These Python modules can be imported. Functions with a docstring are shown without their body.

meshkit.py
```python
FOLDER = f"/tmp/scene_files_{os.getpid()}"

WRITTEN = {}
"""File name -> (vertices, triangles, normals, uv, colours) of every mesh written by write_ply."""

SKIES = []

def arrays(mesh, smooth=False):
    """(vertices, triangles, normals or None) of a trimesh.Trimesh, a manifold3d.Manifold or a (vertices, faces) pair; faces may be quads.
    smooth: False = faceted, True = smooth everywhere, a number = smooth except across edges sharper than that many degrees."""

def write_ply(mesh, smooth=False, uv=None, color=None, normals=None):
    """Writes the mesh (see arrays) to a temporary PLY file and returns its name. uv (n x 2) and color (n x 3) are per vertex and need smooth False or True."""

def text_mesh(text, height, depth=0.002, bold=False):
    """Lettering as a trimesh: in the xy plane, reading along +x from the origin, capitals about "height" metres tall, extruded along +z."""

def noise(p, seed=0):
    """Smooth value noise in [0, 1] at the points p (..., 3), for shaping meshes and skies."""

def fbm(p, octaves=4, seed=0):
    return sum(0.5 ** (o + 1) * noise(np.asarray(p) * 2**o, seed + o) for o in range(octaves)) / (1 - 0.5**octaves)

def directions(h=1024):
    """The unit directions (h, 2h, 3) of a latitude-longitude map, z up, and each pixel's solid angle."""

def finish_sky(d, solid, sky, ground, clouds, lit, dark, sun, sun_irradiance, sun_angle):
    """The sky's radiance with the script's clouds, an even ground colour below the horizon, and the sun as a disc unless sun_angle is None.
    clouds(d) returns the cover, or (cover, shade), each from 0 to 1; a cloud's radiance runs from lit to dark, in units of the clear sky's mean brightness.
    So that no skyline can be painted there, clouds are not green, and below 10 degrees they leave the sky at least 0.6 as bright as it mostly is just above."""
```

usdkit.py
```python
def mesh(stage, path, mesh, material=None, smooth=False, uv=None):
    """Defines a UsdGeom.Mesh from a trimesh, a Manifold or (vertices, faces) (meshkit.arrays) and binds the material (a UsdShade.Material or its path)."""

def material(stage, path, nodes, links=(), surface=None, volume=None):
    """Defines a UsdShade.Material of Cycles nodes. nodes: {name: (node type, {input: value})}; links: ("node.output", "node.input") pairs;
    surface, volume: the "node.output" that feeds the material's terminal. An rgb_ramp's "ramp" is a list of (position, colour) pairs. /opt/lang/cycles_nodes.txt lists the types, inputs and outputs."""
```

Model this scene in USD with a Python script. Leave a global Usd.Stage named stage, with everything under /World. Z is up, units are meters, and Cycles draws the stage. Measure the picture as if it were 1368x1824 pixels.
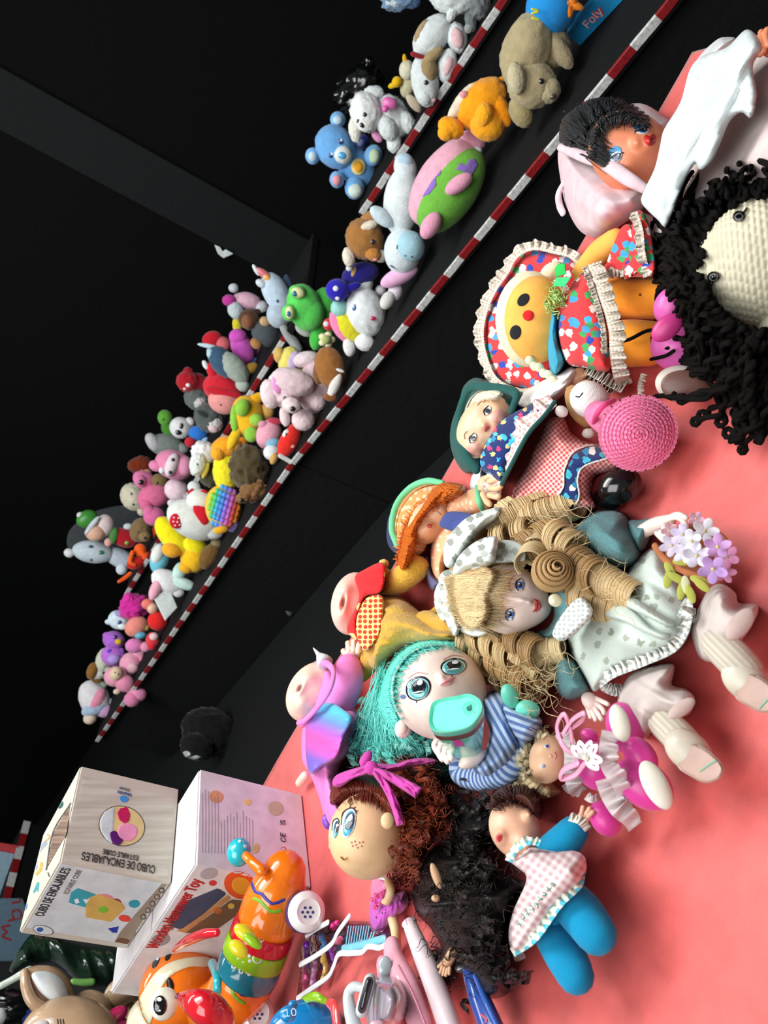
import math, random, numpy as np, trimesh, usdkit, meshkit
from pxr import Usd, UsdGeom, UsdLux, UsdShade, Gf, Sdf, Vt
from scipy.spatial import Delaunay, cKDTree
import shapely, shapely.geometry as sg
random.seed(7); np.random.seed(7); rng = np.random.default_rng(7)
stage = Usd.Stage.CreateInMemory()
UsdGeom.SetStageUpAxis(stage, 'Z'); UsdGeom.SetStageMetersPerUnit(stage, 1.0)
UsdGeom.Xform.Define(stage, '/World'); UsdGeom.Scope.Define(stage, '/World/Looks')
# ---------------------------------------------------------------- camera: hand-held, rolled about 67 degrees, pitched 22.5 down
FP = 1370.0; PITCH = math.radians(22.5); CA, CB = .393, .9195
XH = np.array([1., 0, 0]); FW = np.array([0, math.cos(PITCH), -math.sin(PITCH)]); UH = np.array([0, math.sin(PITCH), math.cos(PITCH)])
CR = CA * XH - CB * UH; CR /= np.linalg.norm(CR); CU = CB * XH + CA * UH; CU /= np.linalg.norm(CU)
CAM = np.array([0, 0, 1.33]); TZ = 0.78
cam = UsdGeom.Camera.Define(stage, '/World/camera')
m = Gf.Matrix4d(*CR, 0, *CU, 0, *(-FW), 0, *CAM, 1)
cam.AddTransformOp().Set(m)
cam.CreateHorizontalApertureAttr(24.0); cam.CreateVerticalApertureAttr(32.0)
cam.CreateFocalLengthAttr(24.0 * FP / 1368); cam.CreateClippingRangeAttr((0.05, 100.0))
cam.CreateFStopAttr(9.0); cam.CreateFocusDistanceAttr(1.0); cam.CreateExposureAttr(-0.22)
# ---------------------------------------------------------------- lights: ceiling panels over the table and over the benches
def rect_light(name, pos, target, w, h, power, col=(1, 1, 1)):
    l = UsdLux.RectLight.Define(stage, '/World/' + name); l.CreateWidthAttr(w); l.CreateHeightAttr(h)
    l.CreateIntensityAttr(power); l.CreateColorAttr(Gf.Vec3f(*col))
    z = np.array(pos, float) - np.array(target, float); z /= np.linalg.norm(z)
    x = np.cross([0, 1, 0.01], z); x /= np.linalg.norm(x); y = np.cross(z, x)
    l.AddTransformOp().Set(Gf.Matrix4d(*x, 0, *y, 0, *z, 0, *pos, 1))
rect_light('ceiling_panel_light_table', (0.2, 1.2, 2.75), (0.05, 0.85, 0.78), 1.6, 1.1, 6.0, (1, .985, .96))
rect_light('ceiling_panel_light_front', (-0.9, -0.3, 2.7), (0, 1.0, 0.8), 1.6, 1.6, 6.5, (1, .985, .97))
rect_light('ceiling_panel_light_benches', (0.3, 1.6, 3.3), (0.5, 3.1, 0.6), 2.0, 0.8, 13.5, (.97, 1, .99))
rect_light('ceiling_panel_light_benches_left', (-1.3, 3.0, 3.3), (-1.4, 4.7, 0.6), 2.0, 0.8, 16.0, (.97, 1, .99))
dome = UsdLux.DomeLight.Define(stage, '/World/room_ambient'); dome.CreateIntensityAttr(0.055); dome.CreateColorAttr(Gf.Vec3f(.95, 1, 1))
# ---------------------------------------------------------------- pixel <-> space
def rays(p):
    p = np.atleast_2d(np.asarray(p, float))[:, :2]
    d = FW * FP + (p[:, :1] - 684) * CR - (p[:, 1:2] - 912) * CU
    return d / np.linalg.norm(d, axis=1, keepdims=True)
def on_plane(p, q, n):
    d = rays(p); n = np.asarray(n, float)
    return CAM + d * (((np.asarray(q) - CAM) @ n) / (d @ n))[:, None]
def on_z(x, y, z): return on_plane([(x, y)], (0, 0, z), (0, 0, 1))[0]
def proj(P):
    v = np.asarray(P, float) - CAM; z = v @ FW
    return np.stack([684 + FP * (v @ CR) / z, 912 - FP * (v @ CU) / z, z], -1)
# ---------------------------------------------------------------- materials
def lin(c):
    c = np.asarray(c, float) / 255
    return tuple(np.where(c < .04045, c / 12.92, ((c + .055) / 1.055) ** 2.4))
_mats = {}
KIND = {'plush': dict(roughness=1., sheen_weight=.25, specular_ior_level=.1), 'cloth': dict(roughness=.9, specular_ior_level=.2, sheen_weight=.1),
        'vinyl': dict(roughness=.38, specular_ior_level=.45, subsurface_weight=.12, subsurface_scale=.006), 'plastic': dict(roughness=.16, coat_weight=.6, coat_roughness=.06),
        'satin': dict(roughness=.36, sheen_weight=.3, specular_ior_level=.6), 'paper': dict(roughness=.55, specular_ior_level=.35), 'hair': dict(roughness=.42, specular_ior_level=.5),
        'gloss': dict(roughness=.05, coat_weight=.8), 'metal': dict(roughness=.25, metallic=.85), 'black': dict(roughness=.85, specular_ior_level=.25), 'yarn': dict(roughness=1., specular_ior_level=.08)}
BUMP = {'plush': (260, .55, .004), 'cloth': (700, .25, .001), 'yarn': (500, .3, .001), 'black': (30, .3, .01)}
def M(rgb, kind='plush', pat=None, **kw):
    """A procedural material: one colour, or a printed pattern in the mesh's own st coordinates (metres)."""
    key = str((tuple(rgb), kind, pat, sorted(kw.items())))
    if key in _mats: return _mats[key]
    path = '/World/Looks/%s_%03d' % (kind, len(_mats))
    pr = dict(KIND[kind]); pr.update(kw); nodes = {'p': ('principled_bsdf', pr)}; links = []
    pr['base_color'] = lin(rgb)
    if pat: pattern(nodes, links, rgb, *pat)
    else:
        # slight unevenness of the dye
        c = np.array(lin(rgb)); nodes['nz'] = ('noise_texture', {'scale': 45., 'detail': 3.}); nodes['tc'] = ('texture_coordinate', {})
        nodes['rp'] = ('rgb_ramp', {'ramp': [(.3, tuple(c * .88)), (.7, tuple(np.minimum(c * 1.07, 1)))]})
        links += [('tc.object', 'nz.vector'), ('nz.fac', 'rp.fac'), ('rp.color', 'p.base_color')]
    if kind in BUMP:
        s, st, d = BUMP[kind]
        nodes['bn'] = ('noise_texture', {'scale': float(s), 'detail': 2.}); nodes['bt'] = ('texture_coordinate', {}); nodes['bb'] = ('bump', {'strength': st, 'distance': d})
        links += [('bt.object', 'bn.vector'), ('bn.fac', 'bb.height'), ('bb.normal', 'p.normal')]
    _mats[key] = usdkit.material(stage, path, nodes, links, surface='p.BSDF'); return _mats[key]
def pattern(n, l, base, kind, *a):
    n['uv'] = ('texture_coordinate', {}); n['mp'] = ('mapping', {}); l.append(('uv.UV', 'mp.vector'))
    B = lin(base)
    if kind == 'stripes':      # other colour, period m, angle
        c2, per, ang = a
        n['mp'][1].update(rotation=(0, 0, math.radians(ang))); n['w'] = ('wave_texture', {'scale': 1 / per / math.pi / 2 * math.pi * .3183 * 1.0, 'distortion': 0.})
        n['w'][1]['scale'] = .314 / per; n['r'] = ('rgb_ramp', {'ramp': [(0, B), (.38, B), (.62, lin(c2)), (1, lin(c2))]})
        l += [('mp.vector', 'w.vector'), ('w.fac', 'r.fac'), ('r.color', 'p.base_color')]
    elif kind == 'gingham':
        c2, per, ang = a
        n['mp'][1].update(rotation=(0, 0, math.radians(ang)))
        for k, d in (('w', 'x'), ('v', 'y')):
            n[k] = ('wave_texture', {'scale': .314 / per, 'bands_direction': d}); n[k + 'r'] = ('rgb_ramp', {'ramp': [(0, (0, 0, 0)), (.4, (0, 0, 0)), (.6, (.5, .5, .5)), (1, (.5, .5, .5))]})
            l += [('mp.vector', k + '.vector'), (k + '.fac', k + 'r.fac')]
        n['s'] = ('mix', {'mix_type': 'add', 'fac': 1.}); n['r'] = ('rgb_ramp', {'ramp': [(0, B), (1, lin(c2))]}); n['bw'] = ('rgb_to_bw', {})
        l += [('wr.color', 's.color1'), ('vr.color', 's.color2'), ('s.color', 'bw.color'), ('bw.val', 'r.fac'), ('r.color', 'p.base_color')]
    elif kind == 'dots':       # dot colour, spacing m, radius fraction, randomness
        c2, per, rad, rnd = a
        n['v'] = ('voronoi_texture', {'dimensions': '2D', 'scale': 1 / per, 'randomness': rnd})
        n['r'] = ('rgb_ramp', {'ramp': [(0, lin(c2)), (rad, lin(c2)), (rad + .05, B), (1, B)]})
        l += [('mp.vector', 'v.vector'), ('v.distance', 'r.fac'), ('r.color', 'p.base_color')]
    elif kind == 'floral':     # colours, spacing m, radius : petalled blots of several colours on the ground colour
        cols, per, rad = a
        n['nd'] = ('noise_texture', {'scale': 2.2 / per, 'detail': 1.}); n['ad'] = ('vector_math', {'math_type': 'scale', 'scale': per * .7}); n['sm'] = ('vector_math', {'math_type': 'add'})
        n['v'] = ('voronoi_texture', {'dimensions': '2D', 'scale': 1 / per, 'randomness': .9}); n['sp'] = ('separate_color', {})
        k = len(cols); st = [(i / k, lin(c)) for i, c in enumerate(cols)]
        n['c'] = ('rgb_ramp', {'ramp': st, 'interpolate': False}); n['m'] = ('map_range', {'from_min': rad, 'from_max': rad + .04, 'clamp': True}); n['x'] = ('mix', {'color2': B})
        l += [('mp.vector', 'nd.vector'), ('nd.color', 'ad.vector1'), ('ad.vector', 'sm.vector1'), ('mp.vector', 'sm.vector2'), ('sm.vector', 'v.vector'), ('v.color', 'sp.color'), ('sp.r', 'c.fac'),
              ('v.distance', 'm.value'), ('m.result', 'x.fac'), ('c.color', 'x.color1'), ('x.color', 'p.base_color')]
    elif kind == 'grain':      # second colour, scale along, scale across, angle
        c2, sa, sc, ang = a
        n['mp'][1].update(rotation=(0, 0, math.radians(ang)), scale=(sa, sc, 1)); n['z'] = ('noise_texture', {'scale': 1., 'detail': 4.}); n['r'] = ('rgb_ramp', {'ramp': [(.35, B), (.65, lin(c2))]})
        l += [('mp.vector', 'z.vector'), ('z.fac', 'r.fac'), ('r.color', 'p.base_color')]
    elif kind == 'ramp':       # colours along u from u0 to u1
        cols, u0, u1 = a
        n['sx'] = ('separate_xyz', {}); n['m'] = ('map_range', {'from_min': u0, 'from_max': u1, 'clamp': True}); n['r'] = ('rgb_ramp', {'ramp': [(i / (len(cols) - 1), lin(c)) for i, c in enumerate(cols)]})
        l += [('mp.vector', 'sx.vector'), ('sx.x', 'm.value'), ('m.result', 'r.fac'), ('r.color', 'p.base_color')]
    elif kind == 'tape':       # red and white blocks along u
        c2, per = a
        n['sx'] = ('separate_xyz', {}); n['dv'] = ('math', {'math_type': 'divide', 'value2': per}); n['fr'] = ('math', {'math_type': 'fraction'})
        n['r'] = ('rgb_ramp', {'ramp': [(0, B), (.5, lin(c2))], 'interpolate': False}); n['nn'] = ('noise_texture', {'scale': 90., 'detail': 3.}); n['nr'] = ('rgb_ramp', {'ramp': [(.35, (.62, .62, .62)), (.55, (1, 1, 1))]}); n['mu'] = ('mix', {'mix_type': 'multiply', 'fac': 1.})
        l += [('mp.vector', 'sx.vector'), ('sx.x', 'dv.value1'), ('dv.value', 'fr.value1'), ('fr.value', 'r.fac'), ('mp.vector', 'nn.vector'), ('nn.fac', 'nr.fac'), ('r.color', 'mu.color1'), ('nr.color', 'mu.color2'), ('mu.color', 'p.base_color')]
def clear_plastic():
    if 'clear' not in _mats:
        _mats['clear'] = usdkit.material(stage, '/World/Looks/clear_film', {'f': ('fresnel', {'IOR': 1.4}), 'n': ('noise_texture', {'scale': 60.}), 'b': ('bump', {'strength': .6, 'distance': .004}), 't': ('transparent_bsdf', {'color': (.95, .93, .95)}), 'g': ('glossy_bsdf', {'roughness': .08}), 'x': ('mix_closure', {})},
            [('n.fac', 'b.height'), ('b.normal', 'g.normal'), ('b.normal', 'f.normal'), ('f.fac', 'x.fac'), ('t.BSDF', 'x.closure1'), ('g.BSDF', 'x.closure2')], surface='x.closure')
    return _mats['clear']
# ---------------------------------------------------------------- things and parts
_used = {}
def uniq(parent, name):
    k = _used.setdefault(parent, {}); i = k.get(name, 0); k[name] = i + 1
    return name if i == 0 else '%s_%03d' % (name, i)
class H:                                                     # a part: its prim path, its mesh in world space
    def __init__(s, path, mesh): s.path, s.mesh = path, mesh
class Cur: pass
G = Cur()
def data(prim, **kw):
    for k, v in kw.items():
        if v: prim.SetCustomDataByKey(k, v)
def thing(name, label, cat, base, group=None, plane=None):
    """Starts a new thing at its base point (world). plane = None: pixels are laid on planes above the table top; else on upright planes through the base."""
    path = '/World/' + uniq('', name); x = UsdGeom.Xform.Define(stage, path); G.o = np.asarray(base, float); x.AddTranslateOp().Set(Gf.Vec3d(*G.o)); G.path = path
    data(x.GetPrim(), label=label, category=cat, group=group); G.mode = plane; G.last = {}; G.z = TZ
    if plane is not None:
        n = CAM - G.o; n[2] = 0; G.n = n / np.linalg.norm(n)
    return x.GetPrim()
def S(p, h=0.):
    """Pixels -> points: h metres above the table, or h metres in front of the thing's upright plane."""
    p = np.atleast_2d(np.asarray(p, float)); h = np.broadcast_to(np.asarray(h, float), len(p))
    d = rays(p)
    if G.mode is None: t = (G.z + h - CAM[2]) / d[:, 2]
    else: t = (((G.o - CAM) @ G.n) + h) / (d @ G.n)
    return CAM + d * t[:, None]
def mpp(q): return abs((np.asarray(q) - CAM) @ FW) / FP
def part(name, mesh, mat, label=None, parent=None, uv=None, smooth=True, kind=None):
    parent = parent or sub_of(name); pp = parent.path if parent else G.path; path = pp + '/' + uniq(pp, name);
    mm = trimesh.Trimesh(np.asarray(mesh.vertices) - G.o, mesh.faces, process=False)
    if smooth is not True: uv = None
    us = np.unique(mm.faces)
    if len(us) < len(mm.vertices):
        rm = np.zeros(len(mm.vertices), int); rm[us] = np.arange(len(us)); uv = None if uv is None else uv[us]; mm = trimesh.Trimesh(mm.vertices[us], rm[mm.faces], process=False)
    g = usdkit.mesh(stage, path, mm, mat, smooth=smooth, uv=uv)
    data(g.GetPrim(), label=label, kind=kind)
    h = H(path, mesh)
    if path.count('/') == 3: G.last[name] = h
    return h
OF = dict(finger='hand wrist palm bracelet_arm', inner_ear='ear', ear_inner='ear', foot_pad='foot leg', paw_pad='arm', badge_centre='belly_badge', pupil='eye eye_white', glint='eye eye_white', eye_white='eye', petal='flower', tooth='spine', dot='spot', nostril='muzzle', point_tip='hood_point', hat_trim='hat', pompom='hat',
    bow_knot='bow bow_loop', horn_tip='horn', horn_band='horn', bubble='disc', sole_tread='sole', nostril_tip='nose', mouth_hole='lips', clip_bead='hair_clip', hoof='leg', button_='button', slot='slot_rim', ear_lining='ear', bow_pearl='ribbon', cap_trim='cap', ear_patch='ear', letter='sheet ball', star_hand='ball', ball_dot='antenna_ball', groove='arm', shoe_strap='shoe', lid_button='lid', red_border='board', tuft='head body')
def sub_of(name):
    for k in OF.get(name, '').split():
        if k in G.last: return G.last[k]
def curves(name, lines, width, mat, parent=None, label=None, kind=None):
    pp = parent.path if parent else G.path; path = pp + '/' + uniq(pp, name)
    c = UsdGeom.BasisCurves.Define(stage, path); c.CreateTypeAttr('linear')
    pts = np.vstack(lines) - G.o
    c.CreatePointsAttr(Vt.Vec3fArray.FromNumpy(pts.astype(np.float32))); c.CreateCurveVertexCountsAttr(Vt.IntArray([len(x) for x in lines]))
    w = np.concatenate([width * np.clip(np.linspace(2.2, .45, len(x)), 0, 1) for x in lines]) if np.ndim(width) == 0 else np.concatenate(width)
    c.CreateWidthsAttr(Vt.FloatArray.FromNumpy(w.astype(np.float32))); c.SetWidthsInterpolation('vertex')
    UsdShade.MaterialBindingAPI.Apply(c.GetPrim()).Bind(mat); data(c.GetPrim(), label=label, kind=kind)
    return H(path, None)
# ---------------------------------------------------------------- shapes
_ico = {}
def ico(k):
    if k not in _ico: _ico[k] = trimesh.creation.icosphere(k)
    return _ico[k]
def imdir(ang):
    a = math.radians(ang); return math.cos(a) * CR - math.sin(a) * CU
def E(name, x, y, a, b, mat, ang=0, h=None, c=None, fuzz=0., sub=None, parent=None, label=None, fn=None, bumps=()):
    """Ellipsoid: centre pixel, half axes in pixels (a along the image angle ang, b across), c in depth; h metres (default: it rests)."""
    c = c or .9 * min(a, b)
    q0 = S([(x, y)], 0)[0]; mp = mpp(q0)
    if h is None: h = min(a, b, c) * mp * .95 if G.mode is None else 0.
    q = S([(x, y)], h)[0]; mp = mpp(q)
    k = sub or (5 if bumps else 3 if max(a, b) > 9 else 2); s = ico(k); v = np.array(s.vertices)
    w = rays([(x, y)])[0]; u = imdir(ang); u = u - w * (u @ w); u /= np.linalg.norm(u); vv = np.cross(u, w)
    if fn: v = fn(v)
    uv = v[:, :2] * [a * mp, b * mp]
    if fuzz:
        nz = meshkit.fbm(v * 4.5 + x, 3, int(x + y)) - .5; nz2 = rng.random(len(v)) - .5; v = v * (1 + fuzz * (nz * 1.3 + nz2 * .55))[:, None]
    P = q + (v[:, :1] * a * u + v[:, 1:2] * b * vv - v[:, 2:] * c * w) * mp
    if bumps:                                                # features modelled into the skin: (x, y, half length px, height m[, half width px, angle])
        pp = proj(P)[:, :2]; front = np.clip(v[:, 2] * 3 + .3, 0, 1)
        for bx, by, s1, amp, *r in bumps:
            s2, an = (r + [s1, 0])[:2] if len(r) < 2 else r[:2]; A = math.radians(an); d = pp - (bx, by); du, dv = d @ [math.cos(A), math.sin(A)], d @ [-math.sin(A), math.cos(A)]
            P = P - w * (amp * front * np.exp(-.5 * ((du / s1) ** 2 + (dv / s2) ** 2)))[:, None]
    return part(name, trimesh.Trimesh(P, s.faces, process=False), mat, label, parent, uv)
def cat(pts, n=8, closed=False):
    """Catmull-Rom through rows of any width."""
    p = np.asarray(pts, float)
    if len(p) < 3 and not closed: return np.array([p[0] + (p[-1] - p[0]) * t for t in np.linspace(0, 1, n + 1)])
    if closed: q = np.vstack([p[-1:], p, p[:2]])
    else: q = np.vstack([2 * p[:1] - p[1:2], p, 2 * p[-1:] - p[-2:-1]])
    out = []
    for i in range(len(q) - 3):
        a, b, c, d = q[i:i + 4]
        for t in np.arange(n) / n: out.append(.5 * (2 * b + (c - a) * t + (2 * a - 5 * b + 4 * c - d) * t * t + (3 * b - a - 3 * c + d) * t ** 3))
    if not closed: out.append(p[-1])
    return np.array(out)
def frames(P):
    T = np.gradient(P, axis=0); T /= np.maximum(np.linalg.norm(T, axis=1, keepdims=True), 1e-12)
    n = np.cross(T[0], [.31, .52, .8]); n /= np.linalg.norm(n); N = [n]
    for t in T[1:]:
        n = n - t * (n @ t); n /= max(np.linalg.norm(n), 1e-9); N.append(n)
    N = np.array(N); return T, N, np.cross(T, N)
def sweep(P, r, sides=14, flat=1., up=None, caps=True):
    """Tube along points with radii and rounded ends; flat squeezes it along up."""
    P = np.asarray(P, float); r = np.asarray(r, float) * np.ones(len(P))
    if caps:                                     # round ends
        a = np.radians([78, 55, 30]); e0 = P[0] - P[1]; e0 /= max(np.linalg.norm(e0), 1e-9); e1 = P[-1] - P[-2]; e1 /= max(np.linalg.norm(e1), 1e-9)
        P = np.vstack([[P[0] + e0 * r[0] * math.sin(x) for x in a], P, [P[-1] + e1 * r[-1] * math.sin(x) for x in a[::-1]]])
        r = np.concatenate([r[0] * np.cos(a), r, r[-1] * np.cos(a[::-1])])
    T, N, B = frames(P); th = np.linspace(0, 2 * np.pi, sides, endpoint=False)
    off = r[:, None, None] * (np.cos(th)[None, :, None] * N[:, None] + np.sin(th)[None, :, None] * B[:, None])
    if flat != 1 and up is not None:
        up = np.asarray(up, float) / np.linalg.norm(up); off = off + ((off @ up) * (flat - 1))[..., None] * up
    V = (P[:, None] + off).reshape(-1, 3); n = len(P)
    s = np.concatenate([[0], np.cumsum(np.linalg.norm(np.diff(P, axis=0), axis=1))])
    uv = np.stack([np.repeat(s, sides), (np.tile(np.where(th > np.pi, th - 2 * np.pi, th), n) * np.repeat(np.full(n, np.mean(r)), sides))], 1)
    i = np.arange(n - 1)[:, None] * sides; j = np.arange(sides)[None]; k = (j + 1) % sides
    F = np.concatenate([np.stack([i + j, i + k, i + sides + k], -1).reshape(-1, 3), np.stack([i + j, i + sides + k, i + sides + j], -1).reshape(-1, 3)])
    V = np.vstack([V, P[:1], P[-1:]]); uv = np.vstack([uv, [[0, 0]], [[s[-1], 0]]]); b = len(V)
    e = (n - 1) * sides; jj = np.arange(sides); kk = (jj + 1) % sides
    F = np.concatenate([F, np.stack([np.full(sides, b - 2), kk, jj], -1), np.stack([np.full(sides, b - 1), e + jj, e + kk], -1)])
    return trimesh.Trimesh(V, F[:, ::-1], process=False), uv
def L(name, pts, mat, n=6, sides=14, flat=1., fuzz=0., parent=None, label=None, caps=True, h=None):
    """Limb: rows (x, y, radius px[, h metres]); h defaults to the radius (it rests)."""
    rows = []
    for p in pts:
        q0 = S([p[:2]])[0]; r = p[2] * mpp(q0); hh = p[3] if len(p) > 3 else (h if h is not None else (r * flat if G.mode is None else 0.))
        q = S([p[:2]], hh)[0]; rows.append([*q, p[2] * mpp(q)])
    c = cat(rows, n); m, uv = sweep(c[:, :3], np.maximum(c[:, 3], 1e-4), sides, flat, (0, 0, 1) if G.mode is None else G.n, caps)
    if fuzz: m.vertices = np.asarray(m.vertices) + m.vertex_normals * ((meshkit.fbm(np.asarray(m.vertices) * 70, 3, 3) - .5) * fuzz * c[:, 3].mean())[:, None]
    return part(name, m, mat, label, parent, uv)
def ell(cx, cy, a, b, ang=0, n=28):
    t = np.linspace(0, 2 * np.pi, n, endpoint=False); A = math.radians(ang); x, y = a * np.cos(t), b * np.sin(t)
    return np.stack([cx + x * math.cos(A) - y * math.sin(A), cy + x * math.sin(A) + y * math.cos(A)], 1)
def grid2d(poly, g):
    """Points and triangles that fill a pixel polygon; the first nb points are the border in order."""
    pg = sg.Polygon(poly).buffer(0)
    if pg.geom_type != 'Polygon': pg = max(pg.geoms, key=lambda t: t.area)
    per = pg.exterior.length; nb = max(12, int(per / g)); ring = np.array([pg.exterior.interpolate(i / nb, normalized=True).coords[0] for i in range(nb)])
    if sg.Polygon(ring).exterior.is_ccw is False: ring = ring[::-1]
    x0, y0, x1, y1 = pg.bounds; xs, ys = np.arange(x0, x1, g), np.arange(y0, y1, g * .87)
    gx, gy = np.meshgrid(xs, ys); gx = gx + (np.arange(len(ys)) % 2 * g / 2)[:, None]; q = np.stack([gx.ravel(), gy.ravel()], 1)
    ins = shapely.contains_xy(pg.buffer(-.45 * g), q[:, 0], q[:, 1]) if len(q) else np.zeros(0, bool); q = q[ins]
    P = np.vstack([ring, q]); T = Delaunay(P).simplices; c = P[T].mean(1); T = T[shapely.contains_xy(pg, c[:, 0], c[:, 1])]
    a = P[T]; ar = (a[:, 1, 0] - a[:, 0, 0]) * (a[:, 2, 1] - a[:, 0, 1]) - (a[:, 1, 1] - a[:, 0, 1]) * (a[:, 2, 0] - a[:, 0, 0])
    T = np.where((ar < 0)[:, None], T[:, ::-1], T); T = T[np.abs(ar) > 1e-6]
    return P, T, nb
def PUFF(name, outline, mat, h=.03, edge=.004, w=None, under=0., thick=None, base=None, fold=0., fdir=0., fs=90., smooth=True, uvang=0., g=None, parent=None, label=None, power=.5, closed_n=5, relief=None, on=None):
    """Stuffed or draped piece with a pixel outline: it swells from the edge (width w px) to h metres. base: ((x,y,h),(x,y,h)) a slope under it."""
    out = cat(outline, closed_n, True) if smooth else np.asarray(outline, float)
    area = sg.Polygon(out).buffer(0).area; g = g or max(1.6, math.sqrt(area / 700)); P, T, nb = grid2d(out, g)
    d = cKDTree(cat(P[:nb], 3, True)).query(P)[0]; w = w or max(d.max(), 1e-3) * 1.02; t = np.clip(d / w, 0, 1); hh = edge + (h - edge) * (1 - (1 - t) ** 2) ** power
    if base is not None:
        (ax, ay, ha), (bx, by, hb) = base; k = np.clip(((P - (ax, ay)) @ np.array([bx - ax, by - ay])) / ((bx - ax) ** 2 + (by - ay) ** 2), 0, 1); hb_ = ha + (hb - ha) * k
    else: hb_ = np.zeros(len(P))
    q0 = S([P.mean(0)])[0]; mp = mpp(q0); A = math.radians(uvang); uv = (P - P.mean(0)) @ np.array([[math.cos(A), -math.sin(A)], [math.sin(A), math.cos(A)]]) * mp
    if fold:
        A = math.radians(fdir); al = (P @ [math.cos(A), math.sin(A)]) * mp; ac = (P @ [-math.sin(A), math.cos(A)]) * mp
        hh = hh + fold * (meshkit.fbm(np.stack([al * fs * .22, ac * fs, np.zeros(len(P))], 1), 3, 5) - .5) * 2 * np.clip(t * 2.5 + .25, 0, 1)
    if relief is not None: hh = hh + relief(P, t)
    if on is not None:                                      # drape over other parts: base heights come from their surface
        z, ok = depth_on(on, P); d_ = rays(P); q = CAM + d_ * z[:, None]; hs = (q[:, 2] - G.z) if G.mode is None else ((q - G.o) @ G.n); hb_ = np.where(ok, hs, hb_)
    top = S(P, hb_ + hh); n = len(P)
    if thick is not None: bot = S(P, hb_ + np.maximum(hh - thick, -hb_ * .9 if G.mode is None else -9))
    else: bot = S(P, np.full(n, under))
    V = np.vstack([top, bot]); j = np.arange(nb); k = (j + 1) % nb
    F = np.vstack([T[:, ::-1], T + n, np.stack([j, k, k + n], 1), np.stack([j, k + n, j + n], 1)])
    m = trimesh.Trimesh(V, F, process=False)
    return part(name, m, mat, label, parent, np.vstack([uv, uv]))
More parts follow.
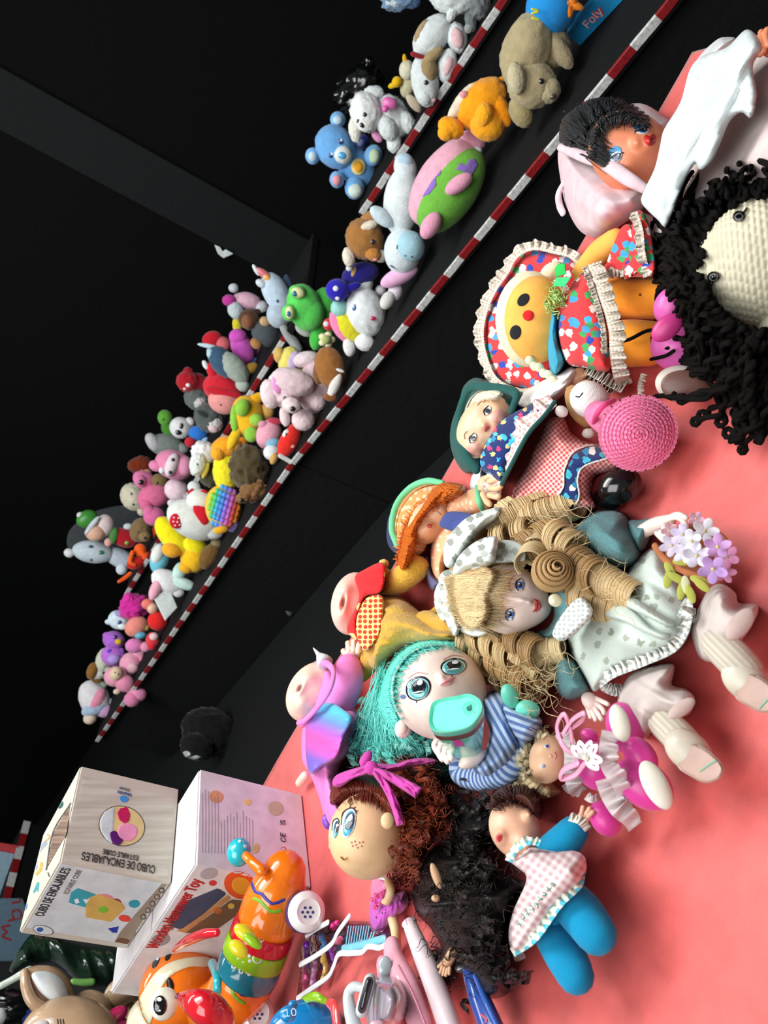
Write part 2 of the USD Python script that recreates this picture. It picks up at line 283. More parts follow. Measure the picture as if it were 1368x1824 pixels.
def depth_on(targets, P):
    """Distance along each pixel ray to the nearest surface of the parts; missing pixels take the nearest found one's."""
    P = np.asarray(P, float); best = np.full(len(P), np.inf)
    for t in targets:
        m = t.mesh if isinstance(t, H) else t
        q = proj(m.vertices); F = np.asarray(m.faces); lo, hi = P.min(0) - 2, P.max(0) + 2
        tri = q[F]; mn, mx = tri[:, :, :2].min(1), tri[:, :, :2].max(1); keep = (mx >= lo).all(1) & (mn <= hi).all(1); tri = tri[keep]
        if not len(tri): continue
        a, b, c = tri[:, 0], tri[:, 1], tri[:, 2]; den = (b[:, 1] - c[:, 1]) * (a[:, 0] - c[:, 0]) + (c[:, 0] - b[:, 0]) * (a[:, 1] - c[:, 1]); den = np.where(np.abs(den) < 1e-9, 1e-9, den)
        for s in range(0, len(P), 200):
            p = P[s:s + 200]; dx, dy = p[:, 0][:, None] - c[:, 0], p[:, 1][:, None] - c[:, 1]
            l0 = ((b[:, 1] - c[:, 1]) * dx + (c[:, 0] - b[:, 0]) * dy) / den; l1 = ((c[:, 1] - a[:, 1]) * dx + (a[:, 0] - c[:, 0]) * dy) / den; l2 = 1 - l0 - l1
            z = 1 / np.maximum(l0 / a[:, 2] + l1 / b[:, 2] + l2 / c[:, 2], 1e-9); z[(l0 < -1e-6) | (l1 < -1e-6) | (l2 < -1e-6)] = np.inf
            best[s:s + 200] = np.minimum(best[s:s + 200], z.min(1))
    ok = np.isfinite(best)
    if not ok.any(): print('decal misses', G.path, P.mean(0)); best[:] = 1.0; return best, ok
    if not ok.all(): best[~ok] = best[ok][cKDTree(P[ok]).query(P[~ok])[1]]
    return best / (rays(P) @ FW), ok
def D(name, targets, poly, mat, off=.0006, dome=0., thick=.0012, g=None, parent=None, label=None, uvang=0., smooth=False, clip=True):
    """A flat print or thin piece that follows the surface of the parts under it."""
    if not isinstance(targets, (list, tuple)): targets = [targets]
    poly = cat(poly, 5, True) if smooth else np.asarray(poly, float)
    g = g or max(.8, math.sqrt(sg.Polygon(poly).buffer(0).area / 90)); P, T, nb = grid2d(poly, g); z, ok = depth_on(targets, P)
    if clip and not ok.all():
        T = T[ok[T].all(1)]
        if not len(T): return None
    d = rays(P); mp = z.mean() * (d @ FW).mean() / FP
    lift = np.full(len(P), off)
    if dome:
        dd = cKDTree(cat(P[:nb], 3, True)).query(P)[0]; t = np.clip(dd / max(dd.max(), 1e-6), 0, 1); lift = lift + dome * (1 - (1 - t) ** 2)
    top = CAM + d * (z - lift)[:, None]; bot = CAM + d * (z + thick * .5)[:, None]; n = len(P)
    ed = np.sort(np.vstack([T[:, [0, 1]], T[:, [1, 2]], T[:, [2, 0]]]), 1); key, cnt = np.unique(ed, axis=0, return_counts=True); rim = {tuple(e) for e in key[cnt == 1]}
    W = [(a, b) for t in T for a, b in ((t[0], t[1]), (t[1], t[2]), (t[2], t[0])) if (min(a, b), max(a, b)) in rim]; W = np.array(W)
    F = np.vstack([T[:, ::-1], T + n, np.stack([W[:, 0], W[:, 1], W[:, 1] + n], 1), np.stack([W[:, 0], W[:, 1] + n, W[:, 0] + n], 1)])
    A = math.radians(uvang); uv = (P - P.mean(0)) @ np.array([[math.cos(A), -math.sin(A)], [math.sin(A), math.cos(A)]]) * mp
    if parent is None and targets[0].path.startswith(G.path + '/') and targets[0].path.count('/') == 3: parent = targets[0]
    return part(name, trimesh.Trimesh(np.vstack([top, bot]), F, process=False), mat, label, parent, np.vstack([uv, uv]))
def stroke(pts, w, n=6):
    """Pixel outline of a pen stroke."""
    c = cat(pts, n); t = np.gradient(c, axis=0); t /= np.maximum(np.linalg.norm(t, axis=1, keepdims=True), 1e-9); nn = np.stack([-t[:, 1], t[:, 0]], 1)
    w = np.asarray(w, float) if np.ndim(w) else np.full(len(c), float(w)); w = np.interp(np.linspace(0, 1, len(c)), np.linspace(0, 1, len(w)), w)[:, None] / 2
    return np.vstack([c + nn * w, (c - nn * w)[::-1]])
def RUF(name, path, wid, mat, h=.01, amp=.004, waves=20, n=10, parent=None, label=None, on=None, side=1, closed=False, off=.002, scallop=0.):
    """Gathered strip (lace, frill): along a pixel path, wid pixels wide on its left (side=1), waving in height."""
    c = cat(path, n, closed); hs = None
    if c.shape[1] > 2: hs, c = c[:, 2], c[:, :2]
    if closed: c = np.vstack([c, c[:1]]); hs = None if hs is None else np.append(hs, hs[0])
    t = np.gradient(c, axis=0); t /= np.maximum(np.linalg.norm(t, axis=1, keepdims=True), 1e-9); nn = np.stack([t[:, 1], -t[:, 0]], 1) * side
    s = np.concatenate([[0], np.cumsum(np.linalg.norm(np.diff(c, axis=0), axis=1))]); N = max(30, int(waves * 8)); u = np.linspace(0, s[-1], N)
    c = np.stack([np.interp(u, s, c[:, k]) for k in (0, 1)], 1); nn = np.stack([np.interp(u, s, nn[:, k]) for k in (0, 1)], 1); hs = np.full(N, h) if hs is None else np.interp(u, s, hs)
    ph = u / s[-1] * waves * 2 * np.pi + .8 * np.sin(u / s[-1] * waves * 1.7); rows, uvs = [], []; am = .45 + 1.1 * meshkit.noise(np.stack([u / s[-1] * waves * .9, u * 0 + path[0][0], u * 0], 1)); ph = ph + 2.2 * meshkit.noise(np.stack([u / s[-1] * waves * .7, u * 0 + 3, u * 0], 1), 4); amp = amp * am
    mp = mpp(S([c.mean(0)])[0]); K = 4
    for k in range(K + 1):
        f = k / K; wv = wid * f * (1 + scallop * np.abs(np.sin(ph / 2))) * (.8 + .25 * am)
        p = c + nn * wv[:, None] + np.stack([np.cos(ph * .5), np.sin(ph * .5)], 1) * .12 * wid * f
        hh = hs + amp * f * np.sin(ph) + amp * .5
        if on is not None:
            z, ok = depth_on(on, p); q = CAM + rays(p) * (z - off - amp * (f * (np.sin(ph) + 1)) / 1.)[:, None]
        else: q = S(p, np.maximum(hh, .0008) if G.mode is None else hh)
        rows.append(q); uvs.append(np.stack([u * mp, np.full(N, f * wid * mp)], 1))
    V = np.concatenate(rows); uv = np.concatenate(uvs); F = []
    i = np.arange(N - 1)
    for k in range(K): a = k * N + i; F += [np.stack([a, a + 1, a + N + 1], 1), np.stack([a, a + N + 1, a + N], 1)]
    F = np.vstack(F); m = trimesh.Trimesh(V, F, process=False); nv = m.vertex_normals; n_ = len(V)
    rim = np.concatenate([np.stack([i, i + 1], 1), np.stack([K * N + i + 1, K * N + i], 1)])
    F2 = np.vstack([F, F[:, ::-1] + n_, np.stack([rim[:, 1], rim[:, 0], rim[:, 0] + n_], 1), np.stack([rim[:, 1], rim[:, 0] + n_, rim[:, 1] + n_], 1)])
    return part(name, trimesh.Trimesh(np.vstack([V, V - nv * .0007]), F2, process=False), mat, label, parent, np.vstack([uv, uv]))
def box_mesh(p0, ux, uy, uz):
    v = np.array([[i, j, k] for i in (0, 1) for j in (0, 1) for k in (0, 1)], float); V = np.asarray(p0) + v[:, :1] * ux + v[:, 1:2] * uy + v[:, 2:] * uz
    return trimesh.convex.convex_hull(V)
def rbox(p0, ux, uy, uz, r=.006, seg=1):
    """Box with rounded edges: the hull of small spheres at its corners."""
    ux, uy, uz = (np.asarray(a, float) for a in (ux, uy, uz)); d = [a / np.linalg.norm(a) for a in (ux, uy, uz)]; pts = []
    for i in (0, 1):
        for j in (0, 1):
            for k in (0, 1):
                c = np.asarray(p0) + ux * i + uy * j + uz * k + r * (d[0] * (1 - 2 * i) + d[1] * (1 - 2 * j) + d[2] * (1 - 2 * k)); pts.append(c + ico(seg).vertices * r)
    return trimesh.convex.convex_hull(np.vstack(pts))
def lathe(c, axis, prof, sides=28):
    """Profile rows (distance along the axis, radius) turned about an axis through c."""
    axis = np.asarray(axis, float) / np.linalg.norm(axis); a = np.cross(axis, [.3, .5, .81]); a /= np.linalg.norm(a); b = np.cross(axis, a); th = np.linspace(0, 2 * np.pi, sides, endpoint=False); n = len(prof)
    V = np.array([np.asarray(c) + axis * s + r * (math.cos(t) * a + math.sin(t) * b) for s, r in prof for t in th])
    i = np.arange(n - 1)[:, None] * sides; j = np.arange(sides)[None]; k = (j + 1) % sides
    F = np.concatenate([np.stack([i + j, i + k, i + sides + k], -1).reshape(-1, 3), np.stack([i + j, i + sides + k, i + sides + j], -1).reshape(-1, 3)])
    V = np.vstack([V, np.asarray(c) + axis * prof[0][0], np.asarray(c) + axis * prof[-1][0]]); jj = np.arange(sides); kk = (jj + 1) % sides; e = (n - 1) * sides
    F = np.concatenate([F, np.stack([np.full(sides, len(V) - 2), kk, jj], -1), np.stack([np.full(sides, len(V) - 1), e + jj, e + kk], -1)])
    return trimesh.Trimesh(V, F, process=False)
def solid(name, mesh, mat, label, cat_, kind=None, smooth=False, group=None, uv=None):
    """A thing that is one mesh."""
    path = '/World/' + uniq('', name); g = usdkit.mesh(stage, path, mesh, mat, smooth=smooth, uv=uv); data(g.GetPrim(), label=label, category=cat_, kind=kind, group=group); return H(path, mesh)
def ringlet(p0, p1, R, turns, strands, wid, tube=.0009, rnd=0.):
    """Sausage curl: strands side by side coil along the axis p0 -> p1; R radius at both ends."""
    p0, p1 = np.asarray(p0, float), np.asarray(p1, float); ax = p1 - p0; ln = np.linalg.norm(ax); ax /= ln; a = np.cross(ax, [.2, .3, .93]); a /= np.linalg.norm(a); b = np.cross(ax, a); out = []
    n = int(turns * 13) + 4; t = np.linspace(0, 1, n); ph0 = rng.random() * 6.28
    R0, R1 = R if np.ndim(R) else (R, R); r = R0 + (R1 - R0) * t
    for k in range(strands):
        f = (k / max(strands - 1, 1) - .5); rr = r * (1 - .12 * abs(f) + rnd * (rng.random() - .5)); ph = ph0 + t * turns * 2 * np.pi + rnd * (rng.random() - .5)
        out.append(p0 + ax * (t * ln + f * wid)[:, None] + (rr * np.cos(ph))[:, None] * a + (rr * np.sin(ph))[:, None] * b)
    return out
# ================================================================ the setting: a dark hall, black covered stepped benches
BLK = M((9, 10, 11), 'black'); BLK2 = M((10, 11, 12), 'black'); FLOORM = M((17, 18, 19), 'black', roughness=.6)
def quad(*p): return trimesh.Trimesh(np.array(p, float), [[0, 1, 2], [0, 2, 3]], process=False)
def slab(p0, ux, uy, uz): return box_mesh(np.array(p0, float), np.array(ux, float), np.array(uy, float), np.array(uz, float))
solid('floor', slab((-9, -3, -.1), (18, 0, 0), (0, 18, 0), (0, 0, .1)), FLOORM, 'dark floor of the hall', 'floor', 'structure')
BL, BU = .50, .69
LA, LB, LC = on_z(170, 1320, BL), on_z(516, 826, BL), on_z(1190, 0, BL); LD = LC + (LC - LB) * .35
UA, UB = on_z(222, 1058, BU), on_z(505, 597, BU); UC, UD = on_z(640, 378, BU), on_z(890, 0, BU); UE = UD + (UD - UC) * .6
def bench(name, A, B, top, depth, label):
    A, B = np.array(A), np.array(B); t = B - A; t[2] = 0; ln = np.linalg.norm(t); t /= ln; n = np.array([-t[1], t[0], 0]); n = n if n[1] > 0 else -n
    thing(name, label, 'bench', (*((A + B) / 2)[:2], 0))
    part('seat', rbox((A[0], A[1], top - .035), t * ln, n * depth, (0, 0, .035), .006), BLK2, smooth=30)
    part('front_panel', rbox(np.array([A[0], A[1], 0]) + n * .02, t * ln, n * .02, (0, 0, top - .035), .004), BLK, smooth=30)
    for e in (A, B): part('end_panel', rbox(np.array([e[0], e[1], 0]) + n * .04 + (t * .004 if e is A else -t * .024), t * .02, n * (depth - .06), (0, 0, top - .035), .004), BLK, smooth=30)
    return t, n
tl, nl = bench('black_bench', LA, LB, BL, .40, 'low black bench at left, with rainbow disc toy and yellow duck on it')
bench('black_bench', LB, LD, BL, .40, 'low black bench at right, with green frog and green shelled turtle plush on it')
bench('black_bench', UA, UB + (UC - UB) * .3, BU, .62, 'raised back bench at left, with white cat cushion and red capped gnome plush on it')
bench('black_bench', UC - (UC - UB) * .02, UE, BU, .62, 'raised back bench at right, with the pale blue teddy bear on it')
def tape(A, B, label, wid=.021, per=.16):
    A, B = np.array(A), np.array(B); t = B - A; ln = np.linalg.norm(t); t /= ln; n = np.array([-t[1], t[0], 0]); n = n if n[1] > 0 else -n
    rows, uv, N = [], [], 60                    # folded over the front edge: top, corner, front
    for a_, z_ in ((.006, .0018), (-.002, .0018), (-.0025, -.001), (-.0025, -wid)):
        for i in range(N + 1): rows.append(A + t * ln * i / N + n * a_ + np.array([0, 0, z_ + .0006 * math.sin(i * 1.7)])); uv.append((ln * i / N, a_ - z_))
    F = []
    for k in range(3):
        a = k * (N + 1) + np.arange(N); F += [np.stack([a, a + 1, a + N + 2], 1), np.stack([a, a + N + 2, a + N + 1], 1)]
    F = np.vstack(F); V = np.array(rows); n_ = len(V); off = np.repeat([[0, 0, -.0008], [0, 0, -.0008], [0, .0008, 0], [0, .0008, 0]], N + 1, 0)
    m = trimesh.Trimesh(np.vstack([V, V + off]), np.vstack([F, F[:, ::-1] + n_]), process=False)
    solid('hazard_tape', m, M((205, 206, 204), 'paper', ('tape', (140, 22, 28), per)), label, 'tape', smooth=True, uv=np.vstack([uv, uv]))
tape(LA, LB, 'red and white hazard tape along the low left bench edge, under the yellow duck')
tape(LB + (LC - LB) * .004, LD, 'red and white hazard tape along the low right bench edge, below turtle and frog')
tape(UA, UB, 'red and white hazard tape on the raised left bench edge, beside white cat cushion')
tape(UC, UE, 'red and white hazard tape on the raised right bench edge, below the blue bear', per=.13)
# back wall, a darker side wall and the faint pillar behind the benches
def along(A, B, dx, z0, z1, th=.12):
    A, B = np.array([*A, z0], float), np.array([*B, z0], float); t = B - A; n = np.array([-t[1], t[0], 0]); n *= th / np.linalg.norm(n); return slab(A, t, n, (0, 0, z1 - z0))
d0 = nl * 1.5
solid('wall_back', along((LA + d0 - tl * 8)[:2], (LB + d0 + tl * 8)[:2], 0, 0, 3.6), M((4, 4, 5), 'black', specular_ior_level=.1), 'black draped back wall of the hall', 'wall', 'structure')
pw = LA + d0 - nl * .02; pa, pb = on_plane([(378, 432), (570, 440)], pw, nl); pa[2] = pb[2] = 0
solid('trim_1', slab(pa, pb - pa, nl * .02, (0, 0, 3.6)), M((10, 12, 14), 'black'), 'slate grey wall pillar above the unicorn plush', 'pillar', 'structure')
# ================================================================ tables
TP = [on_z(x, y, TZ) for x, y in ((455, 1432), (820, 838), (1050, 432), (1230, 110))]
e0, e1 = TP[0], TP[3]; te = (e1 - e0) / np.linalg.norm(e1 - e0); tn = np.array([te[1], -te[0], 0])     # tn points to the viewer
CLOTH = M((218, 92, 88), 'cloth', roughness=.5, specular_ior_level=.6, sheen_weight=.35)
def table_sheet(A, B, depth, drop, mat, name, label, far=None):
    """Cloth over a table: a gently creased top and hanging sides."""
    t = B - A; ln = np.linalg.norm(t); t = t / ln; n = np.array([t[1], -t[0], 0]); n = n if n[1] < 0 else -n
    nx, ny = 90, 60; us = np.linspace(-drop, ln + drop, nx); vs = np.linspace(-drop, depth + drop, ny); V = []
    us = np.unique(np.concatenate([us, [0, ln, -.012, ln + .012]])); vs = np.unique(np.concatenate([vs, [0, depth, -.012, depth + .012]])); nx, ny = len(us), len(vs)
    uu, vv = np.meshgrid(us, vs, indexing='ij'); cu, cv = np.clip(uu, 0, ln), np.clip(vv, 0, depth); ou, ov = uu - cu, vv - cv; fall = np.maximum(np.abs(ou), np.abs(ov))
    q = np.stack([uu * 9, vv * 9, 0 * uu], -1); z = .0035 * (meshkit.fbm(q, 3, 2) - .7)
    z = np.minimum(z, 0)
    x = cu + np.sign(ou) * np.minimum(np.abs(ou), .012) * (1 + .3 * np.sin(vv * 11)); y = cv + np.sign(ov) * np.minimum(np.abs(ov), .012) * (1 + .35 * np.sin(uu * 9))
    P = A + x[..., None] * t + y[..., None] * n; P[..., 2] = TZ + z - np.maximum(fall - .012, 0); V = P.reshape(-1, 3)
    i = (np.arange(nx - 1)[:, None] * ny + np.arange(ny - 1)[None]).ravel(); F = np.vstack([np.stack([i, i + ny, i + ny + 1], 1), np.stack([i, i + ny + 1, i + 1], 1)])
    m = trimesh.Trimesh(V, F, process=False); 
    if m.face_normals[:, 2].sum() < 0: F = F[:, ::-1]; m = trimesh.Trimesh(V, F, process=False)
    nv = m.vertex_normals; m = trimesh.Trimesh(np.vstack([V, V - nv * .0015]), np.vstack([F, F[:, ::-1] + len(V)]), process=False)
    return solid(name, m, mat, label, 'tablecloth', smooth=True), t, n
def table(name, label, A, t, n, ln, depth):
    thing(name, label, 'table', (*(A + t * ln / 2 + n * depth / 2)[:2], 0)); W = M((60, 58, 56), 'plastic')
    part('tabletop', rbox(A + t * .015 + n * .015 - np.array([0, 0, .034]), t * (ln - .03), n * (depth - .03), (0, 0, .026), .006), W, smooth=30)
    for a in (.05, ln - .09):
        for b in (.05, depth - .09): part('leg', rbox((*(A + t * a + n * b)[:2], 0), t * .035, n * .035, (0, 0, TZ - .035), .004), W, smooth=30)
A = e0 + te * -.02; B = e1 + te * .005
TABLE, t_, n_ = table_sheet(A, B, 1.15, .5, CLOTH, 'red_tablecloth', 'coral red cloth spread over the doll table, creased'); table('folding_table', 'folding table hidden under the coral red cloth', A, t_, n_, np.linalg.norm(B - A), 1.15)
A2 = A - te * .95 - tn * -.0 ; B2 = A - te * .05
DARK, t2, n2 = table_sheet(A2, B2, 1.0, .5, M((17, 20, 22), 'black'), 'black_tablecloth', 'black cloth on the side table, under the beige fawn toy and boxes'); table('folding_table', 'side table hidden under the black cloth', A2, t2, n2, np.linalg.norm(B2 - A2), 1.0)
# ================================================================ soft toys on the benches. Rows: (part, x, y, half length, half width, angle, colour[, forward in px][, kind])
WH = (214, 222, 222); CRM = (214, 208, 182); BLKC = (22, 20, 22)
def seat_point(base, z, back=0.):
    """Where a toy sits: its base on the seat, kept between the front edge and what is behind."""
    b = np.array(on_z(*base, z)); v = b - CAM; v[2] = 0; v /= np.linalg.norm(v)
    A, B = (LA, LB) if z == BL else (UA, UB)
    if b[0] > (LB if z == BL else UC)[0] - .02: A, B = (LB, LD) if z == BL else (UC, UE)
    t = B - A; t[2] = 0; t /= np.linalg.norm(t); n = np.array([-t[1], t[0], 0]); n = n if n[1] > 0 else -n
    d = (b - A) @ n; lim, top = (.16, .27) if z == BL else (.22, .45)
    w = max(d, .03); w = w if w < lim else lim + (top - lim) * (1 - math.exp(-(w - lim) / .35)); w = min(w + back * .6, top + .05)
    return b + v * ((w - d) / (v @ n))
def toy(name, label, cat_, base, z, rows, group=None, fz=.1, back=0.):
    b = seat_point(base, z, back)
    thing(name, label, cat_, b, group or ('soft toys on the low bench' if z == BL else 'soft toys on the raised bench'), plane=True); mp = mpp(S([base])[0]); hs = []
    for r in rows:
        nm, x, y, a, bb, ang, col = r[:7]; f = r[7] if len(r) > 7 else 0; kd = r[8] if len(r) > 8 else 'plush'
        if f == 's':                                     # sits on the surface of what is already there
            zz, ok = depth_on(hs, [(x, y)]); q = CAM + rays([(x, y)])[0] * zz[0]; f = ((q - G.o) @ G.n) / mp; kd = r[8] if len(r) > 8 else 'gloss'; c = .45 * min(a, bb); fzz = 0; sb = 2
        else: c = None; fzz = fz if kd == 'plush' else 0; sb = None
        hs.append(E(nm, x, y, a, bb, M(col, kd), ang, h=f * mp, c=c, fuzz=fzz, sub=sb))
    return hs
def limb(pts, col, kd='plush', name='arm', f=0.):
    mp = mpp(G.o); return L(name, [(x, y, r, f * mp) for x, y, r in pts], M(col, kd))
SB = 'soft toys heaped on the benches'
# ---- raised bench, right
toy('fluffy_plush', 'pale blue and white speckled fluffy plush cut by the top edge of the photo', 'soft toy', (735, 22), BU, [('body', 715, -8, 36, 22, -20, (120, 150, 180)), ('tuft', 700, 4, 14, 8, 10, WH, 8), ('tuft', 735, 6, 14, 8, -10, (70, 100, 140), 8)], fz=.35, back=.15)
toy('lop_eared_plush', 'white and grey long haired plush at top of the raised bench', 'soft toy', (845, 55), BU, [('body', 805, -8, 44, 28, 15, WH), ('flank', 850, 8, 24, 24, 60, (120, 126, 128), 4), ('leg', 806, 20, 9, 17, 25, WH, 12), ('leg', 838, 32, 10, 22, -15, (112, 118, 120), 10), ('paw', 835, 50, 8, 8, 0, (150, 154, 154), 12)], fz=.22)
toy('puppy_plush', 'white puppy plush with brown ear patches and pink foot pads', 'soft toy', (790, 140), BU, [('body', 770, 64, 40, 27, -48, WH), ('back_patch', 750, 56, 20, 8, -62, (168, 146, 112), 6), ('foot', 815, 68, 25, 18, 75, WH, 14), ('foot', 797, 117, 27, 17, 100, WH, 20), ('foot_pad', 815, 68, 17, 11, 75, (224, 186, 190), 25), ('foot_pad', 798, 118, 17, 9, 105, (224, 186, 190), 29),
    ('head', 757, 145, 42, 24, 80, WH, 12), ('face_patch', 764, 124, 20, 15, 80, (150, 130, 92), 23), ('ear', 770, 100, 22, 9, -40, (160, 140, 100), 25), ('ear', 737, 184, 18, 8, 50, (186, 172, 150), 12), ('muzzle', 755, 170, 17, 14, 60, WH, 22), ('eye', 759, 147, 4, 4, 0, BLKC, 's'), ('nose', 771, 178, 5, 4, 0, (222, 176, 178), 's')])
limb([(735, 96, 4), (747, 100, 4), (754, 101, 3)], (150, 40, 48), 'cloth', 'collar', 18)
toy('duckling_plush', 'small cream duckling plush with yellow beak behind the white puppy', 'soft toy', (730, 168), BU, [('body', 727, 155, 14, 18, 20, (204, 196, 160)), ('head', 725, 125, 14, 16, 0, (222, 218, 190), 4), ('beak', 707, 146, 9, 9, 0, (240, 190, 20), 6), ('crest', 721, 106, 4, 9, -10, (240, 190, 30), 4), ('wing', 700, 152, 9, 5, -20, (240, 200, 30), 2)], back=.12)
toy('poodle_plush', 'white poodle plush with a bright pink bow beside the blue bear', 'soft toy', (712, 255), BU, [('body', 697, 208, 40, 30, 50, WH), ('head', 652, 200, 33, 28, 70, (226, 230, 228), 10), ('ear', 666, 165, 18, 11, 0, WH, 4), ('ear', 632, 232, 11, 20, -10, (222, 222, 212), 10), ('muzzle', 650, 220, 17, 13, 30, (232, 234, 232), 26), ('leg', 725, 218, 20, 14, 60, WH, 20), ('foot', 702, 255, 16, 13, 90, WH, 18), ('arm', 690, 228, 22, 16, 60, WH, 24), ('bow', 694, 184, 14, 10, 20, (226, 110, 180), 30, 'satin'), ('bow_knot', 686, 194, 6, 6, 0, (214, 90, 165), 36, 'satin'), ('ribbon', 671, 243, 12, 7, 50, (230, 150, 195), 12, 'satin'),
    ('eye', 650, 204, 4, 4, 0, BLKC, 's'), ('eye', 638, 216, 3.5, 3.5, 0, BLKC, 's'), ('nose', 645, 223, 5, 4, 40, BLKC, 's')], fz=.18)
toy('teddy_bear', 'pale blue teddy bear with a white muzzle and orange belly badge', 'teddy bear', (640, 350), BU, [('body', 634, 297, 40, 29, 45, (104, 164, 220)), ('head', 597, 262, 38, 34, 50, (108, 168, 224), 10), ('ear', 602, 213, 14, 13, 0, (120, 178, 228), 4), ('ear', 557, 278, 13, 14, 0, (120, 178, 228), 4), ('inner_ear', 602, 214, 9, 8, 0, (190, 212, 226), 12), ('inner_ear', 557, 279, 8, 9, 0, (190, 212, 226), 12), ('arm', 665, 277, 16, 18, 30, (120, 176, 226), 22), ('arm', 600, 320, 13, 14, 0, (120, 176, 226), 22), ('leg', 632, 335, 18, 19, 0, (110, 170, 224), 22), ('paw_pad', 600, 321, 8, 9, 0, (226, 150, 160), 32), ('paw_pad', 667, 278, 10, 12, 0, (190, 212, 180), 34), ('foot_pad', 633, 340, 13, 12, 0, (206, 222, 214), 34),
    ('muzzle', 611, 276, 16, 15, 0, (216, 222, 220), 38), ('belly_badge', 638, 297, 13, 14, 0, (236, 214, 150), 's', 'cloth'), ('badge_centre', 638, 297, 8, 9, 0, (232, 164, 40), 's', 'cloth'), ('nose', 609, 277, 7, 6, 0, (80, 170, 220), 's'), ('eye', 606, 253, 5, 4, 40, (30, 60, 130), 's'), ('eye', 589, 277, 5, 4, 40, (30, 60, 130), 's'), ('glint', 608, 250, 2, 2, 0, (245, 250, 250), 's'), ('glint', 591, 274, 2, 2, 0, (245, 250, 250), 's')], fz=.05)
toy('bird_plush', 'small dark blue plush squeezed between poodle and pale blue bear', 'soft toy', (655, 262), BU, [('body', 645, 252, 13, 12, 0, (44, 62, 150)), ('patch', 643, 254, 7, 6, 0, (150, 170, 210), 8)], back=.02)
thing('plastic_bag', 'crumpled shiny black plastic bag behind the white poodle', 'bag', seat_point((690, 222), BU, .3), plane=True)
E('film', 640, 158, 44, 32, M((10, 11, 12), 'plastic', roughness=.2), -30, fuzz=.5, h=.02)
E('tied_neck', 655, 122, 12, 18, M((10, 11, 12), 'plastic', roughness=.2), 10, fuzz=.5, h=.0)
# ---- low bench, right
toy('ball_toy', 'bright blue round toy with orange star and yellow lettering at the top edge', 'toy', (1000, 72), BL, [('ball', 983, 12, 46, 46, 0, (34, 140, 214), 0, 'cloth'), ('stud', 1018, 4, 10, 10, 0, (236, 130, 40), 30, 'cloth')])
b_ = E('star_hand', 1014, 6, 22, 17, M((240, 136, 40), 'cloth'), 20, h=.045, c=8, fn=lambda v: v * (1 + .28 * np.cos(5 * np.arctan2(v[:, 1], v[:, 0])))[:, None])
for i, (x, y) in enumerate(((953, 16), (953, 24), (954, 32))): L('letter', [(x - 5, y, 2, .07), (x + 5, y + (1, -1, 1)[i] * 3, 2, .07)], M((220, 226, 70), 'cloth'))
P0, P1 = on_z(1033, 82, BL + .002), on_z(1116, -6, BL + .002)
thing('toy_box', 'flat bright blue cardboard toy box with white and red lettering', 'box', P0, plane=True)
u_ = P1 - P0; v_ = np.array([-u_[1], u_[0], 0]); v_ = v_ / np.linalg.norm(v_); v_ = v_ if v_[1] > 0 else -v_
bx = part('carton', rbox(P0, u_ * 1.3, v_ * .05, (0, 0, .052), .002), M((26, 140, 196), 'paper'), smooth=30)
def text_on(txt, o, ux, uy, height, mat, name='lettering', depth=.0006, bold=False, parent=None, width=None):
    """Flat print: baseline start o, reading direction ux, up direction uy (world)."""
    m = meshkit.text_mesh(txt, height, depth, bold); v = np.asarray(m.vertices); k = 1. if width is None else width / max(v[:, 0].max(), 1e-6)
    ux, uy = (np.asarray(a, float) / np.linalg.norm(a) for a in (ux, uy)); nz = np.cross(ux, uy)
    return part(name, trimesh.Trimesh(o + v[:, :1] * k * ux + v[:, 1:2] * uy + (v[:, 2:] - depth * .2) * nz, m.faces, process=False), mat, parent=parent, smooth=False)
text_on('Foly', P0 + u_ * .28 + np.array([0, 0, .017]) - v_ * .0005, u_, (0, 0, 1), .024, M((206, 60, 70), 'paper'), bold=True)
text_on('Foly', P0 + u_ * .282 + np.array([0, 0, .018]) - v_ * .0009, u_, (0, 0, 1), .0225, M((235, 225, 230), 'paper'), depth=.0004)
toy('dog_plush', 'large tan plush dog slumped forward beside the bright blue ball', 'soft toy', (975, 200), BL, [('body', 938, 92, 62, 44, -72, (170, 156, 120)), ('flank', 975, 82, 44, 36, 30, (162, 148, 112), -6), ('head', 948, 152, 44, 38, 10, (172, 158, 122), 26), ('muzzle', 975, 160, 24, 22, 30, (182, 170, 134), 44), ('ear', 998, 92, 34, 15, 55, (166, 152, 120), 22), ('ear', 920, 140, 26, 16, 80, (190, 180, 148), 50), ('arm', 928, 200, 28, 19, 60, (160, 146, 106), 24), ('eye', 964, 145, 5, 5, 0, BLKC, 's'), ('nose', 985, 172, 6, 5, 0, (60, 52, 46), 's')], fz=.12)
toy('cat_plush', 'bright orange plush seen from behind beside the tan plush dog', 'soft toy', (870, 245), BL, [('body', 858, 185, 50, 36, -40, (246, 160, 24)), ('belly', 822, 182, 36, 12, -55, (226, 212, 190), -4), ('head', 868, 222, 32, 27, 20, (250, 168, 28), 20), ('leg', 803, 228, 24, 17, 30, (248, 164, 24), 10), ('foot', 795, 236, 15, 14, 0, (248, 166, 28), 14), ('arm', 894, 196, 30, 14, 66, (238, 146, 16), 26), ('arm', 862, 205, 20, 16, 100, (250, 170, 32), 34), ('tail', 888, 150, 7, 14, 40, (246, 160, 24), 2), ('ear_patch', 826, 168, 8, 6, 0, (232, 160, 170), 8)])
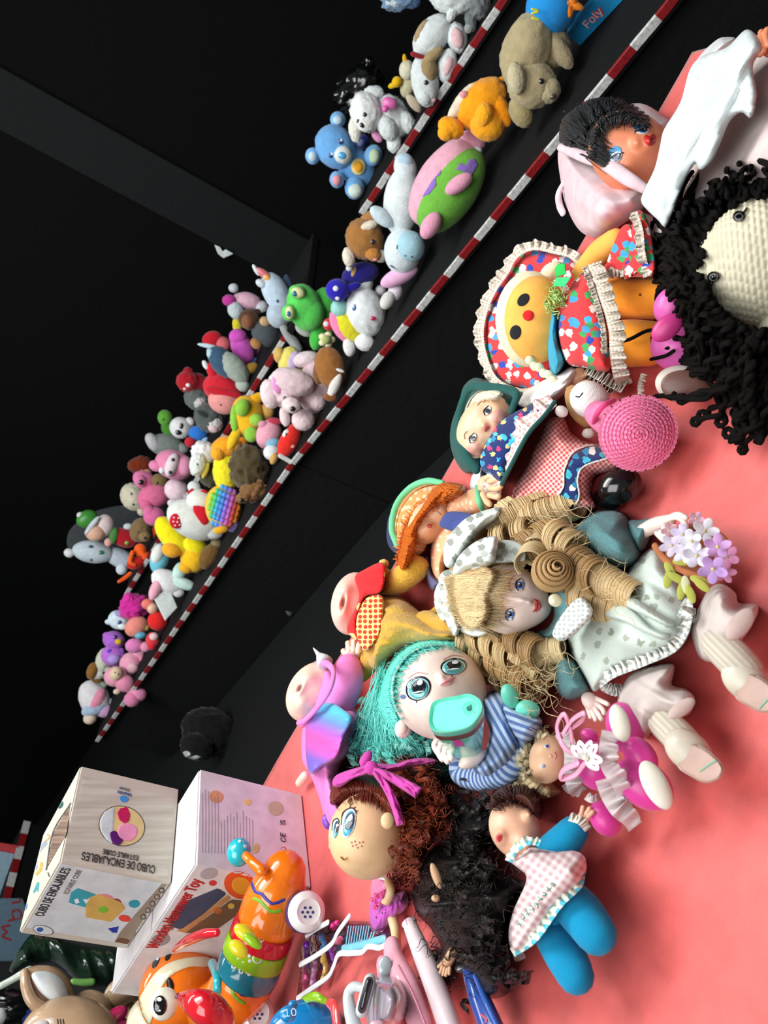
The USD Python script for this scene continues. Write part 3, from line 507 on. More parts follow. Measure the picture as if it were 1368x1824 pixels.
tu = toy('turtle_plush', 'pink turtle plush with green shell and purple patches', 'soft toy', (835, 372), BL, [('body', 790, 325, 84, 46, -55, (226, 170, 190), -14), ('shell', 802, 340, 82, 47, -55, (110, 178, 66)), ('head', 842, 250, 24, 17, 20, (228, 164, 190), -6), ('flipper', 817, 328, 27, 14, -34, (228, 160, 186), 50), ('flipper', 767, 402, 25, 16, -58, (228, 160, 186), 40), ('tail', 850, 268, 9, 7, 0, WH, 6)], fz=.02)
D('shell_patch', tu[1], [(788, 290), (784, 312), (776, 316), (777, 330), (764, 346), (750, 351), (746, 343), (752, 325), (763, 312), (772, 300)], M((138, 108, 190), 'plush'), off=.002, thick=.004)
D('shell_patch', tu[1], [(812, 302), (820, 290), (830, 294), (836, 284), (846, 282), (852, 294), (844, 306), (838, 318), (828, 306)], M((138, 108, 190), 'plush'), off=.002, thick=.004)
toy('manatee_plush', 'white and pale blue plush with a pink ruff leaning on the green shelled turtle', 'soft toy', (728, 520), BL, [('body', 716, 360, 58, 33, 95, (214, 224, 226)), ('tail', 722, 300, 26, 20, 75, (210, 222, 226), 2), ('tail_tip', 722, 287, 15, 13, 30, (180, 206, 222), 8), ('flipper', 680, 386, 25, 13, 40, (196, 214, 222), 10), ('head', 717, 448, 40, 33, 90, (210, 222, 226), 14), ('muzzle', 730, 440, 28, 27, 60, (166, 206, 220), 30), ('ruff', 711, 492, 36, 15, -25, (228, 176, 212), 16, 'cloth'), ('leg', 704, 520, 16, 13, 110, (218, 208, 222), 8), ('foot', 690, 535, 17, 12, -60, (212, 210, 206), 14), ('eye', 708, 440, 2.5, 4, 0, (50, 56, 70), 's'), ('mouth', 702, 476, 9, 1.6, 25, (60, 60, 70), 's'), ('nostril', 722, 455, 2, 2, 0, (60, 70, 90), 's'), ('nostril', 733, 457, 2, 2, 0, (60, 70, 90), 's')], fz=.02)
toy('hamster_plush', 'brown hamster plush with white cheeks and ear tips', 'soft toy', (690, 470), BL, [('head', 650, 426, 37, 33, 60, (158, 108, 56)), ('crown', 660, 392, 22, 15, -30, (170, 122, 70), -4), ('ear', 657, 402, 16, 8, -20, (222, 210, 190), 20), ('ear', 621, 458, 11, 17, -10, (222, 212, 194), 6), ('cheek', 678, 456, 12, 11, 0, (226, 220, 204), 16), ('muzzle', 664, 452, 15, 12, 30, (186, 124, 60), 22), ('eye', 664, 431, 4.5, 4.5, 0, BLKC, 's'), ('nose', 668, 462, 4, 3, 0, (222, 140, 140), 's')], fz=.16, back=.1)
toy('velvet_plush', 'dark blue velvety plush with a square head above the pastel rabbit', 'soft toy', (675, 530), BL, [('body', 642, 488, 34, 20, -15, (38, 34, 120)), ('head', 601, 517, 21, 20, 10, (42, 34, 172), 16), ('arm', 626, 512, 18, 7, -20, (36, 30, 150), 20), ('cap', 622, 478, 6, 5, 0, WH, 16), ('badge', 630, 484, 4, 9, 20, (190, 160, 90), 's', 'cloth'), ('eye', 598, 514, 5, 5, 0, (232, 234, 240), 's'), ('eye', 601, 531, 4, 4, 0, (226, 228, 240), 's'), ('paw', 678, 518, 10, 10, 0, (200, 196, 206), 0)], back=.08, fz=.05)
toy('rabbit_plush', 'white rabbit plush with yellow, pink and mint striped body', 'soft toy', (650, 615), BL, [('body_yellow', 622, 583, 30, 18, 50, (214, 206, 44), 6), ('body_pink', 606, 582, 30, 14, 60, (232, 132, 176), -2), ('body_mint', 605, 549, 16, 16, 0, (150, 204, 198), 0), ('head', 652, 556, 44, 34, 70, (222, 226, 228), 16), ('tuft', 648, 506, 16, 22, 20, WH, 8), ('arm', 650, 610, 19, 15, 20, (228, 230, 230), 22), ('foot', 622, 618, 11, 17, -10, (222, 222, 222), 8), ('side_stripe', 671, 538, 9, 20, -20, (214, 206, 60), 8), ('paw', 688, 535, 12, 17, 30, (216, 216, 212), 0), ('eye', 632, 548, 5, 6, 20, (60, 100, 170), 's'), ('eye_white', 629, 545, 3, 4, 20, (245, 248, 250), 's'), ('nose', 664, 567, 5, 4, 0, (200, 40, 80), 's')])
toy('frog_plush', 'green frog plush with big cream eyes above the pale pink dog', 'soft toy', (568, 630), BL, [('body', 580, 545, 26, 32, 0, (74, 180, 74)), ('head', 543, 548, 42, 31, 70, (88, 200, 88), 14), ('eye_bulge', 530, 521, 16, 13, 20, (96, 206, 92), 30), ('eye_bulge', 515, 557, 13, 15, 0, (96, 206, 92), 30), ('eye_white', 531, 521, 12, 9, 20, (226, 226, 170), 40, 'cloth'), ('eye_white', 516, 557, 8, 11, 0, (226, 226, 170), 40, 'cloth'), ('snout', 556, 560, 22, 26, 10, (82, 190, 82), 26), ('leg', 566, 598, 14, 26, 15, (70, 176, 70), 12), ('arm', 588, 580, 10, 14, 0, (70, 176, 70), 10), ('chin', 540, 588, 16, 9, 35, (170, 176, 170), 6), ('pupil', 525, 523, 5, 5, 0, (40, 110, 140), 's'), ('pupil', 514, 559, 4, 5, 0, (40, 110, 140), 's')], back=.05, fz=.04)
toy('flower_plush', 'small cream flower shaped plush below the green frog', 'soft toy', (590, 622), BL, [('centre', 582, 605, 8, 8, 0, (160, 176, 110), 16)] + [('petal', 582 + 9 * math.cos(t), 605 + 9 * math.sin(t), 7, 6, 0, (226, 224, 180), 10) for t in np.arange(5) * 1.2566])
toy('ladybird_plush', 'tiny red plush with white spot beside the pastel rabbit', 'soft toy', (598, 594), BL, [('body', 587, 578, 12, 11, 0, (206, 36, 48), 10), ('spot', 581, 577, 5, 5, 0, WH, 's', 'cloth')])
toy('bear_cub_plush', 'small yellow bear plush with tan ear and lilac patch', 'soft toy', (540, 668), BL, [('head', 516, 645, 20, 28, 10, (222, 206, 110)), ('ear', 497, 632, 10, 14, 0, (206, 172, 96), -2), ('ear_patch', 524, 643, 11, 18, 20, (186, 166, 208), 14), ('paw', 510, 664, 10, 7, 0, (222, 190, 60), 8), ('body', 536, 660, 20, 18, 0, (214, 200, 130), -8)], back=.1)
toy('pink_dog_plush', 'large pale pink dog plush with long ears and shiny hair bow', 'soft toy', (560, 745), BL, [('body', 562, 690, 34, 46, 10, (228, 200, 206)), ('head', 508, 690, 32, 36, 40, (232, 208, 212), 14), ('ear', 522, 680, 40, 24, 15, (226, 200, 206), 34), ('ear', 481, 702, 17, 26, -10, (230, 208, 212), 18), ('muzzle', 519, 722, 17, 14, 20, (236, 216, 216), 52), ('leg', 566, 714, 15, 18, 10, (230, 204, 210), 22), ('foot', 540, 748, 20, 19, 0, (234, 210, 214), 30), ('arm', 507, 742, 9, 18, -10, (230, 206, 210), 22), ('back', 546, 640, 24, 14, -10, (224, 206, 212), -10), ('bow', 492, 686, 8, 16, -15, (222, 140, 196), 's', 'satin'), ('eye', 508, 709, 4, 4, 0, BLKC, 's'), ('nose', 521, 728, 5, 5, 0, BLKC, 's')], fz=.14)
toy('foal_plush', 'brown foal plush with one white leg at the low bench edge', 'soft toy', (600, 705), BL, [('body', 588, 655, 38, 27, 75, (152, 100, 50), 14), ('mane', 570, 660, 12, 24, 10, (120, 78, 44), 8), ('leg', 596, 688, 24, 9, -65, (224, 220, 214), 36), ('hoof', 588, 708, 12, 7, 10, (140, 84, 44), 36), ('collar', 606, 660, 8, 3, 20, (222, 222, 222), 40, 'cloth')])
toy('fish_plush', 'red plush with small white eyes near the white end of the tape', 'soft toy', (520, 805), BL, [('body', 515, 786, 32, 17, -62, (222, 46, 38), 10), ('fin', 526, 764, 12, 8, 30, (214, 40, 36), 4), ('eye', 509, 772, 5, 8, 30, (236, 236, 236), 's'), ('pupil', 510, 774, 2.2, 3, 0, BLKC, 's'), ('spot', 521, 795, 4, 3, 0, (240, 150, 140), 's', 'cloth'), ('tail', 535, 780, 8, 12, 0, (70, 40, 40), 0)], fz=.03)
toy('piglet_plush', 'small pink piglet plush beside the red plush with white eyes', 'soft toy', (485, 795), BL, [('body', 479, 774, 22, 28, 20, (230, 164, 182)), ('snout', 490, 750, 13, 6, 10, (190, 60, 80), 12), ('ear', 468, 756, 8, 7, 0, (226, 150, 172), 6)], fz=.03, back=.05)
toy('baby_plush', 'tiny baby plush in blue and white below the pink piglet', 'soft toy', (492, 822), BL, [('body', 484, 806, 15, 14, 0, (226, 230, 232), 14), ('cap', 486, 790, 13, 9, -20, (130, 180, 206), 12), ('foot', 488, 816, 7, 12, 20, (206, 160, 90), 24)], fz=.03)
toy('dragon_plush', 'yellow dragon plush with green ears and green feet', 'soft toy', (445, 790), BL, [('body', 442, 742, 30, 38, -10, (236, 180, 34)), ('ear', 432, 726, 13, 16, 20, (140, 196, 66), 26), ('ear', 418, 746, 8, 24, 0, (140, 196, 66), 10), ('paw', 457, 748, 12, 11, 0, (150, 204, 74), 34), ('foot', 448, 774, 13, 14, 0, (140, 196, 70), 26), ('arm', 454, 712, 24, 10, -28, (240, 176, 30), 6), ('arm', 474, 735, 14, 18, 20, (232, 182, 100), 4), ('leg', 417, 780, 9, 24, 25, (238, 190, 40), 8)], back=.06, fz=.04)
toy('lion_plush', 'yellow lion plush with orange mane beside the brown hedgehog', 'soft toy', (410, 870), BL, [('body', 404, 838, 24, 38, 0, (236, 218, 40)), ('mane', 404, 796, 27, 19, -10, (244, 164, 34), 6), ('ear', 430, 787, 12, 9, 0, (246, 150, 30), 8), ('mane_tuft', 388, 808, 12, 12, 0, (246, 170, 40), 12)], fz=.16, back=.04)
toy('hedgehog_plush', 'dark brown hedgehog plush with a lighter brown face', 'soft toy', (455, 893), BL, [('spiny_back', 444, 834, 40, 33, 75, (82, 70, 46), 10), ('face', 452, 872, 24, 21, -20, (128, 92, 56), 20), ('snout', 434, 886, 13, 10, -20, (136, 98, 58), 26), ('nose', 430, 891, 5, 4, 0, BLKC, 's'), ('ear', 462, 858, 8, 9, 0, (150, 110, 70), 28)], fz=.4)
pt = toy('rainbow_disc_toy', 'round rainbow bubble popping toy beside the white cow', 'toy', (408, 945), BL, [('disc', 398, 904, 41, 32, 80, (236, 190, 60), 22, 'vinyl')], fz=0)
for i, c_ in enumerate([(150, 206, 60), (60, 190, 120), (50, 160, 214), (70, 130, 220), (150, 110, 220), (214, 110, 200), (236, 90, 90), (246, 140, 40)]):
    for j in range(7):
        u, v = -.87 + i * .25, -.87 + j * .29
        if u * u + v * v < .95:
            x = 398 + u * 28 * .9 - v * 38 * .25; y = 904 + v * 36 + u * 12; zz, ok = depth_on(pt, [(x, y)]); q_ = CAM + rays([(x, y)])[0] * zz[0]; E('bubble', x, y, 5.4, 6.4, M(c_, 'vinyl'), h=(q_ - G.o) @ G.n + .002, sub=1, c=3.2) if ok[0] else None
toy('parrot_plush', 'violet and yellow plush squashed under the rainbow disc toy', 'soft toy', (418, 948), BL, [('body', 415, 932, 14, 16, 0, (150, 130, 200), -14), ('beak', 393, 944, 13, 7, -10, (240, 180, 40), 8)])
toy('cow_plush', 'white cow plush with red dotted patches lying behind the yellow duck', 'soft toy', (385, 962), BL, [('body', 346, 926, 50, 34, 25, (218, 222, 216)), ('head', 356, 892, 24, 21, 20, (222, 226, 222), 14), ('horn', 346, 868, 12, 11, 30, WH, 4), ('leg', 374, 944, 24, 15, 20, (222, 226, 222), 14), ('spot', 314, 928, 12, 14, 0, (196, 24, 42), 's', 'cloth'), ('heart_patch', 358, 914, 12, 23, -20, (196, 24, 42), 's', 'cloth'), ('ear', 340, 876, 7, 4, -50, (196, 30, 46), 's', 'cloth'), ('ear', 363, 876, 6, 4, 0, (196, 30, 46), 's', 'cloth')] + [('dot', 314 + dx, 928 + dy, 1.6, 1.6, 0, (238, 232, 232), 's', 'cloth') for dx, dy in ((-4, -6), (4, -5), (-5, 1), (2, 2), (6, 7), (-2, 8))], fz=.03)
toy('duck_plush', 'bright yellow duck plush with orange feet beside the white cow', 'soft toy', (355, 1012), BL, [('back', 308, 955, 42, 22, 50, (238, 222, 24)), ('wing', 347, 972, 22, 16, 20, (242, 226, 28), 18), ('body', 346, 995, 24, 25, 0, (240, 186, 30), 10), ('foot', 305, 980, 17, 13, 20, (240, 170, 40), 14), ('foot', 330, 1012, 12, 9, 30, (238, 176, 40), 16)], fz=.04)
toy('brown_plush', 'brown plush mostly hidden between yellow duck and tape', 'soft toy', (378, 1008), BL, [('body', 374, 990, 16, 26, 30, (112, 82, 40), -10), ('patch', 385, 968, 10, 12, 0, (130, 120, 90), -8)])
toy('soft_ball', 'sky blue and white soft ball behind the yellow duck', 'ball', (292, 1022), BL, [('ball', 285, 994, 17, 28, 12, (110, 190, 212)), ('white_panel', 281, 986, 11, 18, 20, (224, 226, 224), 10)], fz=.02, back=.04)
toy('lamb_plush', 'white woolly lamb plush beside the yellow lion', 'soft toy', (372, 860), BL, [('fleece', 364, 806, 23, 20, 20, (226, 228, 228)), ('face', 352, 827, 14, 21, 10, (220, 224, 220), 14), ('body', 375, 848, 18, 20, 0, (72, 70, 54), -6), ('scarf', 366, 838, 5, 15, 20, (210, 190, 90), 16, 'cloth'), ('eye', 352, 827, 2, 3, 0, BLKC, 's')], fz=.25, back=.14)
toy('bunny_plush', 'white bunny plush with mint green ears lying face down', 'soft toy', (330, 1062), BL, [('body', 298, 1036, 30, 20, 30, (226, 226, 228)), ('ear', 320, 1018, 12, 17, 15, (190, 222, 214), 14), ('ear', 328, 1040, 22, 10, 18, (196, 226, 218), 18), ('belly', 277, 1050, 10, 20, 20, (232, 170, 190), 6), ('paw', 318, 1056, 10, 8, 0, (206, 206, 206), 8)], fz=.05)
thing('paper_tag', 'blank white card leaning against the low left bench toys', 'card', on_z(316, 1098, BL), plane=True)
PUFF('card', [(274, 1066), (301, 1046), (316, 1082), (294, 1106)], M((226, 234, 232), 'paper'), smooth=False, h=.035, edge=.033, thick=.003)
toy('shaggy_plush', 'shaggy magenta plush above the peach ball', 'soft toy', (262, 1112), BL, [('body', 238, 1082, 24, 22, 0, (204, 44, 150), -4), ('tuft', 230, 1068, 10, 12, 0, (214, 50, 160), 2), ('tuft', 252, 1072, 8, 12, 20, (196, 40, 144), 2)], fz=.4, back=.08)
toy('peach_plush', 'round peach plush with a light blue bow', 'soft toy', (262, 1140), BL, [('body', 243, 1116, 21, 17, -30, (232, 142, 128)), ('bow', 250, 1132, 10, 6, -10, (90, 170, 200), 14, 'satin'), ('tuft', 260, 1118, 6, 6, 0, (200, 180, 80), 6)], fz=.03)
toy('red_doll', 'small cloth doll in a bright red dress next to the white card', 'doll', (292, 1125), BL, [('dress', 281, 1106, 18, 17, 30, (220, 36, 36), 4, 'cloth'), ('head', 272, 1084, 10, 10, 0, (222, 176, 150), 6, 'vinyl'), ('bonnet', 264, 1076, 12, 10, 0, (226, 120, 110), 0, 'cloth')])
toy('spotted_plush', 'little red and white plush on the edge under the red doll', 'soft toy', (280, 1150), BL, [('body', 272, 1140, 12, 14, 0, (218, 60, 70), 6), ('muzzle', 274, 1134, 8, 7, 0, (234, 200, 206), 14), ('paw', 270, 1152, 7, 6, 0, (206, 40, 50), 12)])
toy('kitten_plush', 'small white and lilac kitten head plush above the violet owl', 'soft toy', (225, 1128), BL, [('head', 212, 1104, 19, 17, 20, (206, 222, 232)), ('ear', 194, 1108, 7, 5, 10, (206, 222, 232), 0), ('patch', 214, 1094, 10, 6, 20, (170, 150, 206), 12), ('eye', 213, 1109, 4, 4, 0, (40, 50, 120), 's'), ('muzzle', 218, 1116, 8, 6, 0, (226, 232, 236), 14)], fz=.05, back=.08)
toy('owl_plush', 'violet owl plush with a yellow beak', 'soft toy', (215, 1188), BL, [('head', 203, 1140, 19, 16, 10, (172, 104, 206), 4), ('body', 201, 1168, 21, 18, 20, (186, 110, 210)), ('belly', 203, 1174, 11, 9, 0, (176, 150, 222), 14), ('beak', 211, 1143, 6, 5, 0, (214, 186, 40), 20), ('ear', 190, 1132, 7, 6, 0, (180, 100, 210), 2), ('eye', 205, 1135, 4, 4, 0, (60, 30, 100), 's'), ('spot', 195, 1160, 4, 4, 0, (90, 70, 190), 's', 'cloth'), ('wing', 216, 1166, 6, 12, 0, (150, 80, 190), 8)], fz=.06)
toy('pink_bear_plush', 'small baby pink bear plush beside the violet owl', 'soft toy', (240, 1196), BL, [('body', 233, 1182, 19, 20, 10, (230, 160, 186)), ('head', 252, 1160, 15, 14, 0, (232, 166, 190), 8), ('paw', 256, 1172, 9, 8, 0, (226, 140, 170), 16), ('ear', 246, 1146, 7, 7, 0, (230, 150, 180), 2), ('muzzle', 236, 1190, 10, 9, 0, (238, 186, 200), 16)])
toy('hippo_plush', 'pale pink plush jammed above the baby pink bear', 'soft toy', (262, 1172), BL, [('body', 240, 1150, 16, 13, 0, (222, 130, 190), -6), ('snout', 260, 1152, 10, 9, 0, (230, 150, 176), 4)], back=.05)
toy('white_plush', 'off-white plush half hidden behind the violet owl', 'soft toy', (195, 1200), BL, [('body', 184, 1176, 13, 22, 10, (206, 206, 186))], back=.1)
toy('beagle_plush', 'small beagle plush with brown ears at the left end', 'soft toy', (190, 1214), BL, [('head', 176, 1198, 18, 13, -35, (220, 216, 204)), ('ear', 164, 1195, 9, 15, 10, (140, 98, 44), 8), ('ear', 172, 1212, 9, 5, 10, (120, 84, 44), 4), ('eye', 184, 1198, 2.5, 2.5, 0, BLKC, 's'), ('muzzle', 188, 1190, 9, 8, 0, (226, 222, 212), 8)], back=.06)
toy('doll_plush', 'pink hooded doll plush with a cream face, feet over the tape', 'soft toy', (232, 1228), BL, [('hood', 206, 1205, 20, 18, 0, (228, 156, 178)), ('face', 207, 1200, 11, 12, 0, (226, 200, 170), 14), ('body', 222, 1217, 17, 15, 20, (226, 142, 172), 8), ('hand', 208, 1232, 6, 5, 0, (226, 200, 180), 4), ('arm', 232, 1232, 9, 4, 20, (224, 190, 170), 8), ('shoe', 246, 1236, 15, 13, 20, (226, 140, 178), 12), ('shoe', 235, 1246, 14, 13, 20, (220, 130, 170), 12), ('eye', 205, 1198, 1.6, 1.6, 0, BLKC, 's'), ('eye', 211, 1201, 1.6, 1.6, 0, BLKC, 's')], fz=.04)
toy('rainbow_pony_plush', 'white pony plush with pastel rainbow flank, farthest left on the low bench', 'soft toy', (185, 1280), BL, [('body', 168, 1244, 34, 25, 62, (224, 220, 224)), ('flank', 172, 1246, 22, 14, -60, (234, 150, 176), 12), ('belly', 168, 1262, 22, 13, -20, (170, 190, 214), 10), ('mane', 180, 1222, 13, 7, -30, (206, 226, 190), 4), ('leg', 160, 1280, 11, 10, 0, (226, 204, 182), 8), ('tail', 196, 1252, 10, 8, 20, (206, 200, 226), 4), ('rump', 186, 1266, 14, 12, 0, (206, 160, 206), 10)], fz=.06)
# ---- raised bench, left
toy('rabbit_plush', 'lying rabbit plush with pink body and magenta ears, top of the left raised bench', 'soft toy', (455, 548), BU, [('body', 440, 536, 26, 15, 10, (222, 176, 196)), ('ear', 416, 513, 9, 8, 0, (196, 204, 210), 4), ('ear', 408, 535, 12, 10, 0, (190, 60, 150), 6), ('head', 420, 553, 14, 16, -30, (190, 202, 206), 8), ('paw', 466, 546, 12, 10, 0, (200, 204, 210), 6)], back=.12)
toy('unicorn_plush', 'pale blue unicorn plush with orange and pink horn on the raised bench', 'soft toy', (505, 592), BU, [('head', 492, 522, 38, 23, 62, (190, 208, 226)), ('body', 497, 560, 22, 24, 10, (176, 190, 204), 4), ('ear', 465, 505, 10, 7, 30, (206, 216, 224), 6), ('horn', 470, 488, 17, 7, 35, (220, 120, 130), 4, 'satin'), ('horn_band', 476, 495, 9, 6, 35, (226, 170, 90), 8, 'satin'), ('horn_tip', 456, 481, 11, 4, 60, (214, 222, 226), 2, 'satin'), ('mane', 514, 516, 9, 26, -10, (60, 80, 110), -8), ('eye', 494, 536, 2.5, 3, 0, (40, 60, 90), 's')], fz=.04)
limb([(500, 572, 7), (512, 596, 8), (524, 610, 9), (531, 622, 9)], (160, 166, 166), name='leg', f=10)
toy('monkey_plush', 'brown monkey plush in a dark grey coat under the unicorn', 'soft toy', (482, 615), BU, [('coat', 473, 592, 27, 24, 50, (74, 80, 84), 4, 'cloth'), ('head', 444, 569, 19, 18, 0, (84, 54, 36), 2), ('face', 441, 573, 11, 13, 0, (130, 84, 58), 12), ('hand', 472, 573, 10, 9, 20, (190, 156, 116), 18), ('foot', 456, 612, 11, 9, 40, (170, 120, 70), 10), ('ear', 458, 556, 7, 6, 0, (70, 46, 34), 0)])
toy('chick_plush', 'small yellow plush peeping out beside the brown monkey', 'soft toy', (440, 610), BU, [('body', 423, 578, 9, 14, 0, (214, 200, 50), -4)], back=.14)
toy('bird_plush', 'long magenta plush with yellow foot lying on the raised bench', 'soft toy', (450, 645), BU, [('body', 432, 620, 30, 19, 65, (204, 90, 190), 4), ('head', 424, 600, 16, 14, 0, (206, 84, 186), 8), ('tail', 463, 628, 6, 14, 20, (150, 66, 150), -4), ('foot', 455, 648, 12, 6, -30, (214, 180, 40), 6), ('cuff', 452, 642, 8, 4, -30, (60, 110, 170), 8)], fz=.04)
toy('capped_plush', 'plush wearing a red cap with white trim and striped scarf', 'soft toy', (415, 630), BU, [('cap', 378, 604, 18, 14, -20, (196, 28, 44)), ('scarf', 398, 612, 14, 12, 20, (206, 100, 110), 6, 'cloth'), ('body', 412, 614, 12, 9, 10, (190, 26, 40), 2), ('cap_trim', 370, 616, 18, 4, 10, (206, 226, 236), 8), ('brim', 376, 626, 8, 9, 0, (170, 200, 216), 2)], back=.1, fz=.04)
toy('donkey_plush', 'navy plush with a shaggy grey belly on the raised bench', 'soft toy', (438, 690), BU, [('body', 397, 645, 32, 21, 50, (56, 84, 110)), ('belly', 418, 655, 32, 19, 50, (156, 168, 158), 12), ('foot', 432, 686, 13, 11, 30, (176, 186, 176), 14), ('foot', 447, 656, 14, 9, -30, (170, 130, 50), 10), ('ear', 375, 630, 7, 9, 0, (170, 200, 214), 2)])
rg = toy('gnome_plush', 'round faced gnome plush in a pointed red hood', 'soft toy', (410, 742), BU, [('hood', 398, 692, 36, 27, 15, (206, 36, 52)), ('face', 400, 714, 29, 24, 10, (226, 150, 146), 8), ('hood_point', 378, 662, 9, 17, -20, (204, 36, 50), 2), ('point_tip', 366, 650, 5, 9, -25, (226, 226, 226), 2), ('eye', 393, 721, 2, 2, 0, BLKC, 's'), ('hood_brim', 399, 699, 33, 9, 12, (196, 30, 46), 20)], fz=.03)
toy('monster_plush', 'fluffy red plush with white eyes at the back of the raised bench', 'soft toy', (372, 708), BU, [('body', 352, 682, 22, 17, 20, (150, 22, 34)), ('head', 335, 680, 20, 19, 0, (176, 26, 40), 6), ('tuft', 335, 662, 9, 8, 0, (160, 20, 34), 4), ('eye', 335, 686, 4, 4, 0, (230, 220, 220), 's'), ('eye', 329, 692, 3, 3, 0, (230, 220, 220), 's')], fz=.18, back=.18)
toy('cat_plush', 'grey and white tabby cat plush, upper of the two', 'soft toy', (372, 738), BU, [('head', 352, 712, 23, 19, 20, (96, 102, 100)), ('muzzle', 357, 718, 12, 11, 0, (190, 194, 190), 12), ('ear', 336, 698, 7, 8, 0, (84, 90, 88), 0), ('nose', 359, 717, 3, 2.5, 0, (200, 140, 150), 's')], fz=.25, back=.1)
toy('cat_plush', 'dark grey and white tabby cat plush, lower of the two', 'soft toy', (395, 772), BU, [('body', 372, 745, 27, 23, 40, (80, 88, 86)), ('chest', 382, 757, 14, 13, 0, (196, 196, 196), 12), ('paw', 380, 764, 9, 7, 20, (214, 184, 190), 20), ('stripe', 362, 738, 12, 5, 30, (50, 56, 56), 16)], fz=.25)
toy('blue_plush', 'royal blue plush with a red foot beside the tabby cats', 'soft toy', (360, 795), BU, [('body', 353, 772, 17, 14, 10, (46, 118, 206)), ('foot', 339, 788, 10, 9, 20, (200, 40, 56), 4), ('arm', 366, 784, 7, 6, 0, (150, 190, 220), 6)], fz=.03)
toy('dog_plush', 'white faced plush with a black nose next to the green dinosaur', 'soft toy', (342, 790), BU, [('head', 322, 762, 20, 19, 30, (222, 222, 224)), ('ear', 338, 752, 9, 9, 0, (226, 224, 226), 4), ('eye', 323, 759, 3.5, 5.5, 10, BLKC, 's'), ('nose', 318, 770, 6, 5, 0, BLKC, 's')], fz=.02, back=.06)
toy('dinosaur_plush', 'green dinosaur plush at the back of the raised bench', 'soft toy', (318, 780), BU, [('head', 294, 744, 13, 14, 0, (90, 160, 52), 4), ('body', 300, 764, 12, 16, -20, (70, 130, 44)), ('eye', 291, 747, 2, 2, 0, BLKC, 's')], fz=.04, back=.12)
toy('elephant_plush', 'grey elephant plush with a white lined ear', 'soft toy', (330, 815), BU, [('head', 296, 793, 32, 20, 10, (122, 130, 126)), ('ear', 272, 787, 11, 17, -30, (184, 182, 186), 6), ('trunk', 322, 797, 14, 9, 20, (150, 158, 154), 8)], fz=.06, back=.12)
toy('bear_plush', 'pink bear plush with a white muzzle and closed eyes', 'soft toy', (345, 848), BU, [('head', 310, 828, 34, 26, 20, (220, 132, 170)), ('ear', 278, 830, 13, 10, 20, (222, 130, 170), 2), ('muzzle', 306, 828, 11, 22, 20, (222, 206, 212), 20), ('cheek', 328, 830, 16, 18, 0, (226, 150, 180), 14), ('eye', 308, 819, 3.5, 3.5, 0, BLKC, 's'), ('eye', 303, 841, 3.5, 3.5, 0, BLKC, 's'), ('bow', 288, 838, 5, 6, 0, (232, 226, 230), 14)], fz=.03)
toy('auburn_doll', 'rag doll with bushy auburn hair, back of the raised bench', 'doll', (282, 860), BU, [('hair', 250, 828, 21, 15, -10, (116, 44, 18)), ('face', 258, 842, 12, 8, 0, (222, 150, 130), 6, 'cloth')], fz=.3, back=.12)
toy('poodle_plush', 'deep pink dog plush with a black nose above the cream lamb', 'soft toy', (300, 895), BU, [('head', 258, 856, 22, 16, 30, (222, 120, 166)), ('snout', 250, 857, 11, 11, 0, (224, 124, 170), 12), ('nose', 251, 859, 5, 5, 0, BLKC, 's'), ('body', 275, 884, 30, 22, -20, (218, 110, 150), 6), ('leg', 261, 898, 12, 14, 0, (216, 104, 146), 14)], fz=.05)
toy('round_plush', 'plain pink rounded plush under the deep pink dog', 'soft toy', (290, 935), BU, [('body', 275, 920, 19, 17, 0, (216, 106, 156), 14), ('lobe', 266, 912, 11, 11, 0, (220, 112, 160), 16)], fz=.02)
toy('monkey_plush', 'little olive brown plush between the pink plush toys', 'soft toy', (305, 872), BU, [('head', 284, 856, 14, 12, 10, (130, 106, 66), 12), ('eye', 280, 860, 2.5, 2.5, 0, BLKC, 's')])
toy('lamb_plush', 'cream lamb plush with dark eyes at the back of the raised bench', 'soft toy', (262, 915), BU, [('head', 237, 885, 21, 25, -20, (212, 204, 182)), ('ear', 252, 912, 8, 7, 40, (206, 196, 176), 6), ('eye', 234, 880, 2, 2.5, 0, BLKC, 's'), ('eye', 238, 898, 2.5, 2.5, 0, BLKC, 's')], fz=.12, back=.08)
toy('bear_plush', 'pale pink bear plush beside the white cow', 'soft toy', (345, 900), BU, [('head', 315, 873, 22, 20, 30, (228, 202, 212), 8), ('body', 330, 886, 14, 18, 0, (226, 190, 204), 6), ('paw', 310, 898, 12, 8, 20, (206, 206, 206), 8)], fz=.06)
thing('cushion', 'flat grey cushion behind the green hatted gnome', 'cushion', seat_point((218, 1022), BU) + nl * .22 - tl * .1, plane=True)
PUFF('cover', [(122, 978), (124, 945), (160, 915), (205, 902), (240, 902), (250, 930), (236, 960), (190, 985), (150, 995)], M((62, 66, 70), 'cloth'), h=.02, under=-.02)
toy('gnome_plush', 'gnome plush in green hat and red suit on the white cat cushion', 'soft toy', (238, 985), BU, [('body', 222, 958, 24, 17, 20, (176, 26, 40), 10), ('scarf', 203, 954, 8, 15, 10, (78, 130, 66), 18, 'cloth'), ('beard', 186, 936, 16, 20, 10, (222, 204, 204), 14), ('face', 170, 949, 17, 15, 0, (226, 180, 152), 18), ('hat', 155, 924, 19, 15, -30, (64, 140, 56), 14, 'vinyl'), ('hat_trim', 164, 936, 20, 5, -52, (206, 214, 220), 26), ('pompom', 143, 918, 6, 6, 0, (220, 226, 220), 16), ('beard_tip', 193, 966, 7, 8, 0, (226, 170, 160), 16), ('cuff', 228, 938, 8, 6, 0, (206, 222, 226), 14), ('buckle', 226, 967, 4, 4, 0, (120, 170, 60), 's')], fz=.03)
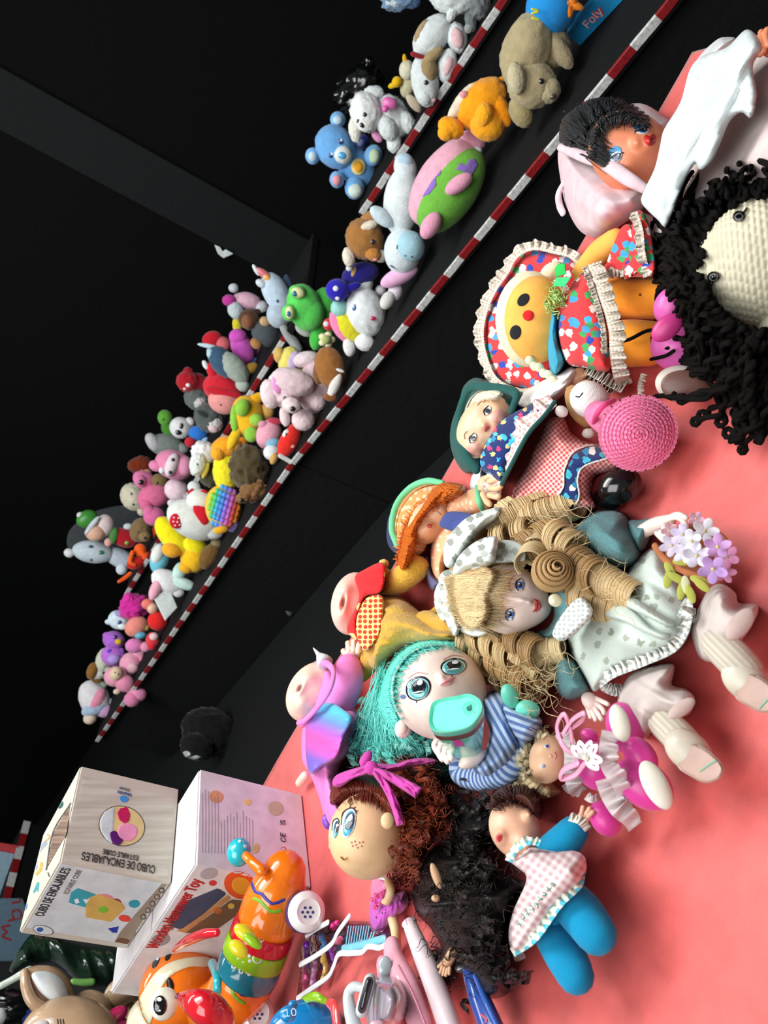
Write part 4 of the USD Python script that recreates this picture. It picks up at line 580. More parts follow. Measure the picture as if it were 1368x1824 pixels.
toy('cat_cushion', 'white cat shaped cushion plush with green eyes', 'soft toy', (218, 1022), BU, [('head', 166, 983, 35, 20, 8, (196, 208, 218), 18), ('ear', 123, 985, 9, 8, 30, (222, 222, 224), 14), ('body', 214, 994, 27, 17, 25, (186, 198, 212), 16), ('paw', 217, 1014, 10, 10, 0, (214, 224, 232), 24), ('eye', 180, 984, 5, 4, 10, (30, 120, 80), 's'), ('eye', 162, 974, 5, 3, 10, (40, 70, 80), 's'), ('nose', 162, 996, 2.5, 3.5, 0, (60, 66, 80), 's')], fz=.05)
toy('bear_plush', 'brown bear plush beside the bright orange octopus', 'soft toy', (268, 972), BU, [('head', 250, 944, 18, 22, 20, (126, 102, 68), 2), ('snout', 258, 956, 10, 9, 0, (140, 114, 78), 16), ('nose', 258, 958, 3, 2.5, 0, BLKC, 's'), ('eye', 246, 948, 2, 2, 0, BLKC, 's')], fz=.16)
toy('octopus_plush', 'bright orange octopus plush with long curling arms', 'soft toy', (250, 1010), BU, [('head', 250, 980, 11, 12, 0, (246, 96, 24), 22), ('belly', 242, 1003, 16, 11, -20, (196, 34, 28), 20)], fz=.02)
limb([(275, 942, 4), (278, 962, 5), (272, 982, 5), (258, 992, 5)], (248, 92, 20), f=26); limb([(236, 984, 4), (232, 1000, 4), (240, 1006, 3)], (248, 100, 24), f=30); limb([(212, 1036, 3), (222, 1030, 4), (232, 1022, 4)], (240, 90, 30), f=26); limb([(252, 985, 5), (262, 990, 5), (270, 986, 4)], (248, 92, 20), f=28)
# ---- small things round the benches
thing('torn_paper', 'torn white paper scrap stuck on the dark wall above the rabbit plush', 'paper', on_plane([(400, 448)], pw - nl * .012, nl)[0], plane=True); G.n = -nl
PUFF('paper', [(382, 436), (392, 440), (397, 448), (402, 444), (416, 452), (398, 460), (388, 452)], M((206, 214, 214), 'paper'), smooth=False, h=.003, edge=.002, thick=.002)
thing('tape_end', 'white tape end folded over the joint of the low benches', 'tape', LB, plane=True)
L('strip', [(499, 812, 4, .004), (508, 817, 4, .006), (518, 823, 4, .008)], M((214, 214, 210), 'paper'), flat=.3)
thing('paper_scrap', 'tiny white scrap on the front of the low right bench', 'paper', on_z(640, 800, .02), plane=True); E('scrap', 618, 768, 3, 3, M((220, 220, 220), 'paper'), h=.0)
b0 = on_z(395, 1322, .0); thing('backpack', 'black bag with a small white print lying on the dark floor', 'bag', b0, plane=True)
bg = [E('body', 374, 1305, 52, 40, M((11, 11, 12), 'cloth'), 30, fuzz=.25), E('pocket', 350, 1330, 30, 22, M((13, 13, 14), 'cloth'), 25, h=.1, fuzz=.2)]
D('print', bg, ell(332, 1343, 7, 5), M((200, 204, 204), 'paper')); D('print', bg, [(328, 1352), (350, 1345), (358, 1348), (338, 1360)], M((190, 194, 194), 'paper'))
b0 = on_z(525, 1095, .0); thing('pale_tag', 'small pale tag hanging low in the dark beyond the table', 'tag', b0, plane=True); L('tag', [(508, 1076, 5, .0), (516, 1092, 5, .0)], M((86, 88, 88), 'paper'), flat=.4)
# ================================================================ dolls on the red table
def doll(name, label, base, cat_='doll'): thing(name, label, cat_, on_z(*base, TZ))
def curly(name, poly, n, h0, h1, R, turns, width, mat, ln=40, dirn=None, parent=None, pts=16, base=None, kind='stuff', clump=1):
    """Loose curls that fill a pixel region: small helices between h0 and h1 metres, highest in the middle."""
    pg = sg.Polygon(poly); x0, y0, x1, y1 = pg.bounds; out = []; dmax = max(pg.boundary.distance(pg.representative_point()), 1) ; tries = 0
    while len(out) < n and tries < n * 30:
        tries += 1; p = np.array([rng.uniform(x0, x1), rng.uniform(y0, y1)])
        if not pg.contains(sg.Point(p)): continue
        d = min(1, pg.boundary.distance(sg.Point(p)) / (dmax * .7)); a = rng.random() * 6.28 if dirn is None else math.radians(dirn + rng.normal() * 28)
        t = np.linspace(0, 1, pts); ph = rng.random() * 6.28; r = R * (.6 + .8 * rng.random()); L_ = ln * (.6 + .7 * rng.random()); bend = rng.normal() * .9
        ang = a + bend * t; q = p + np.cumsum(np.stack([np.cos(ang), np.sin(ang)], 1) * L_ / pts, 0)
        nn = np.stack([-np.sin(ang), np.cos(ang)], 1); w = ph + t * turns * 6.283; q = q + nn * (r * np.cos(w))[:, None]
        hh = h0 + (h1 - h0) * math.sqrt(1 - (1 - d) ** 2) * (.55 + .45 * rng.random()); mp = .0007; tg = np.stack([np.cos(ang), np.sin(ang)], 1)
        for k in range(clump): f = (k - (clump - 1) / 2) * .95 + rng.normal() * .35 * (clump > 1); out.append(S(q + tg * f + nn * rng.normal() * .5 * (clump > 1), np.maximum(hh + r * mp * np.sin(w) + rng.normal() * .0004 * (clump > 1), .001)))
    return curves(name, out, width, mat, parent, kind=kind)
def strands(name, A, B, n, mat, width, on=None, h=.02, off=.001, bulge=0., jit=4., pts=12, parent=None, mid=None, kind='stuff'):
    """Combed hair: from the polyline A to the polyline B (pixels), laid over the parts given."""
    A, B = cat(A, 8), cat(B, 8); out = []
    for i in range(n):
        t = rng.random(); a = A[int(t * (len(A) - 1))] + rng.normal(size=2) * jit * .4; b = B[int(np.clip(t + rng.normal() * .03, 0, 1) * (len(B) - 1))] + rng.normal(size=2) * jit
        s = np.linspace(0, 1, pts)[:, None]; q = a + (b - a) * s
        if mid is not None: q = q + np.asarray(mid) * (4 * s * (1 - s))
        q = q + np.sin(s * 3.1 + rng.random() * 6) * rng.normal(size=2) * jit * .5; lift = off + bulge * rng.random() * 4 * s[:, 0] * (1 - s[:, 0]) + .0012 * rng.random()
        if on is not None:
            z, ok = depth_on(on, q); out.append(CAM + rays(q) * (z - lift)[:, None])
        else: out.append(S(q, h + lift))
    return curves(name, out, width, mat, parent, kind=kind)
SKIN = (232, 176, 140); PALE = (238, 212, 200)
def fingers(pts, r, mat, f=None, h=.02, name='finger'):
    for p in pts: L(name, [(x, y, r, h) for x, y in p], mat, sides=10, n=4)
# ---------------------------------------------------------------- baby doll in a pale pink hooded suit and a white bib
doll('baby_doll', 'large baby doll in pale pink hood and white bib, black hair and blue eyes', (1240, 300))
HP = M((214, 188, 194), 'cloth'); BSK = M((228, 138, 102), 'vinyl'); WB = M((204, 213, 214), 'cloth')
hood = PUFF('hood', [(996, 264), (1040, 279), (1075, 290), (1115, 318), (1150, 336), (1146, 372), (1106, 402), (1072, 424), (1036, 414), (1012, 376), (1000, 330)], HP, h=.085, fold=.006, fs=50, fdir=40)
L('hood_rim', [(998, 262, 7, .075), (1040, 279, 10, .09), (1078, 291, 12, .1), (1118, 318, 12, .095), (1148, 336, 9, .08)], M((216, 190, 197), 'cloth'), flat=.7)
L('hood_ear', [(1006, 322, 6, .03), (995, 345, 7, .03), (997, 366, 7, .02), (1003, 380, 6, .015)], HP, flat=.6)
PUFF('hood', [(1112, 192), (1135, 184), (1156, 189), (1180, 205), (1194, 218), (1180, 236), (1150, 225)], HP, h=.07)
body = PUFF('body', [(1150, 420), (1190, 350), (1240, 280), (1290, 200), (1330, 110), (1400, 80), (1480, 200), (1470, 380), (1380, 440), (1250, 470)], M((212, 196, 193), 'cloth'), h=.1, fold=.008, fs=30, fdir=120)
PUFF('sleeve_lower', [(1128, 388), (1150, 380), (1186, 402), (1200, 440), (1190, 478), (1150, 478), (1132, 440)], HP, h=.05)
head = E('head', 1122, 272, 78, 62, BSK, 40, h=.075, c=60, bumps=((1114, 305, 26, .012), (1157, 255, 15, .014), (1133, 254, 6.5, .008), (1097, 277, 12, -.004), (1158, 250, 5, .004), (1185, 250, 14, .008)))
fc = [head]
hairp = PUFF('hair', [(996, 248), (1000, 215), (1022, 194), (1052, 177), (1085, 174), (1112, 188), (1138, 196), (1155, 214), (1164, 232), (1130, 220), (1092, 217), (1066, 236), (1070, 262), (1092, 296), (1062, 284), (1030, 270), (1003, 262)], M((30, 31, 33), 'hair'), h=.1, edge=.06, thick=.06, fold=.012, fs=140, fdir=60)
strands('hair_strands', [(1000, 255), (1004, 215), (1040, 184), (1090, 176), (1140, 198), (1160, 226)], [(1085, 300), (1076, 262), (1072, 244), (1084, 226), (1110, 220), (1150, 226)], 420, M((44, 45, 47), 'hair'), .0011, on=[hairp, head], off=.003, bulge=.02, jit=5, mid=(-6, -5))
strands('fringe', [(1050, 245), (1062, 270), (1082, 292)], [(1080, 250), (1090, 288), (1108, 312)], 60, M((40, 34, 32), 'hair'), .0008, on=[head], off=.001, jit=6)
for (x, y, a, b, an) in ((1097, 278, 15, 11, -40), (1144, 231, 14, 7, -5)):
    D('eye_shadow', fc, ell(x - 3, y - 5, a, b, an), M((70, 150, 200), 'vinyl'), off=.0006); D('eye_white', fc, ell(x, y + 2, a * .85, b * .8, an), M((226, 236, 240), 'gloss'), off=.0012)
    D('iris', fc, ell(x + 2, y + 1, a * .55, b * .62, an), M((40, 96, 150), 'gloss'), off=.0018); D('pupil', fc, ell(x + 3, y + 1, a * .3, b * .34, an), M((12, 14, 18), 'gloss'), off=.0024); D('glint', fc, ell(x + 5, y - 2, 1.8, 1.8), M((250, 250, 250), 'gloss'), off=.003)
    D('lash', fc, stroke([(x - a, y + b * .5), (x - 2, y - b * .1), (x + a * .9, y - b * .6)], [2, 3, 1.5]), M((24, 22, 24), 'vinyl'), off=.0021)
D('brow', fc, stroke([(1060, 262), (1072, 268), (1082, 282)], [1, 3, 1]), M((120, 70, 50), 'vinyl')); D('brow', fc, stroke([(1106, 222), (1120, 216), (1132, 216)], [1, 2, 1]), M((120, 70, 50), 'vinyl'))
D('lips', fc, cat([(1146, 246), (1150, 240), (1157, 242), (1163, 238), (1169, 244), (1168, 254), (1160, 260), (1150, 256)], 4, True), M((200, 44, 46), 'vinyl'), off=.001, dome=.003); D('mouth', fc, ell(1161, 250, 4, 6, 10), M((130, 24, 28), 'vinyl'), off=.0046)
bib = PUFF('bib', [(1183, 230), (1212, 182), (1228, 126), (1250, 100), (1295, 84), (1331, 52), (1358, 82), (1341, 118), (1348, 170), (1338, 210), (1321, 200), (1300, 216), (1281, 260), (1266, 291), (1247, 303), (1236, 292), (1213, 338), (1188, 402), (1172, 392), (1143, 362), (1147, 340), (1166, 300), (1176, 258)], WB, h=.04, edge=.03, thick=.024, base=((1160, 330, .085), (1330, 120, .1)), fold=.009, fs=75, fdir=-62, power=.35)
PUFF('sleeve_upper', [(1226, 140), (1246, 100), (1275, 72), (1292, 66), (1312, 70), (1290, 95), (1262, 125)], M((214, 216, 218), 'cloth'), h=.06, fold=.006, fs=50, fdir=-50)
E('wrist', 1372, 78, 26, 18, BSK, 60, h=.12); fingers([[(1362, 84), (1356, 70), (1356, 58)], [(1368, 80), (1364, 66), (1366, 54)], [(1360, 90), (1354, 96)]], 6, BSK, h=.13)
# ---------------------------------------------------------------- crocheted doll with black yarn hair
doll('crochet_doll', 'cream crocheted doll with bushy black yarn hair and small black eyes', (1390, 520))
def stitches(v):
    lat = np.arccos(np.clip(v[:, 0], -1, 1)); lon = np.arctan2(v[:, 2], v[:, 1]); row = lat * 13.0; k = np.floor(row); f = row - k
    per = np.maximum(4, np.round(40 * np.sin((k + .5) / 13.0))); s = lon / (2 * np.pi) * per + .5 * (k % 2) + .35 * np.abs(f - .5)
    d = np.abs(np.sin(np.pi * f)) ** .6 * (.35 + .65 * np.abs(np.sin(np.pi * s)) ** .7); return v * (1 + .03 * (d - .6) * np.minimum(1, np.sin(lat) * 5))[:, None]
chead = E('head', 1372, 468, 124, 117, M((208, 202, 178), 'yarn'), -12, h=.088, c=112, sub=6, fn=stitches)
E('body', 1440, 610, 90, 70, M((208, 202, 178), 'yarn'), 30, h=.05)
for x, y, lx, ly in ((1316, 385, 1330, 369), (1271, 493, 1266, 510)):
    D('eye', chead, ell(x, y, 12, 10, -20), M((16, 16, 18), 'gloss'), off=.002, dome=.004); D('eye_ring', chead, np.vstack([ell(x, y + 1, 8, 7, -20)]), M((120, 124, 126), 'gloss'), off=.0055, dome=.001); D('pupil', chead, ell(x, y + 1, 6, 5, -20), M((8, 8, 10), 'gloss'), off=.0063, dome=.001); D('lash', chead, stroke([(x, y), ((x + lx) / 2 + 2, (y + ly) / 2), (lx, ly)], [2, 2.5, 1.5]), M((16, 16, 18), 'yarn'), off=.004)
OUT = sg.Polygon([(1400, 262), (1366, 276), (1340, 296), (1300, 292), (1276, 318), (1240, 338), (1205, 352), (1178, 384), (1165, 432), (1160, 470), (1168, 505), (1196, 560), (1210, 600), (1222, 640), (1262, 690), (1272, 740), (1290, 768), (1320, 780), (1355, 792), (1420, 800), (1500, 700), (1500, 300)])
tubes = []; cx, cy = 1372, 470
for i in range(560):
    th = math.radians(rng.uniform(28, 282)); dx, dy = math.cos(th), math.sin(th); s = rng.uniform(118, 130)
    if rng.random() < .28: s += rng.uniform(10, 60)
    far = 130
    while far < 420 and OUT.contains(sg.Point(cx + dx * far, cy + dy * far)): far += 4
    e = s + (far - s) * rng.uniform(.55, 1.06); n = max(9, int((e - s) / 5) + 5); t = np.linspace(0, 1, n); sw = rng.normal() * .22; w = rng.uniform(4, 7); ph = rng.random() * 6.28
    a = th + sw * t * t; rr = s + (e - s) * t; q = np.stack([cx + np.cos(a) * rr, cy + np.sin(a) * rr], 1); nn = np.stack([-np.sin(a), np.cos(a)], 1)
    ang = ph + (e - s) * t / 18 * 6.283 * .55; q = q + nn * (w * np.sin(ang))[:, None]
    hh = (.13 - .06 * t) * rng.uniform(.75, 1.1) + .004 * np.cos(ang) * 1.2; hh = np.maximum(hh * (1 - .3 * t ** 2), .006)
    if rng.random() < .5: k = np.linspace(0, 1, 7)[1:]; rl = rng.uniform(5, 9); c0 = q[-1] + nn[-1] * rl; aa = math.atan2(-nn[-1][1], -nn[-1][0]) + k * 5.4; q = np.vstack([q, c0 + rl * np.stack([np.cos(aa), np.sin(aa)], 1)]); hh = np.append(hh, np.full(6, hh[-1]))
    m_, _ = sweep(S(q, hh), .0027, 6); tubes.append(m_)
PUFF('wig_cap', [(1380, 325), (1300, 340), (1250, 380), (1228, 450), (1228, 530), (1262, 610), (1330, 660), (1400, 670), (1480, 600), (1480, 350)], M((13, 12, 12), 'yarn'), h=.075)
part('yarn_hair', trimesh.util.concatenate(tubes), M((17, 15, 14), 'yarn'), kind='stuff')
for p in ([(1222, 600), (1200, 604), (1160, 588), (1120, 605), (1090, 612), (1078, 622), (1080, 634)], [(1200, 625), (1185, 634), (1160, 640)], [(1190, 620), (1166, 622), (1162, 600), (1172, 585)]):
    L('loose_yarn', [(x, y, 3.4, .062) for x, y in p], M((17, 15, 14), 'yarn'), sides=8)
# ---------------------------------------------------------------- rag doll in a floral bonnet
doll('rag_doll', 'yellow faced rag doll in floral bonnet and dress with red nose', (1010, 590))
FLO = M((222, 58, 62), 'cloth', ('floral', [(60, 160, 214), (236, 226, 220), (222, 58, 62), (38, 70, 170), (222, 58, 62), (236, 236, 230), (222, 58, 62), (60, 150, 206), (60, 160, 90), (222, 58, 62)], .0115, .46), roughness=.8)
LACE = M((206, 198, 184), 'cloth', ('dots', (170, 150, 140), .0045, .22, .2)); YEL = M((244, 178, 84), 'cloth'); ORG = M((240, 150, 44), 'cloth'); CREAM = M((232, 226, 190), 'yarn')
bon = PUFF('bonnet', [(922, 458), (950, 444), (985, 450), (1018, 458), (1036, 482), (1030, 530), (1000, 620), (965, 685), (928, 690), (890, 676), (872, 646), (862, 600), (868, 558), (884, 520), (906, 488)], FLO, h=.03, fold=.012, fs=70, fdir=45)
RUF('bonnet_lace', [(1034, 486, .02), (1018, 462, .03), (985, 452, .03), (950, 446, .03), (922, 460, .03), (906, 488, .028), (884, 520, .025), (868, 558, .022), (862, 600, .02), (872, 646, .02), (890, 676, .018), (928, 692, .015), (962, 686, .015)], 15, LACE, amp=.006, waves=34, side=-1, scallop=.15)
hb_ = E('hair', 945, 570, 84, 62, CREAM, 88, h=.05, c=48); fc_ = E('head', 956, 570, 76, 57, YEL, 88, h=.058, c=52)
D('eye', fc_, ell(932, 534, 13, 9, -50), M((28, 30, 34), 'cloth'), off=.001, thick=.003); D('eye', fc_, ell(918, 592, 13, 10, -80), M((28, 30, 34), 'cloth'), off=.001, thick=.003); D('nose', fc_, ell(941, 562, 10, 9.5), M((224, 36, 40), 'cloth'), off=.001, thick=.003, dome=.002)
for i in range(6): E('braid', 944 + i * 8.2, 644 + i * 6.3 + (2 if i % 2 else -2), 9, 8, CREAM, 40, h=.05, fuzz=.1)
E('bun', 982, 484, 22, 15, CREAM, -35, h=.06, fuzz=.08)
GRN = M((40, 186, 84), 'cloth'); PUFF('bow_leaf', [(988, 478), (994, 470), (1006, 469), (1009, 488), (990, 494)], GRN, h=.004, thick=.004, base=((988, 478, .08), (1009, 488, .08)), smooth=False); PUFF('bow_leaf', [(984, 510), (992, 494), (1018, 493), (1006, 511)], M((60, 204, 120), 'cloth'), h=.004, thick=.004, base=((984, 510, .08), (1018, 493, .085)), smooth=False)
curly('yarn_tie', [(975, 515), (1000, 508), (1002, 535), (985, 555), (973, 545)], 40, .06, .085, 4, 1.5, .0016, M((170, 200, 120), 'yarn'), 18)
PUFF('blouse', [(974, 560), (990, 544), (998, 560), (996, 600), (1008, 645), (986, 670), (974, 630)], M((48, 158, 190), 'cloth'), h=.07, fold=.006, fs=120, fdir=80)
dress = PUFF('dress', [(1040, 484), (1055, 492), (1070, 540), (1082, 595), (1088, 650), (1078, 662), (1040, 655), (1012, 648), (998, 615), (994, 575), (1000, 535), (1018, 505)], FLO, h=.085, edge=.05, fold=.01, fs=60, fdir=0, power=.4)
leg1 = L('leg', [(1070, 534, 36), (1120, 533, 38), (1182, 532, 36)], ORG); leg2 = L('leg', [(1078, 613, 38), (1120, 612, 42), (1160, 612, 40)], ORG)
RUF('hem_lace', [(1046, 472, .085), (1056, 500, .09), (1072, 545, .1), (1084, 590, .105), (1086, 630, .1), (1092, 670, .06), (1100, 690, .02)], 24, LACE, amp=.005, waves=26, side=1)
RUF('hem_lace', [(1046, 474, .085), (1056, 502, .092), (1070, 545, .1), (1080, 590, .105), (1082, 630, .1)], 10, LACE, amp=.006, waves=26, side=-1)
L('arm', [(1040, 484, 20, .05), (1068, 450, 22, .045), (1096, 428, 21, .045)], YEL)
PUFF('sleeve', [(1078, 478), (1094, 432), (1108, 404), (1124, 402), (1130, 435), (1128, 472), (1112, 482), (1090, 482)], FLO, h=.03, edge=.02, thick=.02, base=((1078, 478, .05), (1125, 410, .05)), fold=.008, fs=80)
RUF('sleeve_lace', [(1068, 490, .06), (1092, 480, .07), (1114, 482, .07), (1130, 472, .07), (1131, 436, .07), (1124, 402, .065)], 12, LACE, amp=.005, waves=16, side=-1)
PUFF('skirt_back', [(1128, 392), (1142, 375), (1156, 400), (1168, 470), (1160, 492), (1136, 488), (1110, 492)], FLO, h=.03, edge=.02, thick=.018, base=((1130, 390, .05), (1160, 490, .05)), fold=.008, fs=80)
RUF('skirt_lace', [(1136, 376, .075), (1146, 410, .08), (1150, 450, .08), (1160, 490, .07)], 15, LACE, amp=.005, waves=12, side=-1)
RUF('petticoat_lace', [(1040, 664, .03), (1062, 676, .03), (1086, 690, .025), (1106, 700, .02)], 18, M((206, 196, 186), 'cloth'), amp=.008, waves=16); RUF('petticoat_lace', [(1036, 680, .02), (1060, 690, .02), (1090, 702, .015)], 14, M((196, 186, 176), 'cloth'), amp=.008, waves=14); RUF('petticoat_lace', [(1142, 664, .02), (1136, 684, .02), (1136, 706, .02)], 10, LACE, amp=.004, waves=8)
PK = M((222, 100, 180), 'vinyl'); E('shoe', 1205, 618, 46, 42, PK, 40, h=.045); E('shoe', 1196, 545, 30, 34, PK, 20, h=.06); E('shoe_strap', 1188, 584, 30, 20, M((196, 56, 130), 'vinyl'), -40, h=.085, c=12)
E('sole', 1214, 684, 45, 33, M((226, 214, 202), 'vinyl'), 8, h=.034, c=16); sl = E('sole_tread', 1219, 688, 40, 28, M((104, 74, 66), 'vinyl'), 8, h=.045, c=8)
D('freckle', leg1, ell(1140, 525, 2.5, 2.5), M((120, 60, 20), 'cloth'))
# ---------------------------------------------------------------- granny doll
doll('granny_doll', 'white haired granny doll in dark green headscarf and red checked dress', (970, 820))
GS = M((34, 84, 80), 'cloth'); GSK = M((240, 192, 158), 'vinyl')
sc = PUFF('headscarf', [(846, 673), (878, 681), (918, 692), (934, 704), (912, 745), (884, 785), (858, 830), (831, 843), (812, 822), (802, 790), (804, 755), (818, 715), (826, 688)], GS, h=.06, fold=.006, fs=90, fdir=60)
gh = E('head', 862, 760, 60, 44, GSK, -58, h=.06, c=44, bumps=((888, 742, 14, .012), (846, 800, 13, .011), (861, 758, 5.5, .009), (884, 772, 10, .007), (868, 731, 8, -.003), (842, 780, 8, -.003)))
[D('blush', gh, ell(x, y, 15, 13), M((242, 172, 156), 'vinyl'), off=.0003, thick=.0005) for x, y in ((889, 742), (846, 801))]
gw = PUFF('white_hair', [(826, 740), (834, 715), (850, 698), (876, 690), (896, 698), (888, 712), (862, 718), (846, 735), (832, 765), (822, 770)], M((236, 226, 198), 'hair'), h=.03, edge=.012, base=((826, 750, .055), (890, 700, .06)), thick=.03)
strands('hair_strands', [(828, 765), (830, 735), (848, 702), (874, 692)], [(834, 772), (846, 738), (866, 718), (892, 706)], 120, M((238, 230, 206), 'hair'), .0007, on=[gw], off=.001, jit=3)
L('scarf_rim', [(848, 836, 9, .06), (828, 808, 9, .075), (815, 765, 9, .085), (822, 722, 9, .09), (840, 690, 9, .09), (878, 690, 8, .085), (918, 700, 8, .075), (912, 730, 8, .075)], GS, flat=.7)
for x, y in ((868, 731), (842, 780)):
    D('eye_white', gh, ell(x, y, 9, 6, -60), M((240, 240, 236), 'gloss'), off=.002); D('iris', gh, ell(x + 1, y + 1, 4.5, 4.5), M((50, 60, 76), 'gloss'), off=.003); D('lid', gh, stroke([(x - 5, y + 9), (x - 6, y), (x + 2, y - 9)], [1, 2.6, 1]), M((40, 34, 34), 'vinyl'), off=.0036)
D('brow', gh, stroke([(850, 722), (856, 716), (864, 716)], 1.6), M((160, 120, 90), 'vinyl')); D('brow', gh, stroke([(828, 782), (827, 774), (832, 768)], 1.6), M((160, 120, 90), 'vinyl')); D('mouth', gh, ell(867, 764, 6, 3, -55), M((206, 90, 84), 'vinyl'), off=.003)
PUFF('sleeve_upper', [(920, 722), (930, 700), (958, 682), (998, 662), (1018, 652), (1030, 664), (1010, 698), (986, 716), (952, 728)], M((232, 228, 222), 'cloth'), h=.06, fold=.012, fs=110, fdir=-30); E('hand', 1030, 672, 14, 18, M(SKIN, 'vinyl'), 20, h=.03); fingers([[(1030, 664), (1040, 652)], [(1036, 672), (1048, 664)], [(1036, 682), (1046, 680)]], 4, M(SKIN, 'vinyl'), h=.03)
gd = PUFF('dress', [(978, 746), (1004, 744), (1016, 770), (1042, 786), (1076, 795), (1102, 818), (1104, 832), (1078, 842), (1058, 850), (1054, 880), (1060, 906), (1000, 912), (950, 906), (912, 892), (920, 860), (940, 830), (952, 800), (966, 774)], M((204, 52, 56), 'cloth', ('gingham', (244, 204, 198), .0048, 40)), h=.075, edge=.02, fold=.012, fs=50, fdir=25, power=.4)
D('dress_band', gd, [(1070, 794), (1045, 797), (1022, 810), (1008, 840), (1006, 870), (986, 894), (968, 908), (1018, 908), (1030, 884), (1027, 852), (1040, 828), (1090, 812)], M((28, 44, 96), 'cloth', ('floral', [(60, 170, 190), (28, 44, 96), (28, 44, 96), (226, 216, 206), (40, 130, 170)], .009, .42)), off=.003, thick=.005, g=4, smooth=False)
for p in ([(1066, 791), (1042, 795), (1019, 808), (1005, 838), (1003, 868), (984, 892), (966, 906)], [(1092, 814), (1042, 830), (1029, 853), (1032, 884), (1020, 908)]): D('piping', gd, stroke(p, 4), M((230, 214, 206), 'cloth'), off=.005, thick=.007, g=3)
sh = PUFF('shawl', [(985, 716), (955, 720), (920, 732), (900, 745), (884, 760), (866, 790), (856, 812), (858, 836), (874, 848), (894, 858), (910, 826), (940, 772), (970, 738)], M((26, 46, 104), 'cloth', ('floral', [(60, 176, 206), (26, 46, 104), (50, 140, 190), (214, 60, 110), (26, 46, 104), (226, 200, 130), (90, 190, 200), (26, 46, 104)], .0078, .44)), h=.1, edge=.07, fold=.006, fs=60, power=.4)
RUF('collar_lace', [(992, 722, .085), (972, 742, .095), (942, 776, .1), (912, 830, .09), (896, 866, .07), (890, 892, .05)], 26, M((226, 214, 208), 'cloth', ('dots', (214, 160, 156), .006, .3, .4)), amp=.004, waves=10, side=-1, scallop=.15)
L('shawl_trim', [(988, 716, 4, .1), (970, 740, 4, .105), (940, 774, 4, .11), (911, 828, 4, .1), (894, 862, 4, .085)], GS, sides=8); E('puff_cuff', 1000, 733, 12, 10, M((230, 224, 218), 'cloth'), 30, h=.08)
PUFF('sleeve_lower', [(840, 850), (852, 832), (864, 836), (866, 862), (850, 880), (838, 872)], M((232, 232, 230), 'cloth'), h=.05); E('dress_lining', 1070, 872, 16, 30, M((110, 24, 30), 'cloth'), 20, h=.03, c=10)
E('boot', 1104, 866, 40, 32, M((16, 14, 15), 'plastic'), -20, h=.034); E('boot', 1084, 888, 28, 20, M((16, 14, 15), 'plastic'), 10, h=.022)
# ---------------------------------------------------------------- crocheted doll lying with its round pink skirt towards the viewer
doll('crochet_figure', 'small crocheted doll with round bright pink skirt, lying beside the granny doll', (1120, 780))
Cb, Nk = S([(1136, 772)], .062)[0], S([(1058, 733)], .05)[0]; toC = CAM - Cb; toC /= np.linalg.norm(toC); ax = (Cb - Nk) / np.linalg.norm(Cb - Nk); ax = toC * .86 + ax * .5; ax /= np.linalg.norm(ax); Rb = 66 * mpp(Cb)
def rib(c, axis, prof, sides, k, amp):
    m = lathe(c, axis, prof, sides); v = np.asarray(m.vertices) - c; s = v @ axis; rad = v - s[:, None] * axis; r = np.linalg.norm(rad, axis=1); e1 = np.cross(axis, [.3, .5, .81]); e1 /= np.linalg.norm(e1); e2 = np.cross(axis, e1); th = np.arctan2(rad @ e2, rad @ e1)
    kk = np.maximum(5, np.round(k * r / Rb)); m.vertices = np.asarray(m.vertices) + axis * (amp * np.sin(th * kk + r * 900))[:, None] + rad / np.maximum(r, 1e-6)[:, None] * (amp * np.sin(th * kk + s * 700))[:, None]; return m
prof = [(.016 - .016 * (1 - t) ** 2 * 1.0 + 0.0009 * math.cos(t * 11 * 6.283), Rb * (1 - t)) for t in np.linspace(0.0, .995, 92)]
part('skirt_base', rib(Cb, ax, prof, 160, 46, .0007), M((242, 134, 174), 'yarn'))
rows_ = 14; prof = [(-t * .062, Rb * (1 - .55 * t ** 1.3) + .0013 * math.cos(t * rows_ * 6.283)) for t in np.linspace(0, 1, 70)]
part('skirt_rim', rib(Cb + ax * .001, ax, prof[:26], 120, 46, .0007), M((242, 140, 178), 'yarn')); part('skirt_band', rib(Cb, ax, [(s, r * 1.012) for s, r in prof[24:46]], 120, 46, .0007), M((232, 196, 206), 'yarn')); part('skirt_waist', rib(Cb, ax, prof[44:], 90, 46, .0007), M((228, 120, 160), 'yarn'))
E('hair', 1034, 724, 42, 22, M((176, 136, 90), 'yarn'), 62, h=.04, c=24, fuzz=.08); E('head', 1050, 712, 36, 32, M((232, 232, 228), 'yarn'), 40, h=.055, c=30, sub=5, fn=stitches); L('collar', [(1058, 752, 5, .07), (1064, 736, 5, .088), (1076, 722, 5, .09), (1092, 714, 5, .08)], M((214, 80, 130), 'yarn')); L('chest', [(1066, 738, 25, .056), (1088, 748, 32, .056)], M((228, 126, 164), 'yarn')); E('hand', 1048, 772, 11, 9, M((230, 226, 220), 'yarn'), 0, h=.03, fuzz=.1)
L('eye_lash', [(1026, 706, 1.2, .086), (1032, 707, 1.2, .088), (1038, 700, 1.2, .089)], M((30, 28, 28), 'yarn'), sides=6)
